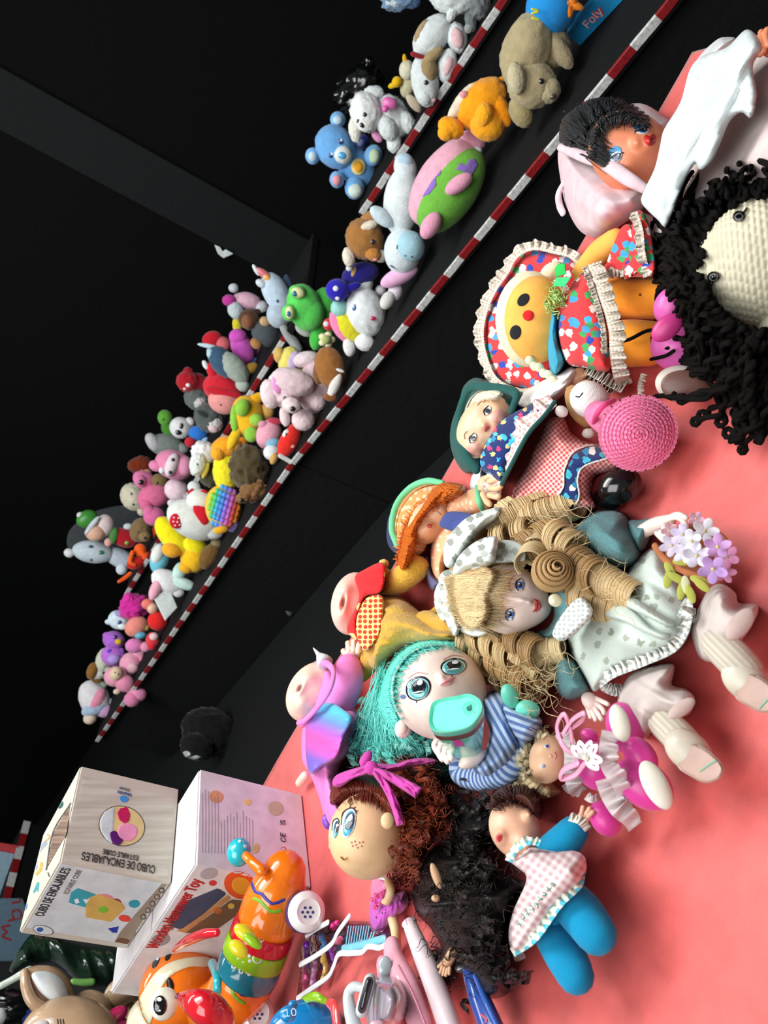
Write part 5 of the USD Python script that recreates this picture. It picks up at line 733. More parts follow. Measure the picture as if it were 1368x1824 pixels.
# ---------------------------------------------------------------- doll with orange hair and cap
doll('orange_haired_doll', 'orange haired doll in mint rimmed cap, face turned sideways', (775, 960))
MINT = M((110, 200, 150), 'cloth'); PCH = M((240, 176, 134), 'cloth', ('dots', (246, 210, 180), .012, .2, .6)); FSK = M((240, 188, 150), 'vinyl')
PUFF('brim', [(691, 925), (700, 915), (706, 950), (714, 986), (700, 982), (689, 962)], M((44, 56, 96), 'cloth'), h=.03)
cp = PUFF('cap', [(702, 932), (712, 900), (735, 873), (762, 862), (792, 864), (770, 895), (740, 930), (718, 968), (706, 968)], M((240, 150, 84), 'cloth', ('dots', (240, 196, 160), .012, .25, .8)), h=.06)
L('cap_rim', [(708, 972, 6, .03), (698, 940, 6, .045), (706, 900, 6, .05), (730, 870, 6, .05), (760, 857, 6, .045), (788, 860, 5, .035)], MINT)
of = E('head', 768, 925, 52, 34, FSK, -52, h=.05, c=34, bumps=((756, 947, 12, .012), (790, 906, 14, .012), (766, 936, 5, .005))); E('chin', 744, 970, 24, 15, FSK, -62, h=.05, c=15); D('lips', of, ell(765, 937, 5, 4), M((214, 90, 90), 'vinyl'), off=.001, dome=.002)
oh = PUFF('hair', [(782, 862), (825, 864), (824, 884), (795, 894), (768, 912), (745, 948), (736, 990), (722, 1018), (708, 1010), (712, 975), (722, 938), (746, 903)], M((196, 98, 16), 'hair'), h=.085, edge=.05, thick=.04, fold=.008, fs=160, fdir=-50)
strands('hair_strands', [(708, 1000), (716, 945), (745, 902), (790, 862)], [(728, 1014), (742, 955), (772, 912), (824, 876)], 420, M((206, 106, 22), 'hair'), .0011, on=[oh], off=.001, bulge=.008, jit=7)
PUFF('body', [(764, 1000), (772, 955), (800, 930), (832, 945), (800, 1000), (792, 1040), (772, 1030)], PCH, h=.06); PUFF('overall', [(752, 995), (764, 990), (772, 1020), (790, 1040), (770, 1052), (758, 1028)], M((92, 94, 134), 'cloth'), h=.045)
PUFF('collar', [(783, 932), (798, 912), (834, 914), (848, 924), (815, 945), (790, 941)], M((62, 76, 136), 'cloth'), h=.01, thick=.008, base=((783, 932, .075), (840, 920, .07)))
L('sleeve', [(812, 905, 16, .05), (836, 895, 22, .05), (852, 893, 24, .05)], PCH); L('cuff', [(850, 868, 5, .05), (853, 890, 6, .075), (862, 912, 5, .055)], MINT); E('hand', 868, 868, 22, 17, FSK, 70, h=.055)
fingers([[(866, 852), (876, 844), (880, 838)], [(872, 858), (884, 854), (889, 852)], [(874, 870), (886, 870), (891, 867)], [(872, 882), (884, 885), (888, 884)], [(860, 880), (866, 892), (872, 898)]], 5.5, FSK, h=.075)
# ---------------------------------------------------------------- porcelain doll with blonde ringlets
doll('porcelain_doll', 'porcelain doll with long blonde ringlets and printed white headband bow', (1080, 1120))
PSK = M((240, 214, 206), 'vinyl', roughness=.3); HB1 = M((212, 184, 136), 'hair'); HB2 = M((178, 142, 94), 'hair'); HB3 = M((222, 200, 154), 'hair')
TEAL = M((62, 108, 114), 'cloth', ('grain', (104, 146, 148), 900, 900, 0)); BAND = M((216, 224, 220), 'cloth', ('floral', [(150, 156, 146), (216, 224, 220), (216, 224, 220), (176, 182, 172)], .014, .34)); DRS = M((196, 208, 200), 'cloth', ('floral', [(196, 208, 200), (146, 154, 140), (196, 208, 200), (160, 168, 154), (196, 208, 200), (196, 208, 200)], .012, .26)); BLM = M((200, 188, 183), 'cloth'); PLC = M((226, 224, 218), 'cloth', ('dots', (166, 176, 174), .0052, .3, .35))
def chin(v):
    k = np.clip((v[:, 0] - .1) / .9, 0, 1); v = v.copy(); v[:, 1] *= 1 - .26 * k; v[:, 2] *= 1 - .1 * k; return v
U = lambda x, y, a=0, b=0: (x, y)
# under-mass of the wig, then the head
wig = PUFF('wig', [(796, 1010), (812, 968), (850, 920), (900, 896), (950, 896), (985, 925), (975, 990), (940, 1005), (930, 1100), (900, 1140), (850, 1150), (812, 1120), (788, 1070)], HB2, h=.085, edge=.02)
ph = E('head', 908, 1068, 74, 62, PSK, 13, h=.095, c=60, fn=chin, bumps=((934, 1071, 9, .0055, 3.2, 13), (944, 1074, 3.6, .0045), (926, 1042, 8, -.0028), (908, 1096, 8, -.0028), (957, 1079, 6, .003), (970, 1082, 7, .003), (940, 1040, 10, .002), (924, 1108, 10, .002)))
for x, y, r in ((926, 1042, 1.0), (908, 1095, .95)):
    D('eye_white', ph, ell(x, y, 12 * r, 7.5 * r, -70), M((236, 234, 236), 'gloss'), off=.0008); D('iris', ph, ell(x + .5, y, 7.2 * r, 6.6 * r), M((66, 104, 176), 'gloss'), off=.0014); D('pupil', ph, ell(x + .5, y, 3.2, 3.2), M((10, 12, 22), 'gloss'), off=.002); D('glint', ph, ell(x - 1.5, y - 2.5, 1.5, 1.5), M((250, 250, 252), 'gloss'), off=.0026)
    D('lash', ph, stroke([(x + 2, y - 12), (x - 6, y - 6), (x - 7.5, y + 3), (x - 3, y + 11)], [1.2, 2.6, 2.6, 1.2]), M((46, 36, 36), 'vinyl'), off=.002); D('lower_lash', ph, stroke([(x + 3, y - 11), (x + 7.5, y - 2), (x + 4, y + 10)], [.8, 1.2, .8]), M((96, 76, 76), 'vinyl'), off=.0016)
    D('brow', ph, stroke([(x - 12, y - 16), (x - 20, y - 3), (x - 17, y + 11)], [1.2, 2.2, 1.2]), M((170, 124, 88), 'vinyl'), off=.0012)
D('upper_lip', ph, [(950, 1067), (954, 1073), (952, 1078), (953, 1083), (949, 1091), (958, 1084), (961, 1076), (957, 1069)], M((190, 58, 62), 'vinyl'), off=.0016, dome=.002, smooth=True); D('lower_lip', ph, [(957, 1068), (963, 1075), (964, 1082), (958, 1089), (953, 1090), (959, 1081)], M((206, 84, 86), 'vinyl'), off=.0016, dome=.002, smooth=True)
bg_ = PUFF('bangs', [(806, 1022), (830, 1008), (862, 1008), (880, 1022), (872, 1048), (866, 1064), (868, 1088), (858, 1110), (838, 1120), (816, 1098), (804, 1060)], HB3, h=.008, edge=.002, base=((806, 1050, .12), (890, 1060, .135)), thick=.02)
strands('bang_strands', [(800, 1030), (802, 1060), (812, 1095), (834, 1118)], [(898, 1020), (892, 1060), (884, 1096), (872, 1118)], 520, HB3, .0005, on=[bg_, ph], off=.001, bulge=.005, jit=11); strands('bang_strands', [(820, 1020), (812, 1060), (826, 1100)], [(924, 1018), (902, 1050), (890, 1100)], 150, M((206, 150, 96), 'hair'), .0004, on=[bg_, ph], off=.0006, jit=12)
# headband and bow
hb2 = PUFF('headband', [(872, 968), (905, 962), (932, 972), (934, 998), (905, 1002), (876, 1004), (840, 1014), (836, 985)], BAND, h=.01, edge=.008, base=((850, 990, .125), (932, 985, .10)), thick=.01); PUFF('headband', [(784, 1060), (800, 1075), (812, 1098), (836, 1114), (862, 1120), (868, 1128), (846, 1134), (815, 1122), (795, 1100), (782, 1080)], BAND, h=.012, edge=.008, base=((790, 1080, .09), (866, 1126, .085)), thick=.012)
PUFF('bow_loop', [(800, 1012), (790, 998), (795, 962), (826, 926), (860, 910), (892, 904), (888, 922), (862, 942), (842, 968), (818, 998)], BAND, h=.05, edge=.02, base=((800, 1010, .08), (890, 905, .07)), thick=.02, fold=.006, fs=90, fdir=-45); PUFF('bow_loop', [(806, 1022), (816, 992), (842, 968), (868, 956), (886, 958), (884, 984), (876, 1004), (842, 1012), (818, 1024)], BAND, h=.05, edge=.03, base=((806, 1020, .09), (884, 970, .11)), thick=.02, fold=.004, fs=90)
PUFF('bow_tail', [(786, 1026), (800, 1034), (806, 1062), (808, 1092), (818, 1122), (811, 1134), (799, 1118), (790, 1092), (784, 1060)], BAND, h=.03, edge=.02, base=((790, 1030, .09), (812, 1130, .08)), thick=.012, fold=.006, fs=120, fdir=80); PUFF('bow_tail', [(780, 1040), (790, 1036), (790, 1070), (798, 1100), (788, 1106), (776, 1086), (773, 1060)], BAND, h=.02, edge=.01, base=((780, 1040, .08), (790, 1100, .05)), thick=.01); E('bow_knot', 797, 1030, 17, 14, BAND, -40, h=.115, c=12, fuzz=.1)
# ringlets: coils of strands
def curl(a, b, R, turns, mat=None, strands_=46, wid=.02, wd=.0011, rnd=.16):
    p0, p1 = S([a[:2]], a[2])[0], S([b[:2]], b[2])[0]; out = ringlet(p0, p1, R, turns, strands_, wid, rnd=rnd); curves('ringlet', out, [np.full(len(x), wd) for x in out], mat or (HB1, HB3, HB1, HB2)[rng.integers(4)], kind='stuff')
PUFF('wig_lock', [(848, 920), (890, 892), (940, 888), (985, 892), (1030, 884), (1044, 902), (1000, 930), (1010, 975), (975, 1012), (948, 985), (900, 960), (866, 950)], HB2, h=.06, edge=.015, fold=.015, fs=90, fdir=20); PUFF('wig_lock', [(960, 985), (1005, 965), (1040, 1000), (1090, 1020), (1124, 1045), (1122, 1092), (1085, 1096), (1050, 1070), (1010, 1050), (975, 1030)], HB2, h=.075, edge=.02, fold=.012, fs=90)
PUFF('wig_lock', [(812, 1120), (850, 1135), (900, 1118), (930, 1125), (960, 1150), (1000, 1150), (1004, 1170), (975, 1185), (965, 1225), (940, 1255), (905, 1238), (870, 1200), (836, 1165)], HB2, h=.06, edge=.012, fold=.015, fs=90)
for a, b, R, t in (((868, 940, .08), (925, 905, .06), (.016, .02), 1.6), ((905, 925, .085), (965, 905, .06), (.02, .018), 2.0), ((940, 930, .07), (1034, 894, .05), (.02, .015), 3.5), ((880, 968, .09), (950, 950, .08), (.018, .02), 1.8), ((935, 975, .1), (985, 955, .08), (.016, .02), 1.5), ((940, 1000, .11), (960, 965, .09), (.012, .014), 1.6), ((984, 1020, .11), (992, 1010, .125), (.021, .003), 5.0),
                   ((1000, 985, .085), (1068, 1030, .085), (.018, .016), 3.2), ((1040, 1020, .08), (1128, 1062, .07), (.019, .013), 4.5), ((1040, 1062, .075), (1112, 1092, .06), (.018, .014), 3.2), ((985, 950, .085), (1030, 985, .085), (.017, .017), 2),
                   ((830, 1140, .07), (880, 1180, .06), (.017, .018), 2), ((858, 1135, .075), (935, 1180, .065), (.018, .016), 3), ((880, 1165, .065), (955, 1228, .05), (.02, .015), 3.6), ((900, 1130, .075), (960, 1165, .07), (.015, .016), 2.2), ((860, 1180, .045), (940, 1240, .035), (.017, .014), 3), ((955, 1160, .06), (1000, 1158, .05), (.013, .014), 2), ((930, 1150, .07), (970, 1200, .055), (.014, .013), 2.4)):
    curl(a, b, R, t)
curly('stray_hair', [(812, 1130), (900, 1120), (990, 1150), (975, 1220), (945, 1262), (900, 1245), (850, 1190)], 70, .02, .085, 9, 1.4, .0005, HB3, 70, dirn=45); curly('stray_hair', [(850, 915), (940, 885), (1040, 885), (1000, 960), (1125, 1045), (1100, 1095), (980, 1030), (900, 960)], 80, .03, .1, 9, 1.4, .0005, HB3, 70, dirn=25)
# clothes
PUFF('collar', [(952, 1128), (975, 1118), (986, 1096), (978, 1066), (990, 1046), (1020, 1040), (1036, 1058), (1030, 1090), (1010, 1120), (990, 1138), (965, 1142)], TEAL, h=.075, edge=.04, fold=.006, fs=90); E('brooch', 989, 1069, 12, 12, M((216, 208, 176), 'plastic'), 0, h=.105, c=7)
PUFF('sleeve_upper', [(1010, 962), (1028, 932), (1056, 911), (1092, 908), (1112, 916), (1122, 932), (1138, 960), (1140, 996), (1112, 1016), (1074, 1012), (1040, 988)], TEAL, h=.085, fold=.012, fs=45, fdir=30); PUFF('cuff', [(1116, 930), (1140, 926), (1162, 926), (1156, 962), (1142, 984), (1122, 972)], TEAL, h=.06, fold=.004, fs=80)
L('bracelet_arm', [(1146, 946, 13, .05), (1170, 934, 14, .055), (1192, 928, 12, .06)], PSK); fingers([[(1185, 928), (1205, 922), (1218, 930), (1222, 938)], [(1182, 940), (1200, 948), (1208, 958)], [(1176, 948), (1190, 958), (1200, 962)], [(1170, 950), (1182, 962), (1192, 966)], [(1190, 922), (1208, 916), (1222, 922)]], 5, PSK, h=.065)
dr = PUFF('dress', [(1004, 1128), (1040, 1095), (1060, 1070), (1100, 1036), (1132, 1000), (1160, 976), (1182, 985), (1205, 1020), (1218, 1055), (1232, 1078), (1236, 1100), (1228, 1130), (1204, 1162), (1150, 1186), (1096, 1206), (1070, 1226), (1056, 1232), (1040, 1205), (1022, 1175), (1012, 1150)], DRS, h=.075, edge=.025, fold=.022, fs=34, fdir=35, power=.4)
PUFF('dress_pleat', [(1090, 1068), (1130, 1090), (1160, 1118), (1192, 1132), (1180, 1140), (1150, 1128), (1112, 1108), (1074, 1094)], DRS, h=.012, edge=.004, on=[dr], thick=.01); PUFF('dress_pleat', [(1118, 1058), (1160, 1084), (1200, 1108), (1190, 1116), (1150, 1098), (1110, 1076)], DRS, h=.01, edge=.003, on=[dr], thick=.008)
RUF('hem_lace', [(1234, 1066, .05), (1234, 1096, .055), (1226, 1130, .06), (1202, 1162, .06), (1150, 1186, .06), (1096, 1207, .055), (1070, 1226, .045)], 15, PLC, amp=.004, waves=22, side=-1, scallop=.3); RUF('hem_lace', [(1062, 1220, .035), (1074, 1232, .03), (1096, 1240, .025), (1112, 1234, .02)], 14, PLC, amp=.003, waves=8, scallop=.3); RUF('hem_lace', [(1240, 1084, .05), (1216, 1080, .07), (1206, 1096, .075)], 20, PLC, amp=.003, waves=5, scallop=.2)
PUFF('lace_bib', [(984, 1128), (1006, 1088), (1034, 1064), (1056, 1086), (1044, 1110), (1022, 1130), (1000, 1142)], PLC, h=.02, edge=.01, base=((990, 1130, .085), (1050, 1080, .09)), thick=.012)
PUFF('sleeve_lower', [(978, 1184), (1000, 1164), (1022, 1172), (1040, 1200), (1052, 1230), (1030, 1244), (1008, 1246), (988, 1226)], TEAL, h=.06, fold=.008, fs=60); E('hand', 1052, 1250, 19, 14, PSK, 50, h=.032, c=10); fingers([[(1056, 1256), (1066, 1272), (1071, 1281)], [(1050, 1258), (1058, 1274), (1061, 1282)], [(1045, 1256), (1050, 1270), (1052, 1277)], [(1060, 1252), (1072, 1262), (1076, 1270)], [(1062, 1244), (1074, 1250), (1082, 1254)]], 4.5, PSK, h=.03)
# bloomers, socks, shoes
PUFF('bloomer', [(1232, 1128), (1238, 1096), (1262, 1050), (1286, 1040), (1310, 1056), (1316, 1074), (1346, 1076), (1351, 1086), (1342, 1110), (1322, 1140), (1290, 1168), (1272, 1180), (1246, 1170)], BLM, h=.075, edge=.02, fold=.014, fs=50, fdir=40, power=.4); E('bloomer_opening', 1318, 1112, 34, 17, M((196, 172, 166), 'cloth'), -52, h=.085, c=10)
PUFF('bloomer', [(1100, 1256), (1112, 1215), (1140, 1192), (1196, 1182), (1200, 1200), (1197, 1220), (1222, 1228), (1238, 1245), (1228, 1272), (1200, 1280), (1182, 1284), (1164, 1300), (1150, 1314), (1124, 1300)], BLM, h=.07, edge=.015, fold=.014, fs=50, fdir=30, power=.4); E('bloomer_opening', 1214, 1262, 28, 12, M((196, 172, 166), 'cloth'), -36, h=.07, c=9)
SOCK = M((200, 193, 178), 'cloth', ('stripes', (182, 174, 158), .004, 90)); L('sock', [(1282, 1148, 32, .06), (1306, 1172, 33, .06), (1326, 1192, 32, .055)], SOCK); L('sock', [(1184, 1288, 29, .045), (1208, 1312, 30, .045), (1226, 1332, 30, .045)], SOCK)
SHOE = M((206, 196, 180), 'vinyl'); SOLE = M((180, 146, 134), 'vinyl'); CRN = M((120, 176, 150), 'paper')
for x, y, ang, tx in ((1346, 1232, 20, ((1352, 1262), (1376, 1238))), (1244, 1357, 24, ((1246, 1374), (1280, 1352)))):
    E('shoe', x - 18, y - 20, 44, 34, SHOE, 40, h=.055); sp = S([(x, y)], .055)[0]; nrm = CAM - sp; nrm /= np.linalg.norm(nrm); px = [(x + dx, y + dy) for dx, dy in ell(0, 0, 46, 33, ang)]; c = cat([(x - 42, y - 26), (x - 20, y - 38), (x + 14, y - 24), (x + 44, y + 6), (x + 40, y + 28), (x + 14, y + 38), (x - 14, y + 26), (x - 38, y + 8)], 4, True)
    PUFF('shoe_rim', c, SHOE, h=.012, edge=.008, base=((x, y - 1, .05), (x, y, .05)), thick=.02, smooth=False); s_ = PUFF('sole', (c - (x, y)) * .9 + (x + 1, y + 2), SOLE, h=.0145, edge=.0135, base=((x, y - 1, .05), (x, y, .05)), thick=.008, smooth=False); D('sole_line', [s_], stroke([tx[0], ((tx[0][0] + tx[1][0]) / 2, (tx[0][1] + tx[1][1]) / 2 - 1), tx[1]], 3), CRN)
# ---------------------------------------------------------------- flower basket held by the porcelain doll
doll('flower_basket', 'little brown basket of lilac and white fabric flowers in the porcelain doll hand', (1240, 1000), 'basket')
E('basket', 1238, 985, 56, 44, M((150, 92, 56), 'cloth'), 35, h=.04, c=36); BR = M((170, 104, 66), 'cloth'); L('rim', [(1166, 972, 6, .075), (1188, 1000, 6, .08), (1224, 1020, 6, .08), (1262, 1030, 6, .07)], BR, flat=.7); L('rim', [(1232, 932, 6, .05), (1268, 945, 7, .055), (1294, 968, 7, .055), (1302, 996, 6, .05)], BR, flat=.7)
def flower(x, y, r, col, h, c2=(206, 196, 150), tilt=0.):
    E('flower', x, y, r * .16, r * .16, M(c2, 'cloth'), h=h + .003, sub=1); a0 = rng.random() * 6.28; mt = M(col, 'cloth'); q = S([(x, y)], h)[0]; mp = mpp(q); w = rays([(x, y)])[0]; w = w + rng.normal(size=3) * .22; w /= np.linalg.norm(w); u = np.cross(w, [0, 0, 1]); u /= np.linalg.norm(u); v = np.cross(w, u); s = ico(2); P = []
    for k in range(5):
        t = a0 + k * 1.2566; d = u * math.cos(t) + v * math.sin(t); e = -u * math.sin(t) + v * math.cos(t); z = np.array(s.vertices)
        V = q + (d * .58 * r + np.outer(z[:, 0], d * .46 * r) + np.outer(z[:, 1], e * .36 * r) + np.outer(z[:, 2] * .09 - .35 * (z[:, 0] + .6) ** 2 * .35, w * r)) * mp; part('petal', trimesh.Trimesh(V, s.faces, process=False), mt)
for x, y, r, c_, h in ((1216, 952, 20, (206, 196, 226), .085), (1241, 990, 24, (218, 216, 232), .1), (1256, 946, 23, (222, 220, 230), .085), (1196, 972, 20, (196, 186, 206), .08), (1278, 974, 23, (196, 152, 206), .095), (1270, 1014, 25, (186, 150, 206), .1), (1296, 992, 21, (220, 150, 190), .075), (1216, 985, 18, (214, 208, 226), .1), (1292, 1020, 18, (214, 150, 186), .07), (1192, 945, 15, (228, 190, 204), .075), (1240, 924, 14, (220, 180, 200), .06), (1232, 964, 20, (226, 226, 234), .105)): flower(x, y, r, c_, h)
LF = M((176, 180, 84), 'cloth')
for x, y, an in ((1194, 1016, 60), (1206, 1030, 30), (1222, 1042, 80), (1230, 1058, 70), (1246, 1034, 20), (1250, 1042, 40), (1190, 1032, 100), (1214, 1052, 100), (1216, 1000, 0)): E('leaf', x, y, 17, 7.5, LF if an != 80 else M((206, 210, 170), 'cloth'), an, h=.085, c=2.5)
# ---------------------------------------------------------------- baby doll in a golden lion suit
doll('lion_suit_doll', 'baby doll in golden plush lion suit with red collar and dotted belly', (690, 1110))
GLD = M((208, 162, 62), 'plush'); RD = M((214, 34, 40), 'cloth', ('floral', [(214, 34, 40), (240, 206, 130), (214, 34, 40)], .022, .36)); DOT = M((240, 208, 124), 'cloth', ('dots', (196, 50, 34), .0088, .36, .15))
PUFF('body', [(655, 1062), (682, 1056), (716, 1064), (748, 1090), (776, 1112), (806, 1118), (830, 1140), (800, 1150), (760, 1150), (724, 1152), (694, 1172), (672, 1192), (656, 1186), (646, 1162), (640, 1110)], GLD, h=.1, edge=.02, fold=.006, fs=120); L('arm', [(690, 1046, 20, .05), (715, 1032, 24, .055), (742, 1012, 23, .05)], GLD, fuzz=.12); L('leg', [(760, 1110, 24, .05), (790, 1126, 24, .05), (820, 1138, 22, .045)], GLD, fuzz=.12); L('foot', [(668, 1165, 22, .035), (656, 1182, 18, .03), (645, 1200, 15, .03)], GLD, fuzz=.12); L('tail', [(764, 1098, 7, .02), (778, 1086, 7, .02)], GLD)
lh = E('head', 628, 1075, 56, 38, M((240, 206, 190), 'vinyl'), 100, h=.065, c=44, bumps=((606, 1098, 13, .013), (612, 1046, 12, .01), (609, 1072, 7, .016, 15, 10), (611, 1073, 3, -.012, 10, 10), (600, 1075, 5, .008))); D('mouth', [lh], ell(611, 1073, 3, 9, 10), M((206, 140, 126), 'vinyl'), off=.0006)
PUFF('belly', [(652, 1066), (668, 1060), (682, 1064), (682, 1100), (676, 1130), (652, 1160), (638, 1140), (634, 1112), (640, 1086)], DOT, h=.02, edge=.01, base=((640, 1110, .075), (682, 1110, .085)), thick=.03)
PUFF('collar', [(632, 1028), (650, 1014), (676, 1002), (686, 1010), (684, 1040), (676, 1056), (652, 1062), (640, 1084), (634, 1112), (640, 1142), (624, 1132), (618, 1118), (632, 1086), (640, 1060)], RD, h=.02, edge=.012, base=((620, 1120, .07), (680, 1010, .075)), thick=.03, fold=.004, fs=120)
for i, (x, y) in enumerate(((684, 1004), (688, 1020), (690, 1034))): E('mane_tuft', x, y, 9, 8, M((230, 196, 120), 'plush'), 30, h=.05, fuzz=.2)
# ---------------------------------------------------------------- baby doll in a pink unicorn suit
doll('unicorn_suit_doll', 'baby doll in pink unicorn hood with a silver horn', (600, 1330))
PNK = M((230, 130, 200), 'cloth'); uskin = M((240, 212, 192), 'vinyl')
PUFF('body', [(540, 1292), (560, 1258), (600, 1250), (640, 1272), (628, 1330), (606, 1366), (606, 1400), (622, 1440), (612, 1470), (584, 1468), (568, 1420), (552, 1378), (538, 1352)], PNK, h=.08, edge=.015, fold=.006, fs=70)
uh = E('head', 556, 1232, 56, 42, uskin, -58, h=.065, c=44, bumps=((536, 1252, 12, .012), (548, 1206, 11, .01), (533, 1226, 6, .014, 11, 30), (534, 1226, 2.6, -.01, 7, 30), (524, 1224, 5, .008))); D('mouth', uh, ell(534, 1226, 2.6, 6.5, 30), M((206, 150, 130), 'vinyl'), off=.0006); PUFF('hood', [(566, 1184), (590, 1182), (604, 1200), (612, 1230), (600, 1262), (570, 1284), (540, 1296), (536, 1280)], PNK, h=.075, edge=.02)
L('hood_rim', [(562, 1182, 5, .07), (582, 1182, 6, .085), (594, 1198, 6, .1), (587, 1228, 7, .11), (564, 1261, 7, .11), (543, 1283, 6, .09), (531, 1287, 5, .06)], PNK, flat=.6); L('sleeve', [(622, 1188, 24, .055), (620, 1214, 27, .06), (608, 1250, 27, .06)], PNK); E('wrist', 630, 1166, 17, 15, uskin, 60, h=.05); fingers([[(622, 1160), (620, 1146)], [(630, 1158), (630, 1143)], [(638, 1160), (640, 1148)], [(620, 1170), (612, 1160)]], 5.5, uskin, h=.06)
hp0, hp1 = S([(577, 1178)], .075)[0], S([(558, 1154)], .085)[0]; part('horn', lathe(hp0, hp1 - hp0, [(-.006, .013), (.004, .0112), (.012, .008), (.02, .0042), (np.linalg.norm(hp1 - hp0), .0008)], 16), M((214, 218, 222), 'satin'), 'silver horn')
PUFF('belly_patch', [(552, 1378), (544, 1330), (548, 1285), (566, 1258), (590, 1252), (612, 1264), (626, 1280), (612, 1312), (600, 1348), (575, 1364)], M((80, 170, 226), 'satin', ('ramp', [(70, 186, 232), (100, 140, 220), (176, 90, 206), (222, 76, 176), (210, 80, 190), (120, 90, 200)], -.042, .046)), h=.02, edge=.012, base=((548, 1330, .07), (620, 1280, .085)), thick=.03, uvang=112, fold=.003, fs=120)
L('foot', [(543, 1382, 8, .02), (534, 1394, 8, .016)], uskin); E('toy_shoe', 584, 1464, 14, 10, M((120, 60, 190), 'satin'), 70, h=.03)
# ---------------------------------------------------------------- aqua haired doll
doll('aqua_haired_doll', 'big eyed vinyl doll with curly aqua hair and blue striped shirt', (800, 1300))
ASK = M((242, 216, 206), 'vinyl'); AQ = M((112, 216, 204), 'hair'); AQ2 = M((70, 176, 164), 'hair')
STR = M((176, 196, 224), 'cloth', ('stripes', (84, 112, 166), .0078, 30))
ahp = PUFF('hair', [(672, 1260), (684, 1205), (704, 1168), (734, 1146), (772, 1137), (816, 1143), (836, 1165), (800, 1180), (740, 1190), (722, 1260), (726, 1300), (694, 1296)], AQ, h=.085, edge=.05, thick=.05)
ah = E('head', 782, 1232, 86, 82, ASK, 30, h=.1, c=80, bumps=((787, 1206, 5, .006), (797, 1213, 8, .004, 4, -25), (770, 1262, 22, .004), (745, 1226, 18, -.003), (808, 1187, 16, -.002))); E('ear', 718, 1298, 15, 17, ASK, 20, h=.085, c=9); E('ear_inner', 719, 1299, 7, 9, M((226, 190, 178), 'vinyl'), 20, h=.098, c=4)
strands('hair_strands', [(690, 1300), (676, 1250), (688, 1200), (712, 1160), (760, 1138), (815, 1142), (836, 1160)], [(720, 1300), (706, 1250), (716, 1200), (742, 1168), (780, 1152), (812, 1150), (830, 1162)], 500, AQ, .0010, on=[ahp, ah], off=.002, bulge=.004, jit=4)
strands('hair_fall', [(684, 1180), (680, 1225), (682, 1270)], [(640, 1320), (690, 1340), (740, 1330)], 200, AQ, .001, h=.05, off=.004, jit=10, bulge=.02)
hp_ = [(618, 1332), (634, 1300), (656, 1262), (690, 1268), (716, 1290), (742, 1318), (774, 1326), (778, 1346), (740, 1352), (690, 1346), (650, 1348)]
PUFF('hair_mass', hp_, AQ2, h=.045, edge=.01, fold=.015, fs=90); curly('curls', hp_, 130, .015, .07, 8, 2.2, .0008, AQ, 40, clump=10); curly('curls', hp_, 60, .03, .08, 8, 2.2, .0007, M((160, 232, 220), 'hair'), 40, clump=9); curly('curls', hp_, 90, .015, .08, 7, 2.2, .0006, AQ, 36); curly('curls', [(775, 1352), (800, 1362), (806, 1385), (790, 1392), (772, 1376)], 60, .005, .02, 4, 2, .0012, M((24, 74, 70), 'hair'), 24)
EW, EB = M((240, 246, 248), 'gloss'), M((16, 22, 28), 'gloss')
for x, y, a, b, an in ((745, 1226, 24, 21, -40), (808, 1187, 24, 15, -8)):
    D('eye_rim', ah, ell(x, y, a, b, an), EB, off=.0008); D('eye_white', ah, ell(x + .5, y + 1, a * .88, b * .86, an), M((176, 214, 220), 'gloss'), off=.0015); D('iris', ah, ell(x, y + 1, a * .74, b * .8, an), M((86, 172, 176), 'gloss'), off=.0022); D('pupil', ah, ell(x + 1, y - 3, a * .56, b * .56, an), EB, off=.0029); D('glint', ah, ell(x + 3, y - b * .5, a * .24, b * .22, an), EW, off=.0037); D('glint', ah, stroke([(x - a * .5, y + b * .42), (x, y + b * .3), (x + a * .42, y + b * .24)], [1, 3, 1]), EW, off=.0037)
    D('lash', ah, stroke([(x - 3, y + b), (x - 4, y + b + 5)], [1.6, .8]), EB, off=.001); D('lid_line', ah, stroke([(x - a * .8, y - b * .8), (x - a * .1, y - b * 1.32), (x + a * .7, y - b * 1.2)], [.8, 1.8, .8]), M((206, 150, 150), 'vinyl'), off=.0006)
D('beauty_mark', ah, ell(718, 1241, 5, 4), M((96, 120, 170), 'vinyl')); D('brow', ah, stroke([(712, 1200), (720, 1186), (728, 1178)], [1.5, 4, 1.5]), M((170, 226, 212), 'vinyl'))
D('upper_lip', ah, [(784, 1222), (790, 1212), (797, 1209), (802, 1206), (811, 1206), (806, 1212), (796, 1216)], M((226, 140, 146), 'vinyl'), dome=.002, smooth=True); D('lower_lip', ah, [(786, 1222), (796, 1216), (808, 1212), (804, 1220), (796, 1222)], M((236, 160, 164), 'vinyl'), dome=.002, smooth=True)
PUFF('shirt', [(852, 1246), (872, 1232), (892, 1230), (912, 1246), (920, 1290), (930, 1330), (904, 1366), (868, 1388), (836, 1372), (862, 1340), (872, 1300)], STR, h=.08, edge=.02, fold=.01, fs=60, fdir=60); L('sleeve_lower', [(816, 1356, 16, .05), (822, 1378, 20, .045), (856, 1386, 22, .04), (900, 1372, 24, .045), (926, 1334, 22, .05)], M((176, 196, 224), 'cloth', ('stripes', (84, 112, 166), .0078, 0)), sides=18); PUFF('sleeve_upper', [(884, 1262), (896, 1236), (922, 1252), (952, 1272), (966, 1284), (956, 1312), (930, 1330), (902, 1300)], M((176, 196, 224), 'cloth', ('stripes', (84, 112, 166), .0078, 70)), h=.085, edge=.03, fold=.006, fs=70)
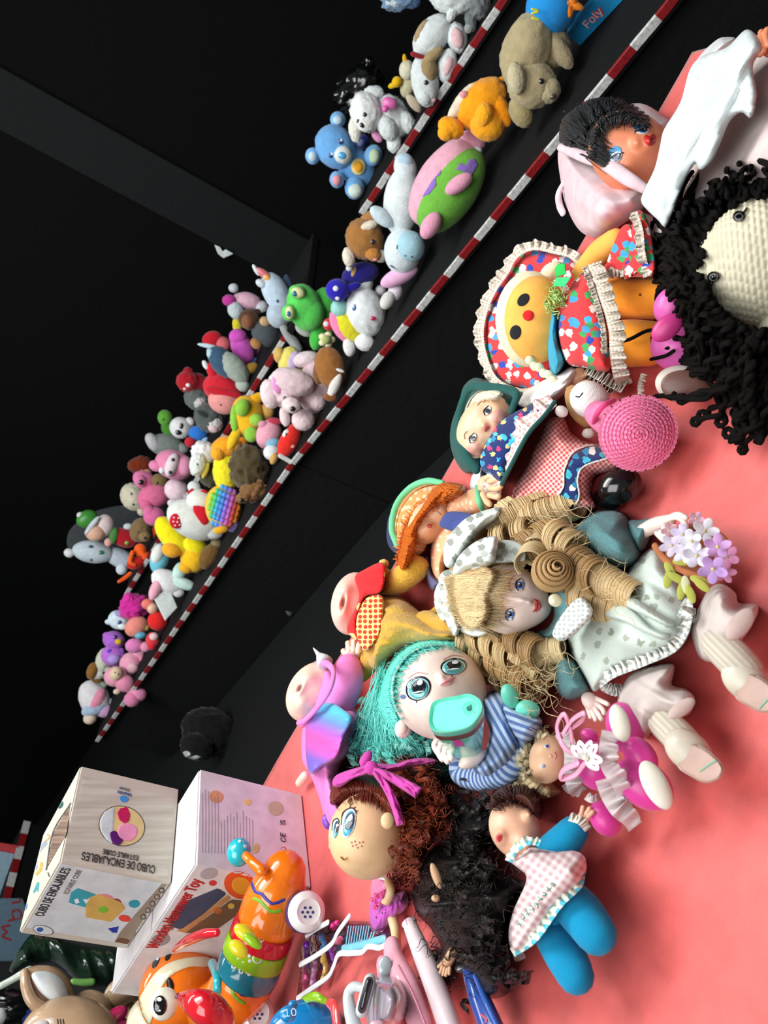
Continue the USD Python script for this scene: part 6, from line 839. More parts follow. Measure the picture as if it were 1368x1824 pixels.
TEALV = M((110, 220, 196), 'vinyl'); E('glove', 908, 1240, 15, 22, TEALV, -20, h=.085); E('glove', 940, 1264, 22, 17, TEALV, 10, h=.07); E('wrist', 840, 1352, 26, 14, ASK, -30, h=.075, c=14); E('hand', 788, 1330, 20, 17, ASK, 75, h=.075, c=12); fingers([[(780, 1315), (774, 1328), (780, 1340)], [(788, 1320), (782, 1340), (788, 1352)], [(796, 1325), (792, 1344), (797, 1356)], [(803, 1330), (802, 1342), (804, 1350)]], 6, ASK, h=.095)
# cup, held by the aqua haired doll
doll('teal_cup', 'glossy teal travel cup with brown band held by the aqua haired doll', (815, 1300), 'cup')
TC = M((110, 222, 196), 'plastic', roughness=.3); lid = cat([(764, 1272), (770, 1252), (790, 1244), (814, 1240), (836, 1236), (856, 1246), (861, 1264), (850, 1284), (834, 1298), (802, 1306), (774, 1304), (764, 1290)], 4, True); c0 = lid.mean(0); n = len(lid)
top = S(lid, .165); ctr = top.mean(0); dn = S([(842, 1352)], .055)[0] - S([(822, 1290)], .15)[0]
def loft(name, rows, mat):                               # rows: (distance along dn, scale)
    V = np.vstack([ctr + (top - ctr) * s + dn * k for k, s in rows]); m_ = len(rows); i = np.arange(m_ - 1)[:, None] * n; j = np.arange(n)[None]; k = (j + 1) % n
    F = np.concatenate([np.stack([i + j, i + n + k, i + k], -1).reshape(-1, 3), np.stack([i + j, i + n + j, i + n + k], -1).reshape(-1, 3)]); V = np.vstack([V, ctr + dn * rows[0][0], ctr + dn * rows[-1][0]]); jj = np.arange(n); F = np.concatenate([F, np.stack([np.full(n, len(V) - 2), jj, (jj + 1) % n], -1), np.stack([np.full(n, len(V) - 1), (m_ - 1) * n + (jj + 1) % n, (m_ - 1) * n + jj], -1)]); me = trimesh.Trimesh(V, F, process=False); me.fix_normals(); return part(name, me, mat, smooth=40)
ld = loft('lid', [(.02, .84), (.02, .86), (-.0, .9), (-.02, .96), (0, 1.0), (.08, 1.0)], TC); loft('band', [(.08, .985), (.2, .975)], M((126, 62, 44), 'vinyl')); bd = loft('cup_body', [(.2, .97), (.24, .95), (.9, .66), (1.0, .6)], TC); D('lid_hole', ld, ell(836, 1262, 5, 5), M((30, 96, 84), 'vinyl')); D('lid_ring', ld, ell(836, 1262, 12, 13), M((96, 208, 182), 'plastic'), off=.0004, thick=.0006); E('lid_button', 838, 1258, 3, 3, M((60, 150, 132), 'vinyl'), h=.172, sub=1)
D('flower_print', bd, cat([(806, 1318), (814, 1314), (824, 1322), (828, 1330), (818, 1328), (812, 1332)], 3, True), M((224, 70, 170), 'vinyl'))
# ---------------------------------------------------------------- red haired doll
doll('red_haired_doll', 'big headed doll with curly auburn hair and magenta headband bow', (690, 1500))
RSK = M((234, 196, 150), 'vinyl'); AUB = M((108, 40, 20), 'hair'); AUB2 = M((146, 62, 34), 'hair'); MG = M((206, 74, 168), 'cloth')
rp = [(684, 1372), (720, 1352), (762, 1360), (790, 1400), (784, 1450), (766, 1505), (728, 1560), (704, 1562), (700, 1500), (716, 1450), (700, 1405)]
PUFF('hair_mass', rp, M((84, 30, 16), 'hair'), h=.06, edge=.012, fold=.015, fs=90); rhp = PUFF('hair', [(586, 1412), (598, 1386), (632, 1372), (672, 1384), (706, 1410), (722, 1440), (700, 1470), (660, 1440), (616, 1430), (590, 1436)], AUB, h=.095, edge=.05, thick=.05)
def rface(v):
    v = v.copy(); k = np.clip(-v[:, 0], 0, 1); v[:, 1] = v[:, 1] + .1 * k * k; return v
rh = E('head', 655, 1488, 70, 72, RSK, 0, h=.085, c=66, sub=4); E('jaw', 632, 1520, 38, 32, RSK, 20, h=.09, c=36); E('nose', 592, 1506, 7, 8, RSK, 0, h=.1, c=7); E('ear', 690, 1462, 12, 14, RSK, 0, h=.135, c=8)
strands('hair_strands', [(588, 1412), (602, 1388), (640, 1376), (684, 1392), (712, 1418)], [(594, 1434), (612, 1424), (646, 1424), (680, 1440), (704, 1464)], 380, AUB, .001, on=[rhp, rh], off=.002, bulge=.004, jit=4)
curly('curls', rp, 150, .015, .085, 9, 2.1, .0008, AUB, 44, clump=10); curly('curls', rp, 70, .03, .09, 9, 2.1, .0007, AUB2, 44, clump=9); curly('curls', rp, 120, .02, .09, 8, 2.2, .0006, AUB2, 40); curly('curls', [(700, 1500), (740, 1520), (740, 1580), (700, 1570)], 90, .005, .04, 5, 2.4, .001, AUB, 30)
ex = [(620, 1466, 27, 13, -76), (597, 1476, 18, 6, -82)]
for x, y, a, b, an in ex:
    D('eye_white', rh, ell(x, y, a, b, an), M((226, 240, 246), 'gloss'), off=.0008); D('iris', rh, ell(x + 1, y + 1, a * .86, b * .7, an), M((76, 176, 220), 'gloss'), off=.0014); D('pupil', rh, ell(x + 2, y - 3, a * .58, b * .6, an), M((70, 84, 96), 'gloss'), off=.002); D('glint', rh, ell(x + 4, y - 6, 3, 2.2), M((248, 252, 252), 'gloss'), off=.0027); D('eye_line', rh, stroke([(x - b, y + 4), (x - b * .7, y - a * .7), (x + b * .6, y - a * 1.0), (x + b * 1.2, y - a * .6)], [.8, 1.8, 2, .8]), M((60, 50, 60), 'vinyl'), off=.0016)
for p in ([(626, 1442), (634, 1437)], [(622, 1440), (626, 1432)], [(630, 1446), (638, 1444)]): D('lash', rh, stroke(p, [1.6, .8]), M((40, 34, 40), 'vinyl'))
for dx, dy in ((0, 0), (6, -4), (-6, 2), (3, 5), (10, 2), (-2, -6), (12, -5), (-8, -4)): D('freckle', rh, ell(634 + dx, 1505 + dy, 1.5, 1.5), M((196, 84, 64), 'vinyl'))
D('smile', [rh, H('', trimesh.Trimesh([[0, 0, 0]] * 3, [[0, 1, 2]], process=False))][:1], stroke([(606, 1526), (612, 1532), (618, 1528)], 1.6), M((150, 96, 60), 'vinyl'), off=.004)
PUFF('headband', [(592, 1398), (600, 1380), (640, 1366), (658, 1362), (660, 1376), (632, 1386), (606, 1402)], MG, h=.02, edge=.01, base=((600, 1392, .09), (660, 1368, .1)), thick=.016, fold=.008, fs=200, fdir=-20); PUFF('headband', [(666, 1360), (700, 1361), (738, 1351), (774, 1352), (772, 1361), (735, 1366), (700, 1375), (668, 1376)], MG, h=.018, edge=.008, base=((668, 1368, .1), (772, 1356, .05)), thick=.014, fold=.008, fs=200, fdir=-8)
E('bow_loop', 652, 1352, 16, 9, MG, -60, h=.1, c=9); E('bow_knot', 662, 1368, 13, 12, MG, 40, h=.125, c=10, fuzz=.1)
for p, w in (([(664, 1370), (690, 1382), (718, 1396), (746, 1413)], [10, 17, 20, 22]), ([(664, 1374), (684, 1396), (702, 1430), (714, 1470)], [8, 14, 16, 15])): PUFF('bow_tail', stroke(p, w), MG, smooth=False, h=.014, edge=.008, base=((664, 1370, .115), (p[-1][0], p[-1][1], .095)), thick=.01, fold=.006, fs=220, fdir=40 if p[-1][1] < 1440 else 65)
RB = M((226, 120, 170), 'satin'); PUFF('bodice', [(664, 1566), (676, 1556), (694, 1560), (700, 1575), (696, 1596), (668, 1602), (660, 1590)], RB, h=.035); PUFF('skirt', [(660, 1652), (658, 1612), (672, 1592), (700, 1592), (722, 1588), (727, 1612), (708, 1634), (692, 1648), (676, 1662)], M((196, 76, 190), 'satin'), h=.03, fold=.012, fs=150, fdir=100); curly('sequins', [(658, 1600), (690, 1585), (696, 1600), (668, 1618)], 24, .03, .04, 2, 1, .0022, M((232, 80, 150), 'gloss'), 6); L('collar', [(672, 1562, 3, .036), (686, 1566, 3, .04), (696, 1572, 3, .035)], M((226, 226, 230), 'satin'))
L('arm', [(692, 1570, 8, .038), (696, 1586, 8, .042), (690, 1604, 7, .04), (684, 1606, 5, .04)], RSK); L('leg', [(700, 1636, 10, .02), (705, 1660, 9, .02), (706, 1684, 8, .016)], RSK); L('shoe', [(704, 1684, 11, .014), (700, 1700, 12, .012)], M((224, 120, 150), 'vinyl'))
# ---------------------------------------------------------------- small satin doll
doll('satin_doll', 'small blonde doll in magenta satin with ribbons and white soled feet', (1060, 1400))
SAT = M((222, 56, 160), 'satin'); SOL = M((226, 222, 208), 'cloth'); TUL = M((232, 226, 226), 'cloth', alpha=.62); SSK = M((236, 190, 154), 'vinyl'); BLN = M((206, 190, 150), 'hair')
E('torso', 1060, 1362, 46, 38, SAT, 60, h=.04); PUFF('hair_mass', [(908, 1372), (930, 1330), (960, 1306), (998, 1312), (1000, 1340), (975, 1360), (985, 1395), (1000, 1412), (960, 1424), (925, 1408)], M((170, 152, 112), 'hair'), h=.05, fold=.012, fs=100); sh_ = E('head', 975, 1352, 42, 32, SSK, -80, h=.055, c=30)
bh = [(906, 1374), (930, 1328), (962, 1304), (990, 1310), (965, 1330), (950, 1350), (958, 1390), (988, 1408), (960, 1426), (922, 1410)]; curly('curls', bh, 90, .02, .075, 6, 2.0, .0006, BLN, 30, clump=8); curly('curls', bh, 50, .02, .08, 6, 2.0, .0006, M((226, 214, 180), 'hair'), 30, clump=6)
for x, y in ((974, 1329), (967, 1365)): D('eye_white', sh_, ell(x, y, 4.5, 4), M((226, 230, 236), 'gloss'), off=.0006); D('iris', sh_, ell(x + .5, y, 3, 3), M((60, 76, 150), 'gloss'), off=.0011)
D('mouth', sh_, stroke([(988, 1340), (991, 1346), (989, 1352)], 1.6), M((206, 110, 100), 'vinyl')); E('nose', 981, 1347, 3.5, 3.5, SSK, 0, h=.079, sub=2, c=4); PUFF('hair_tag', [(905, 1376), (918, 1362), (926, 1374), (912, 1384)], M((226, 228, 220), 'cloth'), h=.02)
RUF('tulle_collar', [(988, 1310, .06), (1004, 1340, .075), (1004, 1375, .075), (1010, 1405, .05), (1020, 1420, .02)], 24, TUL, amp=.008, waves=10, side=1); RUF('tulle_collar', [(1000, 1400, .02), (1010, 1412, .02), (1030, 1420, .02)], 20, TUL, amp=.008, waves=6)
E('foot', 1113, 1297, 46, 32, SAT, 75, h=.055, c=30); E('leg', 1140, 1345, 36, 26, SAT, 50, h=.05); E('leg', 1146, 1396, 54, 40, SAT, 35, h=.045); E('sole', 1104, 1288, 33, 17, SOL, 75, h=.08, c=10); E('sole', 1168, 1398, 44, 22, SOL, 62, h=.065, c=14); E('arm', 1078, 1458, 32, 26, SAT, 60, h=.03); E('arm', 1050, 1310, 16, 12, SAT, 20, h=.05)
RUF('tulle_skirt', [(1072, 1300, .07), (1066, 1340, .085), (1072, 1372, .085), (1090, 1400, .07), (1100, 1428, .05)], 26, TUL, amp=.006, waves=6, scallop=.2); RUF('tulle_skirt', [(1060, 1392, .06), (1072, 1424, .05), (1090, 1452, .045), (1112, 1470, .03), (1120, 1482, .02)], 28, TUL, amp=.007, waves=5, scallop=.2); RUF('cuff_lace', [(1040, 1424, .03), (1052, 1430, .04), (1066, 1428, .035)], 13, M((236, 230, 230), 'cloth'), amp=.003, waves=7)
RB1, RB2 = M((236, 232, 230), 'satin'), M((232, 156, 186), 'satin')
def ribbon(pts, mat, w=4, f=.35): L('ribbon', [(x, y, w, h_) for x, y, h_ in pts], mat, flat=f, sides=8)
for a in (-70, -45, -110, -140, 10, 40): c_, s_2 = math.cos(math.radians(a)), math.sin(math.radians(a)); ribbon([(1042, 1350, .09), (1042 + 14 * c_ - 6 * s_2, 1350 + 14 * s_2 + 6 * c_, .1), (1042 + 30 * c_, 1350 + 30 * s_2, .1), (1042 + 16 * c_ + 6 * s_2, 1350 + 16 * s_2 - 6 * c_, .1), (1043, 1351, .09)], RB1)
ribbon([(1030, 1345, .09), (1004, 1330, .1), (992, 1296, .105), (1004, 1272, .11), (1016, 1300, .1), (1020, 1330, .09)], RB2, 5); ribbon([(1000, 1312, .1), (1018, 1284, .105), (1040, 1270, .11), (1036, 1284, .1), (1012, 1300, .1)], RB2, 5); ribbon([(1028, 1360, .09), (1004, 1372, .09), (1000, 1386, .085), (1024, 1380, .085), (1040, 1362, .09)], RB2, 6); E('bow_pearl', 1043, 1350, 6, 6, M((240, 230, 214), 'gloss'), h=.1, sub=2)
# ---------------------------------------------------------------- doll lying under a mass of black hair
doll('black_haired_doll', 'face-down doll buried under a mass of curly black hair', (840, 1600))
bk = [(796, 1418), (824, 1408), (852, 1438), (888, 1446), (898, 1468), (874, 1496), (868, 1525), (890, 1556), (930, 1568), (936, 1580), (912, 1604), (904, 1650), (902, 1700), (916, 1740), (902, 1772), (868, 1776), (836, 1745), (812, 1720), (780, 1728), (772, 1720), (786, 1690), (764, 1650), (744, 1630), (734, 1590), (748, 1548), (770, 1512), (800, 1500), (806, 1460)]
PUFF('hair_mass', bk, M((11, 9, 9), 'hair'), h=.06, edge=.01, fold=.03, fs=60, power=.4); BKH = M((17, 14, 13), 'hair')
curly('curls', bk, 290, .015, .085, 10, 2.0, .0009, BKH, 48, clump=10); curly('curls', bk, 160, .02, .09, 8, 2.2, .0007, BKH, 48); curly('curls', bk, 60, .03, .09, 10, 2.0, .0007, M((38, 31, 27), 'hair'), 44, clump=6); curly('curls', [(765, 1700), (800, 1700), (798, 1752), (780, 1756), (764, 1738)], 90, .005, .02, 5, 2.2, .0012, BKH, 26)
BDS = M((206, 160, 126), 'vinyl'); E('cheek', 777, 1560, 22, 8, BDS, 70, h=.085, c=6); E('face', 776, 1600, 8, 6, BDS, 0, h=.085); L('forearm', [(806, 1698, 9, .05), (797, 1714, 9, .05)], BDS); E('palm', 793, 1720, 10, 9, BDS, 60, h=.05); fingers([[(788, 1722), (784, 1732)], [(792, 1725), (789, 1736)], [(797, 1726), (794, 1737)], [(801, 1724), (800, 1734)], [(787, 1716), (781, 1722)]], 3, BDS, h=.055); E('foot', 843, 1712, 16, 8, M((100, 100, 104), 'cloth'), -30, h=.05)
# ---------------------------------------------------------------- doll in a blue suit and checked pinafore
doll('blue_suit_doll', 'turquoise suited cloth doll in pink checked pinafore lying on the bare cloth', (985, 1590))
TQ = M((16, 144, 190), 'cloth'); BSK2 = M((232, 180, 150), 'vinyl')
PUFF('hair', [(862, 1440), (880, 1408), (912, 1394), (946, 1404), (962, 1432), (958, 1460), (930, 1440), (890, 1440)], M((70, 34, 26), 'hair'), h=.075, edge=.02); bh_ = E('head', 918, 1478, 52, 44, BSK2, 55, h=.06, c=42, bumps=((936, 1508, 14, .012), (943, 1450, 7, .014), (889, 1492, 8, .01, 10, 10), (889, 1493, 3.5, -.005, 5, 10))); D('lips', bh_, ell(889, 1492, 6, 9, 10), M((222, 116, 108), 'vinyl'), off=.0006); D('mouth', bh_, ell(890, 1493, 3.4, 6, 10), M((176, 36, 46), 'vinyl'), off=.0014)
strands('hair_strands', [(866, 1440), (886, 1410), (915, 1397), (950, 1410), (960, 1440)], [(890, 1442), (905, 1432), (920, 1430), (940, 1436), (952, 1452)], 160, M((66, 30, 22), 'hair'), .0009, on=[bh_], off=.003, bulge=.006, jit=4)
L('arm', [(985, 1516, 30, .045), (1004, 1500, 30, .045), (1020, 1482, 27, .042)], TQ); RUF('cuff_lace', [(1012, 1462, .07), (1030, 1468, .08), (1042, 1482, .06)], 13, M((232, 226, 214), 'cloth'), amp=.005, waves=7); E('hand', 1040, 1456, 13, 11, BSK2, -40, h=.04); fingers([[(1044, 1450), (1050, 1440)], [(1048, 1454), (1056, 1446)], [(1036, 1448), (1038, 1438)]], 4, BSK2, h=.045)
L('leg', [(1000, 1592, 36, .05), (1034, 1626, 40, .055), (1060, 1660, 38, .052)], TQ, sides=20); L('leg', [(976, 1648, 34, .045), (1004, 1696, 37, .05), (1024, 1734, 34, .048)], TQ, sides=20); PUFF('suit_seat', [(970, 1600), (1010, 1590), (1015, 1650), (975, 1690), (955, 1660)], TQ, h=.06)
PIN = M((236, 222, 220), 'cloth', ('gingham', (196, 160, 166), .0072, 55)); pn = PUFF('pinafore', [(912, 1534), (940, 1508), (962, 1510), (992, 1516), (1026, 1516), (1044, 1532), (1038, 1570), (1002, 1610), (958, 1672), (918, 1698), (906, 1668), (914, 1624), (938, 1566), (922, 1546)], PIN, h=.09, edge=.05, fold=.008, fs=40, fdir=60, power=.4)
HL = M((224, 234, 220), 'cloth', ('dots', (90, 186, 206), .009, .3, .15)); RUF('hem_lace', [(1043, 1556, .06), (1036, 1582, .07), (1002, 1616, .08), (958, 1676, .08), (918, 1704, .06)], 17, HL, amp=.003, waves=14, side=-1, scallop=.25); RUF('neck_lace', [(912, 1538, .07), (922, 1518, .085), (942, 1505, .085), (960, 1508, .08)], 12, HL, amp=.003, waves=8, side=1, scallop=.25); RUF('slip_lace', [(912, 1690, .03), (918, 1712, .02), (936, 1706, .02)], 14, TUL, amp=.003, waves=5)
EMB = M((70, 150, 120), 'cloth'); 
for i in range(9):
    x, y = 924 + i * 7.6, 1642 - i * 8.6; D('embroidery', pn, stroke([(x - 4, y + rng.uniform(-8, 2)), (x + 2, y + rng.uniform(-3, 6)), (x + rng.uniform(0, 6), y + rng.uniform(4, 11))], 1.6), EMB, off=.0005); D('embroidery', pn, stroke([(x - 3, y + 5), (x + 5, y + rng.uniform(-2, 4))], 1.6), EMB, off=.0005)
# ================================================================ boxes and toys at the left of the table
def hit(part_, x, y):
    z, ok = depth_on([part_], [(x, y)]); return CAM + rays([(x, y)])[0] * z[0]
def square(a, b):
    a, b = a / np.linalg.norm(a), b / np.linalg.norm(b); m_ = a + b; m_ /= np.linalg.norm(m_); n = b - a; n /= np.linalg.norm(n); return (m_ - n) / 2 ** .5, (m_ + n) / 2 ** .5
Z2, Z1 = TZ + .182, TZ + .346
FL = []
def carton(name, label, c0, c1, c2, w, d, zb, zt, mat, lip=False):
    c0, c1, c2 = (on_z(*p, zt) for p in (c0, c1, c2)); u1, u2 = square(c1 - c0, c2 - c0); thing(name, label, 'box', (*(c0 + u1 * w / 2 + u2 * d / 2)[:2], zb)); o = np.array([*c0[:2], zb + .0008])
    b = part('carton', rbox(o, u1 * w, u2 * d, (0, 0, zt - zb - .001), .0022), mat, smooth=30)
    FL.clear()
    for f in (0, 1):                                       # folded lid flaps seen at the edges
        q = o + np.array([0, 0, zt - zb - .001]); FL.append(part('flap', rbox(q + u1 * (w * .01) + u2 * (d * (.01 + .5 * f)), u1 * w * .98, u2 * d * .485, (0, 0, .0016), .0006), mat, smooth=30))
    return b, u1, u2
def say(txt, p, q, ux, up, h, mat, b, bold=False): o, e = hit(b, *p), hit(b, *q); ux = ux / np.linalg.norm(ux); text_on(txt, o + np.cross(ux, up) * .0007, ux, up, h, mat, bold=bold, width=abs((e - o) @ ux), parent=b)
GW = M((206, 204, 202), 'paper'); WOODP = M((206, 200, 188), 'paper', roughness=.5); INK = M((60, 58, 58), 'paper'); INKL = M((150, 146, 142), 'paper')
b2, v1, v2 = carton('toy_box', 'white cardboard box of a wooden hammer toy, red lettering on its front', (350, 1540), (345, 1390), (207, 1715), .172, .318, TZ, Z2, M((218, 214, 216), 'paper'))
ZU = np.array([0, 0, 1.])
say('Wooden Hammwer Toy', (279, 1690), (352, 1566), -v2, ZU, .0165, M((196, 44, 48), 'paper'), b2, True)
D('face_print', b2, ell(428, 1577, 30, 24, 25), M((222, 90, 40), 'paper'), off=.0004, thick=.0004); D('face_print', b2, ell(430, 1578, 18, 15, 25), M((226, 160, 50), 'paper'), off=.0008, thick=.0004)
for p, c in (([(306, 1624), (330, 1606), (388, 1582), (404, 1592), (360, 1630), (322, 1656), (304, 1650)], (66, 74, 100)), ([(314, 1658), (330, 1650), (405, 1594), (412, 1600), (330, 1662)], (196, 140, 90)), ([(330, 1662), (412, 1602), (432, 1604), (434, 1622), (380, 1660), (345, 1662)], (120, 92, 70)), ([(342, 1602), (372, 1592), (380, 1604), (352, 1612)], (206, 170, 60)), ([(296, 1640), (308, 1626), (316, 1646), (306, 1658)], (150, 110, 80)), (list(map(tuple, ell(379, 1573, 7, 5))), (206, 60, 60)), (list(map(tuple, ell(334, 1620, 5, 4))), (196, 50, 60)), (list(map(tuple, ell(352, 1640, 8, 5))), (200, 80, 50)), (list(map(tuple, ell(388, 1622, 8, 6))), (190, 110, 60)), (list(map(tuple, ell(412, 1614, 6, 5))), (226, 190, 90)), (list(map(tuple, ell(372, 1556, 16, 10, -10))), (176, 170, 176)), (list(map(tuple, ell(286, 1674, 17, 11, -10))), (150, 146, 150))):
    D('toy_print', b2, p, M(c, 'paper'), off=.0004 + .0003 * rng.random(), thick=.0003)
for i in range(17):
    x = 360 + i * 5.6; y0, y1 = 1404 + i * 1.4 + (rng.uniform(0, 8) if i < 6 else rng.uniform(8, 50)), 1519 + i * .3; D('small_print', b2, stroke([(x, y1), (x + (y0 - y1) * -.005, (y0 + y1) / 2), (x, y0)], 1.3), M((172, 166, 170), 'paper'), off=.0004, thick=.0003, g=2.5)
for (x, y, a, b_, c) in ((385, 1419, 13, 11, (214, 160, 120)), (441, 1429, 7, 6, (226, 206, 130)), (491, 1440, 14, 13, (186, 184, 150)), (456, 1511, 6, 9, (206, 190, 120)), (347, 1465, 4, 14, (196, 206, 200)), (332, 1500, 4, 14, (190, 200, 176)), (324, 1440, 4, 16, (206, 214, 214))): D('spot_print', b2, ell(x, y, a, b_, 10), M(c, 'paper'), off=.0004, thick=.0003)
say('CE', (509, 1502), (510, 1486), v1, ZU, .009, INK, b2); say('UK', (503, 1470), (504, 1462), v1, ZU, .004, INK, b2); say('CA', (508, 1470), (509, 1462), v1, ZU, .004, INK, b2); D('warning_ring', b2, ell(505, 1513, 5, 5), M((206, 90, 90), 'paper'), off=.0004, thick=.0003); D('warning_ring', b2, ell(505, 1513, 3.4, 3.4), GW, off=.0007, thick=.0003)
b1_, w1, w2 = carton('toy_box', 'shape sorter cube box with wood print, stacked on the hammer toy box', (108, 1535), (140, 1376), (38, 1650), .168, .176, Z2 + .002, Z1, M((206, 200, 188), 'paper', ('grain', (190, 182, 168), 3, 60, 0)))
fb = cat([(110, 1538), (306, 1577), (227, 1683), (40, 1652)], 1, True); D('front_label', b1_, [(110, 1538), (306, 1577), (227, 1682), (41, 1651)], M((206, 212, 216), 'paper'), off=.0003, thick=.0003, g=6)
D('brown_band', b1_, [(288, 1574), (305, 1578), (228, 1682), (204, 1678), (214, 1660)], M((150, 130, 112), 'paper'), off=.0006, thick=.0003); D('brown_corner', b1_, [(204, 1678), (212, 1670), (226, 1672), (232, 1676), (227, 1682)], M((110, 70, 44), 'paper'), off=.0009, thick=.0003)
for i in range(5): D('care_symbol', b1_, ell(288 - i * 8.2, 1586 + i * 11.8, 5, 5), INK, off=.0009, thick=.0003); D('care_symbol', b1_, ell(288 - i * 8.2, 1586 + i * 11.8, 3.4, 3.4), M((170, 150, 132), 'paper'), off=.0012, thick=.0003)
say('CUBO DE ENCAJABLES', (277, 1543), (146, 1521), ZU, w1 * -1, .0125, INK, b1_); say('ESTABLE CUBE', (247, 1525), (184, 1510), ZU, w1 * -1, .008, INK, b1_); say('Mundo', (234, 1414), (209, 1410), ZU, w1 * -1, .006, M((80, 100, 150), 'paper'), b1_); say('Diver', (231, 1406), (212, 1403), ZU, w1 * -1, .005, M((110, 110, 120), 'paper'), b1_)
D('wood_label', b1_, [(142, 1381), (310, 1421), (306, 1572), (112, 1534)], M((208, 203, 192), 'paper', ('grain', (184, 177, 164), 6, 110, 14)), off=.0002, thick=.0002, g=6); D('logo_dot', b1_, ell(221, 1423, 8, 6, 10), M((70, 140, 206), 'paper'), off=.0008, thick=.0003); D('picture_ring', b1_, ell(217, 1471, 42, 36, 15), M((90, 90, 90), 'paper'), off=.0006, thick=.0003); D('picture', b1_, ell(217, 1471, 40.5, 34.5, 15), M((222, 196, 140), 'paper'), off=.0008, thick=.0003); D('picture_left', b1_, [(178, 1462), (186, 1446), (204, 1437), (200, 1503), (188, 1494), (180, 1480)], M((206, 216, 222), 'paper'), off=.0012, thick=.0003)
D('shape_print', b1_, [(214, 1440), (226, 1437), (232, 1450), (230, 1462), (222, 1467), (212, 1460), (209, 1448)], M((196, 24, 90), 'paper'), off=.0016, thick=.0003); D('shape_print', b1_, cat([(212, 1473), (226, 1466), (243, 1473), (242, 1490), (228, 1498), (212, 1490)], 3, True), M((236, 150, 190), 'paper'), off=.0016, thick=.0003); D('shape_print', b1_, cat([(196, 1484), (206, 1480), (212, 1490), (219, 1497), (212, 1505), (200, 1500)], 3, True), M((90, 20, 110), 'paper'), off=.0019, thick=.0003)
say('CUBO DE ENCAJABLES', (77, 1632), (131, 1548), -w2, ZU, .0125, INK, b1_); say('ESTABLE CUBE', (121, 1592), (152, 1551), -w2, ZU, .007, INKL, b1_)
for p, c in (([(124, 1600), (126, 1590), (138, 1582), (172, 1594), (158, 1618), (122, 1608)], (60, 160, 176)), ([(157, 1600), (172, 1594), (176, 1592), (214, 1606), (224, 1618), (198, 1642), (152, 1634), (153, 1614)], (206, 168, 90)), (list(map(tuple, ell(190, 1598, 12, 5, 15))), (226, 130, 160)), (list(map(tuple, ell(208, 1605, 8, 4, 15))), (150, 40, 60)), (list(map(tuple, ell(184, 1620, 9, 6))), (120, 180, 50)), (list(map(tuple, ell(172, 1631, 8, 5))), (170, 100, 180)), (list(map(tuple, ell(239, 1610, 10, 7))), (50, 150, 170)), (list(map(tuple, ell(222, 1636, 11, 6, 10))), (220, 66, 50)), ([(192, 1654), (212, 1650), (208, 1662), (200, 1661)], (40, 50, 160)), ([(132, 1603), (139, 1600), (142, 1608), (135, 1610)], (226, 236, 240)), ([(141, 1592), (148, 1590), (151, 1597), (144, 1599)], (226, 236, 240)), ([(148, 1602), (160, 1602), (153, 1610)], (226, 236, 240))): D('toy_print', b1_, p, M(c, 'paper'), off=.0006 + .0006 * rng.random(), thick=.0003)
D('round_logo', b1_, ell(77, 1657, 19, 8.5, 12), INK, off=.0006, thick=.0003); D('round_logo', b1_, ell(77, 1657, 17.6, 7.6, 12), M((212, 218, 222), 'paper'), off=.0009, thick=.0003); D('round_logo', b1_, ell(71, 1656, 6, 4), M((50, 90, 170), 'paper'), off=.0012, thick=.0003)
D('window_print', FL, [(125, 1433), (118, 1486), (83, 1547), (95, 1484)], M((150, 124, 108), 'paper', ('grain', (96, 74, 62), 8, 220, 25)), off=.003, thick=.0004); D('window_frame', FL, stroke([(126, 1430), (94, 1483), (82, 1550)], 2), M((90, 84, 80), 'paper'), off=.005, thick=.0004)
for p, c in ((stroke([(62, 1548), (66, 1520), (82, 1500)], 7), (150, 160, 180)), (stroke([(64, 1558), (72, 1548), (74, 1536)], 5), (206, 170, 80)), (stroke([(60, 1590), (68, 1572), (66, 1588)], 3), (60, 160, 170)), (ell(108, 1434, 4, 7, 30), (40, 90, 90)), (ell(44, 1615, 4, 8, 20), (90, 130, 190)), (stroke([(84, 1486), (88, 1490), (80, 1500)], 3), (190, 160, 120)), (stroke([(85, 1554), (88, 1562)], 2), (90, 80, 70))): D('lid_print', FL, p, M(c, 'paper'), off=.003, thick=.0004)
# ---------------------------------------------------------------- puppy caterpillar push toy
doll('caterpillar_toy', 'glossy orange puppy caterpillar toy with coloured rings, red ears and white wheels', (470, 1700), 'toy')
OR = M((240, 122, 18), 'plastic'); RED = M((206, 24, 40), 'plastic'); LIM = M((146, 200, 30), 'plastic'); TL = M((28, 128, 150), 'plastic'); CRM2 = M((232, 228, 196), 'plastic'); YLW = M((232, 226, 40), 'plastic'); AQT = M((40, 190, 204), 'plastic'); BLU = M((50, 50, 150), 'vinyl'); GRL = M((120, 190, 40), 'vinyl'); WPL = M((236, 236, 232), 'plastic'); NVY = M((40, 60, 130), 'plastic')
hB = .075
tail = L('tail_segment', [(506, 1556, 40, hB), (498, 1580, 49, hB), (486, 1612, 54, hB), (476, 1640, 54, hB)], OR, sides=28)
r1 = L('ring', [(474, 1646, 55, hB), (468, 1660, 57, hB), (462, 1674, 56, hB)], RED, sides=32, caps=False); r2 = L('ring', [(462, 1675, 57, hB), (456, 1690, 58, hB), (450, 1705, 57, hB)], LIM, sides=32, caps=False); r3 = L('ring', [(450, 1706, 56, hB), (444, 1722, 57, hB), (438, 1736, 55, hB)], TL, sides=32, caps=False); ft = L('front_segment', [(438, 1738, 54, hB), (424, 1762, 53, hB), (404, 1786, 50, hB), (380, 1800, 46, hB)], OR, sides=28)
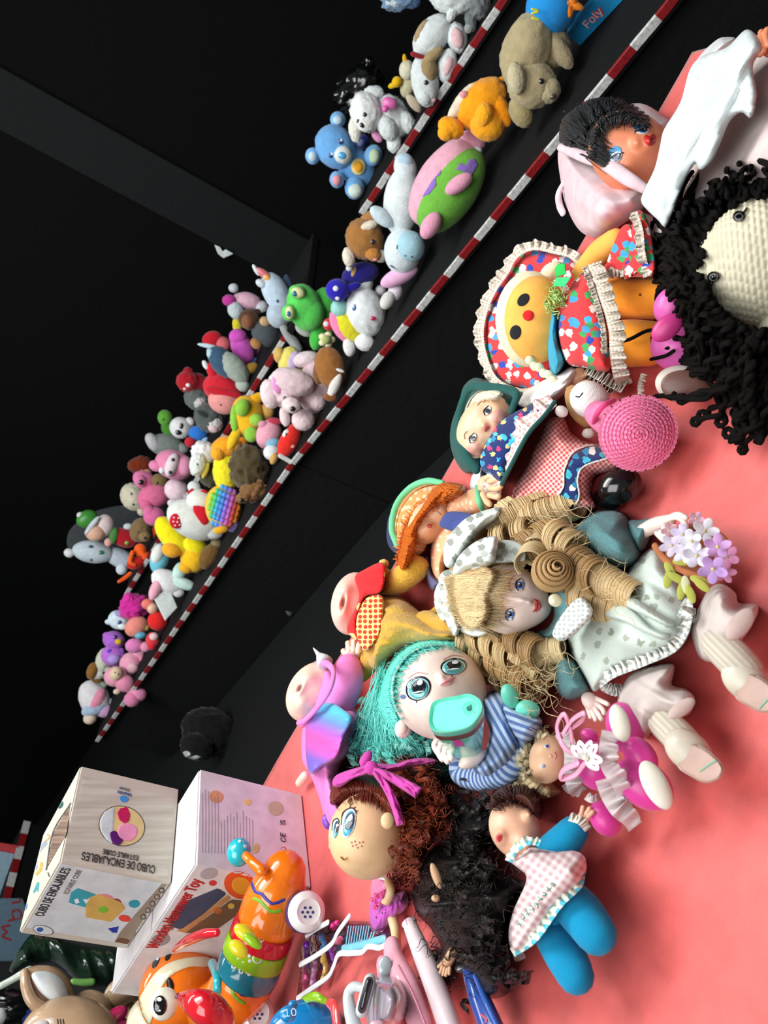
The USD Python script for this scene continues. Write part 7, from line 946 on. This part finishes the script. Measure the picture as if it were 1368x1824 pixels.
E('button', 436, 1662, 22, 12, YLW, 35, h=.128, c=10); E('button', 425, 1690, 20, 12, YLW, 40, h=.125, c=10); E('button', 450, 1676, 20, 9, LIM, 38, h=.135, c=8)
for r_, x, y, k in ((r1, 444, 1654, 0), (r1, 454, 1665, 1), (r1, 464, 1677, 2), (r2, 434, 1692, 1), (r2, 458, 1708, 3), (r3, 416, 1721, 4), (r3, 429, 1730, 4), (r3, 444, 1735, 2)):
    W_ = M((232, 236, 230), 'vinyl')
    if k == 0: [D('white_mark', r_, ell(x + dx, y + dy, 3.4, 3.4), W_) for dx, dy in ((-3, -4), (3, -5), (-3, 5), (4, 5))]; D('white_mark', r_, stroke([(x, y - 4), (x, y + 4)], 5), W_)
    elif k == 1: D('white_mark', r_, np.array([(x + (5.5 if i % 2 == 0 else 2.6) * math.sin(i * math.pi / 5), y - (5.5 if i % 2 == 0 else 2.6) * math.cos(i * math.pi / 5)) for i in range(10)]), W_)
    elif k == 2: D('white_mark', r_, ell(x, y + 1, 3.6, 3), W_); [D('white_mark', r_, ell(x + dx, y + dy, 1.8, 1.8), W_) for dx, dy in ((-5, -2), (-2, -5), (2.5, -5), (5.5, -2))]
    elif k == 3: D('white_mark', r_, ell(x, y, 9, 9), W_); D('white_mark', r_, ell(x, y, 6.2, 6.2), LIM, off=.001); [D('white_mark', r_, ell(x + dx, y + dy, 3, 3.4), W_) for dx, dy in ((-14, -5), (-8, -13), (0, -16), (-13, 4))]
    else: D('white_mark', r_, [(x - 4, y - 4), (x + 4, y - 3), (x + 4, y + 5), (x - 4, y + 4)], W_); D('white_mark', r_, ell(x, y, 2, 2), TL, off=.001)
for t_s, p, mt, w in ((tail, [(446, 1566), (454, 1588), (466, 1592), (484, 1610), (508, 1602)], BLU, 5.5), (tail, [(450, 1600), (464, 1606), (482, 1624), (502, 1622)], GRL, 5.5), (ft, [(400, 1722), (408, 1744), (420, 1754), (430, 1772), (446, 1772)], BLU, 5.5), (ft, [(392, 1722), (398, 1742), (410, 1754), (418, 1776), (436, 1788)], GRL, 5.5)): D('zigzag_stripe', t_s, stroke(p, w, 2), mt, g=2)
L('antenna', [(438, 1524, 8, .13), (450, 1536, 9, .125), (466, 1550, 11, .115)], OR); ab = E('antenna_ball', 426, 1518, 22, 24, AQT, 0, h=.135, c=21)
for x, y in ((437, 1507), (427, 1498), (446, 1520)): D('ball_dot', ab, ell(x, y, 3, 3), M((226, 240, 240), 'vinyl'))
def wheel(x, y, r, h, spots=True):
    q = S([(x, y)], h)[0]; ax_ = CAM - q; ax_ /= np.linalg.norm(ax_); ax_ = ax_ + CR * .25; ax_ /= np.linalg.norm(ax_); R_ = r * mpp(q); part('wheel_rim', lathe(q - ax_ * .026, ax_, [(0, R_ * .9), (.003, R_ * 1.02), (.02, R_ * 1.04), (.024, R_ * .98)], 32), NVY, smooth=40); w_ = part('wheel', lathe(q - ax_ * .003, ax_, [(0, R_ * .98), (.004, R_), (.01, R_ * .93), (.0145, R_ * .7), (.0155, R_ * .62), (.0145, R_ * .55), (.014, R_ * .3), (.014, .0005)], 32), WPL, smooth=40)
    for i in range(7):
        a = i * 1.047; k = 0 if i == 6 else r * .27; D('wheel_dot', w_, ell(x + 2 + k * math.cos(a), y + 1 + k * math.sin(a), r * .075, r * .075), NVY)
wheel(546, 1624, 34, .05); wheel(456, 1806, 32, .045); L('axle', [(525, 1618, 8, .05), (546, 1624, 8, .045)], NVY)
L('collar_ring', [(378, 1716, 8, .1), (388, 1742, 9, .115), (386, 1772, 9, .11), (376, 1796, 8, .1)], AQT)
hd = E('head', 322, 1762, 72, 72, OR, 0, h=.1, c=66, sub=4)
mz = E('muzzle', 274, 1822, 48, 46, CRM2, 30, h=.1, c=46); D('cream_stripe', [hd, mz], cat([(232, 1812), (250, 1775), (276, 1734), (308, 1712), (352, 1704), (378, 1708), (372, 1722), (338, 1722), (304, 1738), (284, 1768), (276, 1800), (262, 1830), (236, 1830)], 3, True), CRM2, off=.0015, thick=.003, g=4)
ew = E('eye', 292, 1788, 26, 25, M((236, 238, 220), 'plastic'), 80, h=.155, c=14); D('pupil', ew, ell(285, 1791, 12, 18, 0), M((12, 12, 14), 'gloss'), off=.0008, dome=.001); D('glint', ew, ell(284, 1780, 4.5, 4), M((250, 250, 250), 'gloss'), off=.003); D('glint', ew, ell(285, 1800, 1.8, 1.8), M((250, 250, 250), 'gloss'), off=.003)
D('brow', hd, ell(303, 1754, 6, 13, -12), M((20, 18, 18), 'vinyl'), off=.0012, dome=.002); D('brow', hd, ell(299, 1704, 4, 8, 30), M((20, 18, 18), 'vinyl'), off=.0012); D('eye_far', hd, ell(278, 1712, 5, 14, 25), M((20, 20, 40), 'gloss'), off=.001); D('eye_far_white', hd, ell(281, 1706, 3, 5, 25), M((236, 236, 236), 'gloss'), off=.002)
L('ear', [(312, 1690, 6, .15), (334, 1676, 9, .17), (362, 1664, 9, .175), (386, 1661, 7, .17)], RED); L('ear', [(322, 1778, 10, .17), (345, 1786, 22, .17), (375, 1800, 30, .15), (398, 1818, 26, .12)], RED, flat=.6, sides=18); E('ear_pin', 316, 1774, 5, 5, M((120, 60, 80), 'plastic'), h=.172, sub=2)
# ---------------------------------------------------------------- beige fawn figure
thing('fawn_figure', 'glossy beige fawn figure with a white lined ear and pink bow', 'toy', on_z(330, 1806, TZ), plane=True)
FW_ = M((178, 148, 118), 'plastic', roughness=.28); fh = E('head', 128, 1856, 92, 68, FW_, 20, h=.04, c=66); E('back', 250, 1836, 90, 46, FW_, 10, h=-.02); E('leg', 218, 1766, 32, 24, FW_, -25, h=-.01, c=22); E('hoof', 240, 1752, 22, 16, FW_, -15, h=.0, c=15); E('hip', 165, 1790, 34, 22, FW_, 20, h=-.01)
er = PUFF('ear', [(42, 1770), (40, 1736), (50, 1724), (70, 1719), (98, 1722), (120, 1738), (132, 1765), (133, 1790), (122, 1808), (92, 1812), (66, 1808), (52, 1796)], FW_, h=.03, edge=.006, under=-.02); PUFF('ear_lining', [(56, 1738), (66, 1730), (92, 1732), (112, 1746), (122, 1772), (120, 1788), (100, 1788), (78, 1774), (64, 1758)], M((220, 224, 226), 'vinyl'), h=.012, edge=.004, on=[er], thick=.008); L('ear_rim', [(44, 1732, 7, .02), (46, 1756, 9, .03), (58, 1784, 10, .035), (84, 1800, 9, .035)], FW_); E('eye', 68, 1830, 18, 10, M((220, 216, 214), 'gloss'), -20, h=.09, c=8)
for i in range(3): D('lash', fh, stroke([(104 + i * 5, 1826), (102 + i * 5, 1815)], 2), M((30, 26, 26), 'vinyl'))
BP = M((196, 30, 96), 'gloss', roughness=.12); E('bow', 204, 1812, 24, 14, BP, -35, h=.05, c=12); E('bow', 214, 1828, 22, 14, BP, 30, h=.05, c=12); E('bow_knot', 196, 1820, 9, 9, M((206, 60, 120), 'gloss'), 0, h=.06)
# ---------------------------------------------------------------- things on the near left of the red cloth
doll('clear_bag', 'clear plastic bag of small coloured hair toys under white plastic strips', (600, 1720), 'bag')
PUFF('film', [(536, 1720), (534, 1690), (546, 1660), (586, 1640), (640, 1640), (690, 1645), (700, 1672), (650, 1690), (612, 1700), (590, 1736), (545, 1776), (528, 1780)], clear_plastic(), h=.024, edge=.003, smooth=False, fold=.004, fs=120)
WST = M((228, 232, 234), 'plastic')
for i, (x, y, c, pts) in enumerate(((546, 1683, (120, 40, 190), [(546, 1680), (548, 1720)]), (572, 1668, (60, 160, 220), [(570, 1664), (578, 1680), (574, 1690)]), (594, 1650, (230, 60, 150), [(592, 1652), (600, 1644)]), (576, 1710, (226, 196, 90), [(576, 1700), (580, 1726), (574, 1748)]), (590, 1690, (140, 60, 170), [(590, 1690), (594, 1708)]), (546, 1740, (226, 90, 150), [(544, 1728), (542, 1764)]), (560, 1726, (206, 150, 206), [(562, 1716), (556, 1752)]), (602, 1676, (240, 120, 160), [(600, 1678), (606, 1672)]))):
    L('hair_clip', [(px, py, 5, .012) for px, py in pts], M(c, 'plastic')); E('clip_bead', x, y, 6.5, 6.5, M(c, 'gloss'), h=.015, sub=2)
def strip(pts, w, label): thing('plastic_strip', label, 'plastic strip', on_z(pts[1][0], pts[1][1], TZ)); L('strip', [(x, y, w, .03) for x, y in pts], WST, flat=.5)
strip([(535, 1718), (560, 1704), (590, 1682), (602, 1660), (622, 1632)], 5, 'straight white plastic strip lying across the clear bag of hair toys'); strip([(530, 1778), (556, 1760), (584, 1740), (594, 1722), (603, 1700), (622, 1698), (644, 1696), (656, 1686), (676, 1688), (690, 1680)], 5, 'wavy white plastic strip along the lower edge of the clear bag'); strip([(546, 1666), (564, 1654), (584, 1643)], 5, 'short white plastic strip beside the toy caterpillar wheel')
doll('comb', 'pale blue plastic doll comb lying in the clear bag', (645, 1685), 'comb'); CB_ = M((120, 196, 226), 'plastic'); L('spine', [(612, 1690, 7, .028), (640, 1684, 7, .028), (684, 1672, 7, .028)], CB_, flat=.5)
for i in range(11): x = 616 + i * 4.6; L('tooth', [(x, 1686 - i * 1.1, 1.5, .03), (x + 5, 1650 + (i > 8) * 10, 1.2, .03)], CB_, sides=6)
doll('hair_straightener', 'pink plastic toy hair straightener with grey oval button', (730, 1760), 'toy hair straightener'); PKS = M((236, 170, 188), 'plastic', roughness=.4); hs_ = L('arm', [(698, 1686, 17, .035), (704, 1720, 24, .035), (724, 1760, 26, .035), (752, 1830, 25, .035)], PKS, flat=.8); E('button', 686, 1722, 12, 17, M((172, 186, 190), 'plastic'), 5, h=.052, c=5); L('hinge_arm', [(682, 1716, 14, .02), (690, 1770, 18, .02), (706, 1830, 20, .02)], M((232, 158, 180), 'plastic', roughness=.4), flat=.8); L('groove', [(710, 1720, 2, .072), (732, 1762, 2, .076), (758, 1826, 2, .076)], M((206, 120, 146), 'vinyl'), sides=6)
doll('plastic_tube', 'pale pink white plastic tube beside the black hair', (760, 1740), 'tube'); L('tube', [(732, 1652, 13, .03), (752, 1700, 17, .03), (778, 1764, 20, .03), (804, 1836, 22, .03)], M((240, 220, 226), 'plastic', roughness=.35), sides=20); E('end_cap', 729, 1644, 14, 9, M((228, 206, 214), 'plastic'), -25, h=.03)
doll('hair_dryer', 'silver toy hair dryer with grey slotted nozzle', (680, 1790), 'toy hair dryer'); SLV = M((196, 204, 206), 'plastic', roughness=.3); GRY = M((150, 140, 152), 'plastic', roughness=.3)
bl = PUFF('barrel', [(657, 1740), (690, 1737), (712, 1744), (727, 1775), (722, 1810), (706, 1836), (660, 1840), (650, 1800)], GRY, h=.1, edge=.03); D('silver_band', bl, cat([(690, 1737), (712, 1744), (727, 1775), (722, 1810), (706, 1836), (690, 1838), (704, 1806), (706, 1775), (700, 1752)], 3, True), SLV, off=.0008, g=4); L('loop', [(646, 1760, 8, .05), (630, 1758, 9, .05), (621, 1772, 10, .05), (624, 1800, 12, .05), (634, 1840, 14, .05)], SLV); L('nozzle', [(659, 1746, 11, .095), (652, 1772, 12, .095), (645, 1800, 12, .095)], M((206, 212, 216), 'plastic', roughness=.35), sides=18); L('slot_rim', [(658, 1748, 7.5, .107), (651, 1773, 8, .108), (645, 1796, 8, .107)], M((60, 66, 76), 'plastic')); L('slot', [(657, 1749, 5, .112), (651, 1773, 5, .113), (646, 1794, 5, .112)], M((14, 18, 24), 'plastic')); E('pink_trim', 672, 1826, 14, 8, M((226, 180, 196), 'plastic'), 0, h=.1)
doll('hair_brush', 'dark blue glossy toy hair brush handle beside the black hair', (860, 1800), 'toy hair brush'); BB = M((32, 70, 150), 'plastic'); br = L('handle', [(836, 1734, 14, .035), (850, 1770, 20, .035), (866, 1808, 23, .035), (880, 1840, 24, .035)], BB, flat=.8); L('rib', [(846, 1738, 4, .06), (862, 1776, 5, .07), (888, 1832, 5, .072)], M((50, 96, 180), 'plastic')); E('collar', 826, 1722, 16, 9, M((120, 124, 130), 'metal'), -20, h=.035); D('red_print', br, stroke([(856, 1806), (866, 1816), (864, 1822)], 4), M((196, 60, 90), 'vinyl'))
doll('number_toy', 'blue plastic number toy with red flap cut by the bottom edge', (545, 1815), 'toy'); BT = M((22, 124, 190), 'plastic'); bt = E('body', 544, 1826, 66, 40, BT, -10, h=.045, c=38, sub=4); E('knob', 513, 1806, 15, 13, M((30, 140, 206), 'plastic'), 0, h=.092, c=10); E('knob', 522, 1790, 9, 8, M((30, 140, 206), 'plastic'), 0, h=.082, c=8); L('leaf', [(540, 1782, 7, .05), (560, 1775, 8, .055), (580, 1783, 6, .045)], LIM, flat=.5); L('flap', [(586, 1786, 8, .06), (596, 1796, 11, .06), (600, 1826, 10, .06)], M((226, 70, 70), 'plastic'), flat=.6)
q = S([(506, 1811)], .106)[0]; text_on('10', q, CR + .1 * CU, CU - .1 * CR, .0085, M((210, 236, 246), 'vinyl'))
# ---------------------------------------------------------------- the dark left: bags, posters, far tables
thing('plastic_bag', 'dark green plastic bag behind the beige fawn figure', 'bag', on_z(200, 1748, .62), plane=True); GB = M((20, 44, 30), 'plastic', roughness=.22)
PUFF('film', [(48, 1672), (72, 1664), (150, 1684), (206, 1690), (226, 1704), (214, 1742), (170, 1760), (140, 1752), (96, 1716), (60, 1720), (24, 1732), (18, 1722)], GB, h=.08, edge=.006, fold=.03, fs=25, fdir=70, under=-.06); L('green_tie', [(130, 1748, 5, .08), (150, 1750, 6, .08), (164, 1749, 6, .08)], M((120, 176, 90), 'plastic')); L('white_tie', [(2, 1756, 6, .05), (24, 1744, 6, .06), (40, 1735, 7, .07), (52, 1728, 7, .07)], M((190, 200, 186), 'plastic'), flat=.5)
thing('plastic_bag', 'black and pale plastic bags at the left lower corner', 'bag', on_z(90, 1830, .62), plane=True); PUFF('film', [(-10, 1770), (30, 1762), (60, 1790), (52, 1830), (-10, 1850)], M((14, 16, 18), 'plastic', roughness=.2), h=.04, edge=.004, fold=.02, fs=50); PUFF('white_corner', [(-10, 1800), (8, 1796), (14, 1812), (4, 1826), (-10, 1828)], M((200, 206, 204), 'paper'), h=.05, edge=.03, thick=.02); PUFF('blue_patch', [(40, 1800), (66, 1796), (70, 1824), (38, 1834)], M((36, 50, 110), 'cloth'), h=.04, edge=.01)
bench('black_bench', on_z(260, 1790, .62) - XH * .1, on_z(20, 1860, .62) - XH * .5, .62, .7, 'dark covered bench beyond the boxes carrying the dark green plastic bag')
def far(px, z): return on_z(*px, z)
FA, FB = far((75, 1275), .34), far((55, 1352), .34); GA, GB2 = far((30, 1310), .36), far((-6, 1385), .36)
bench('black_bench', FA, FB, .34, .4, 'distant low dark bench with dashed tape, left of the toys'); tape(FA, FB, 'dashed tape on the distant low bench', per=.34); bench('black_bench', GA, GB2, .36, .4, 'farthest dark bench at the left photo edge'); tape(GA, GB2, 'dashed tape on the farthest bench at the left edge', per=.4)
A_, B_ = far((43, 1462), .55), far((2, 1612), .55); t_ = B_ - A_; l_ = np.linalg.norm(t_); t_ /= l_; n__ = np.array([-t_[1], t_[0], 0]); n__ = -n__ if n__ @ (A_ - CAM) < 0 else n__
bench('black_bench', A_, B_, .55, .5, 'dark bench at the left edge under the pale blue board'); tape(A_, B_, 'red and white tape beside the pale blue board', per=.22, wid=.05)
thing('notice_board', 'pale blue board with red top border behind the red tape', 'board', A_ + t_ * .3 + n__ * .08, plane=True); PUFF('board', [(-30, 1506), (30, 1518), (26, 1560), (4, 1604), (-30, 1640)], M((150, 180, 196), 'paper'), smooth=False, h=.02, edge=.018, thick=.012); PUFF('red_border', [(-30, 1496), (34, 1506), (32, 1522), (-30, 1510)], M((196, 60, 66), 'paper'), smooth=False, h=.03, edge=.028, thick=.01)
pq = far((30, 1700), .35); thing('poster', 'pale blue poster with red handwritten letters at the left edge', 'poster', pq, plane=True); ps = PUFF('sheet', [(-30, 1600), (40, 1600), (58, 1650), (48, 1700), (20, 1712), (-30, 1712)], M((96, 122, 140), 'paper'), smooth=False, h=.01, edge=.008, thick=.006); RL = M((150, 36, 44), 'paper')
for p in ([(20, 1674), (4, 1668), (12, 1660), (3, 1652), (18, 1648)], [(14, 1640), (36, 1634), (34, 1622), (22, 1624), (24, 1636)], [(20, 1608), (34, 1606), (36, 1598)]): D('letter', ps, stroke(p, 4), RL, off=.002)
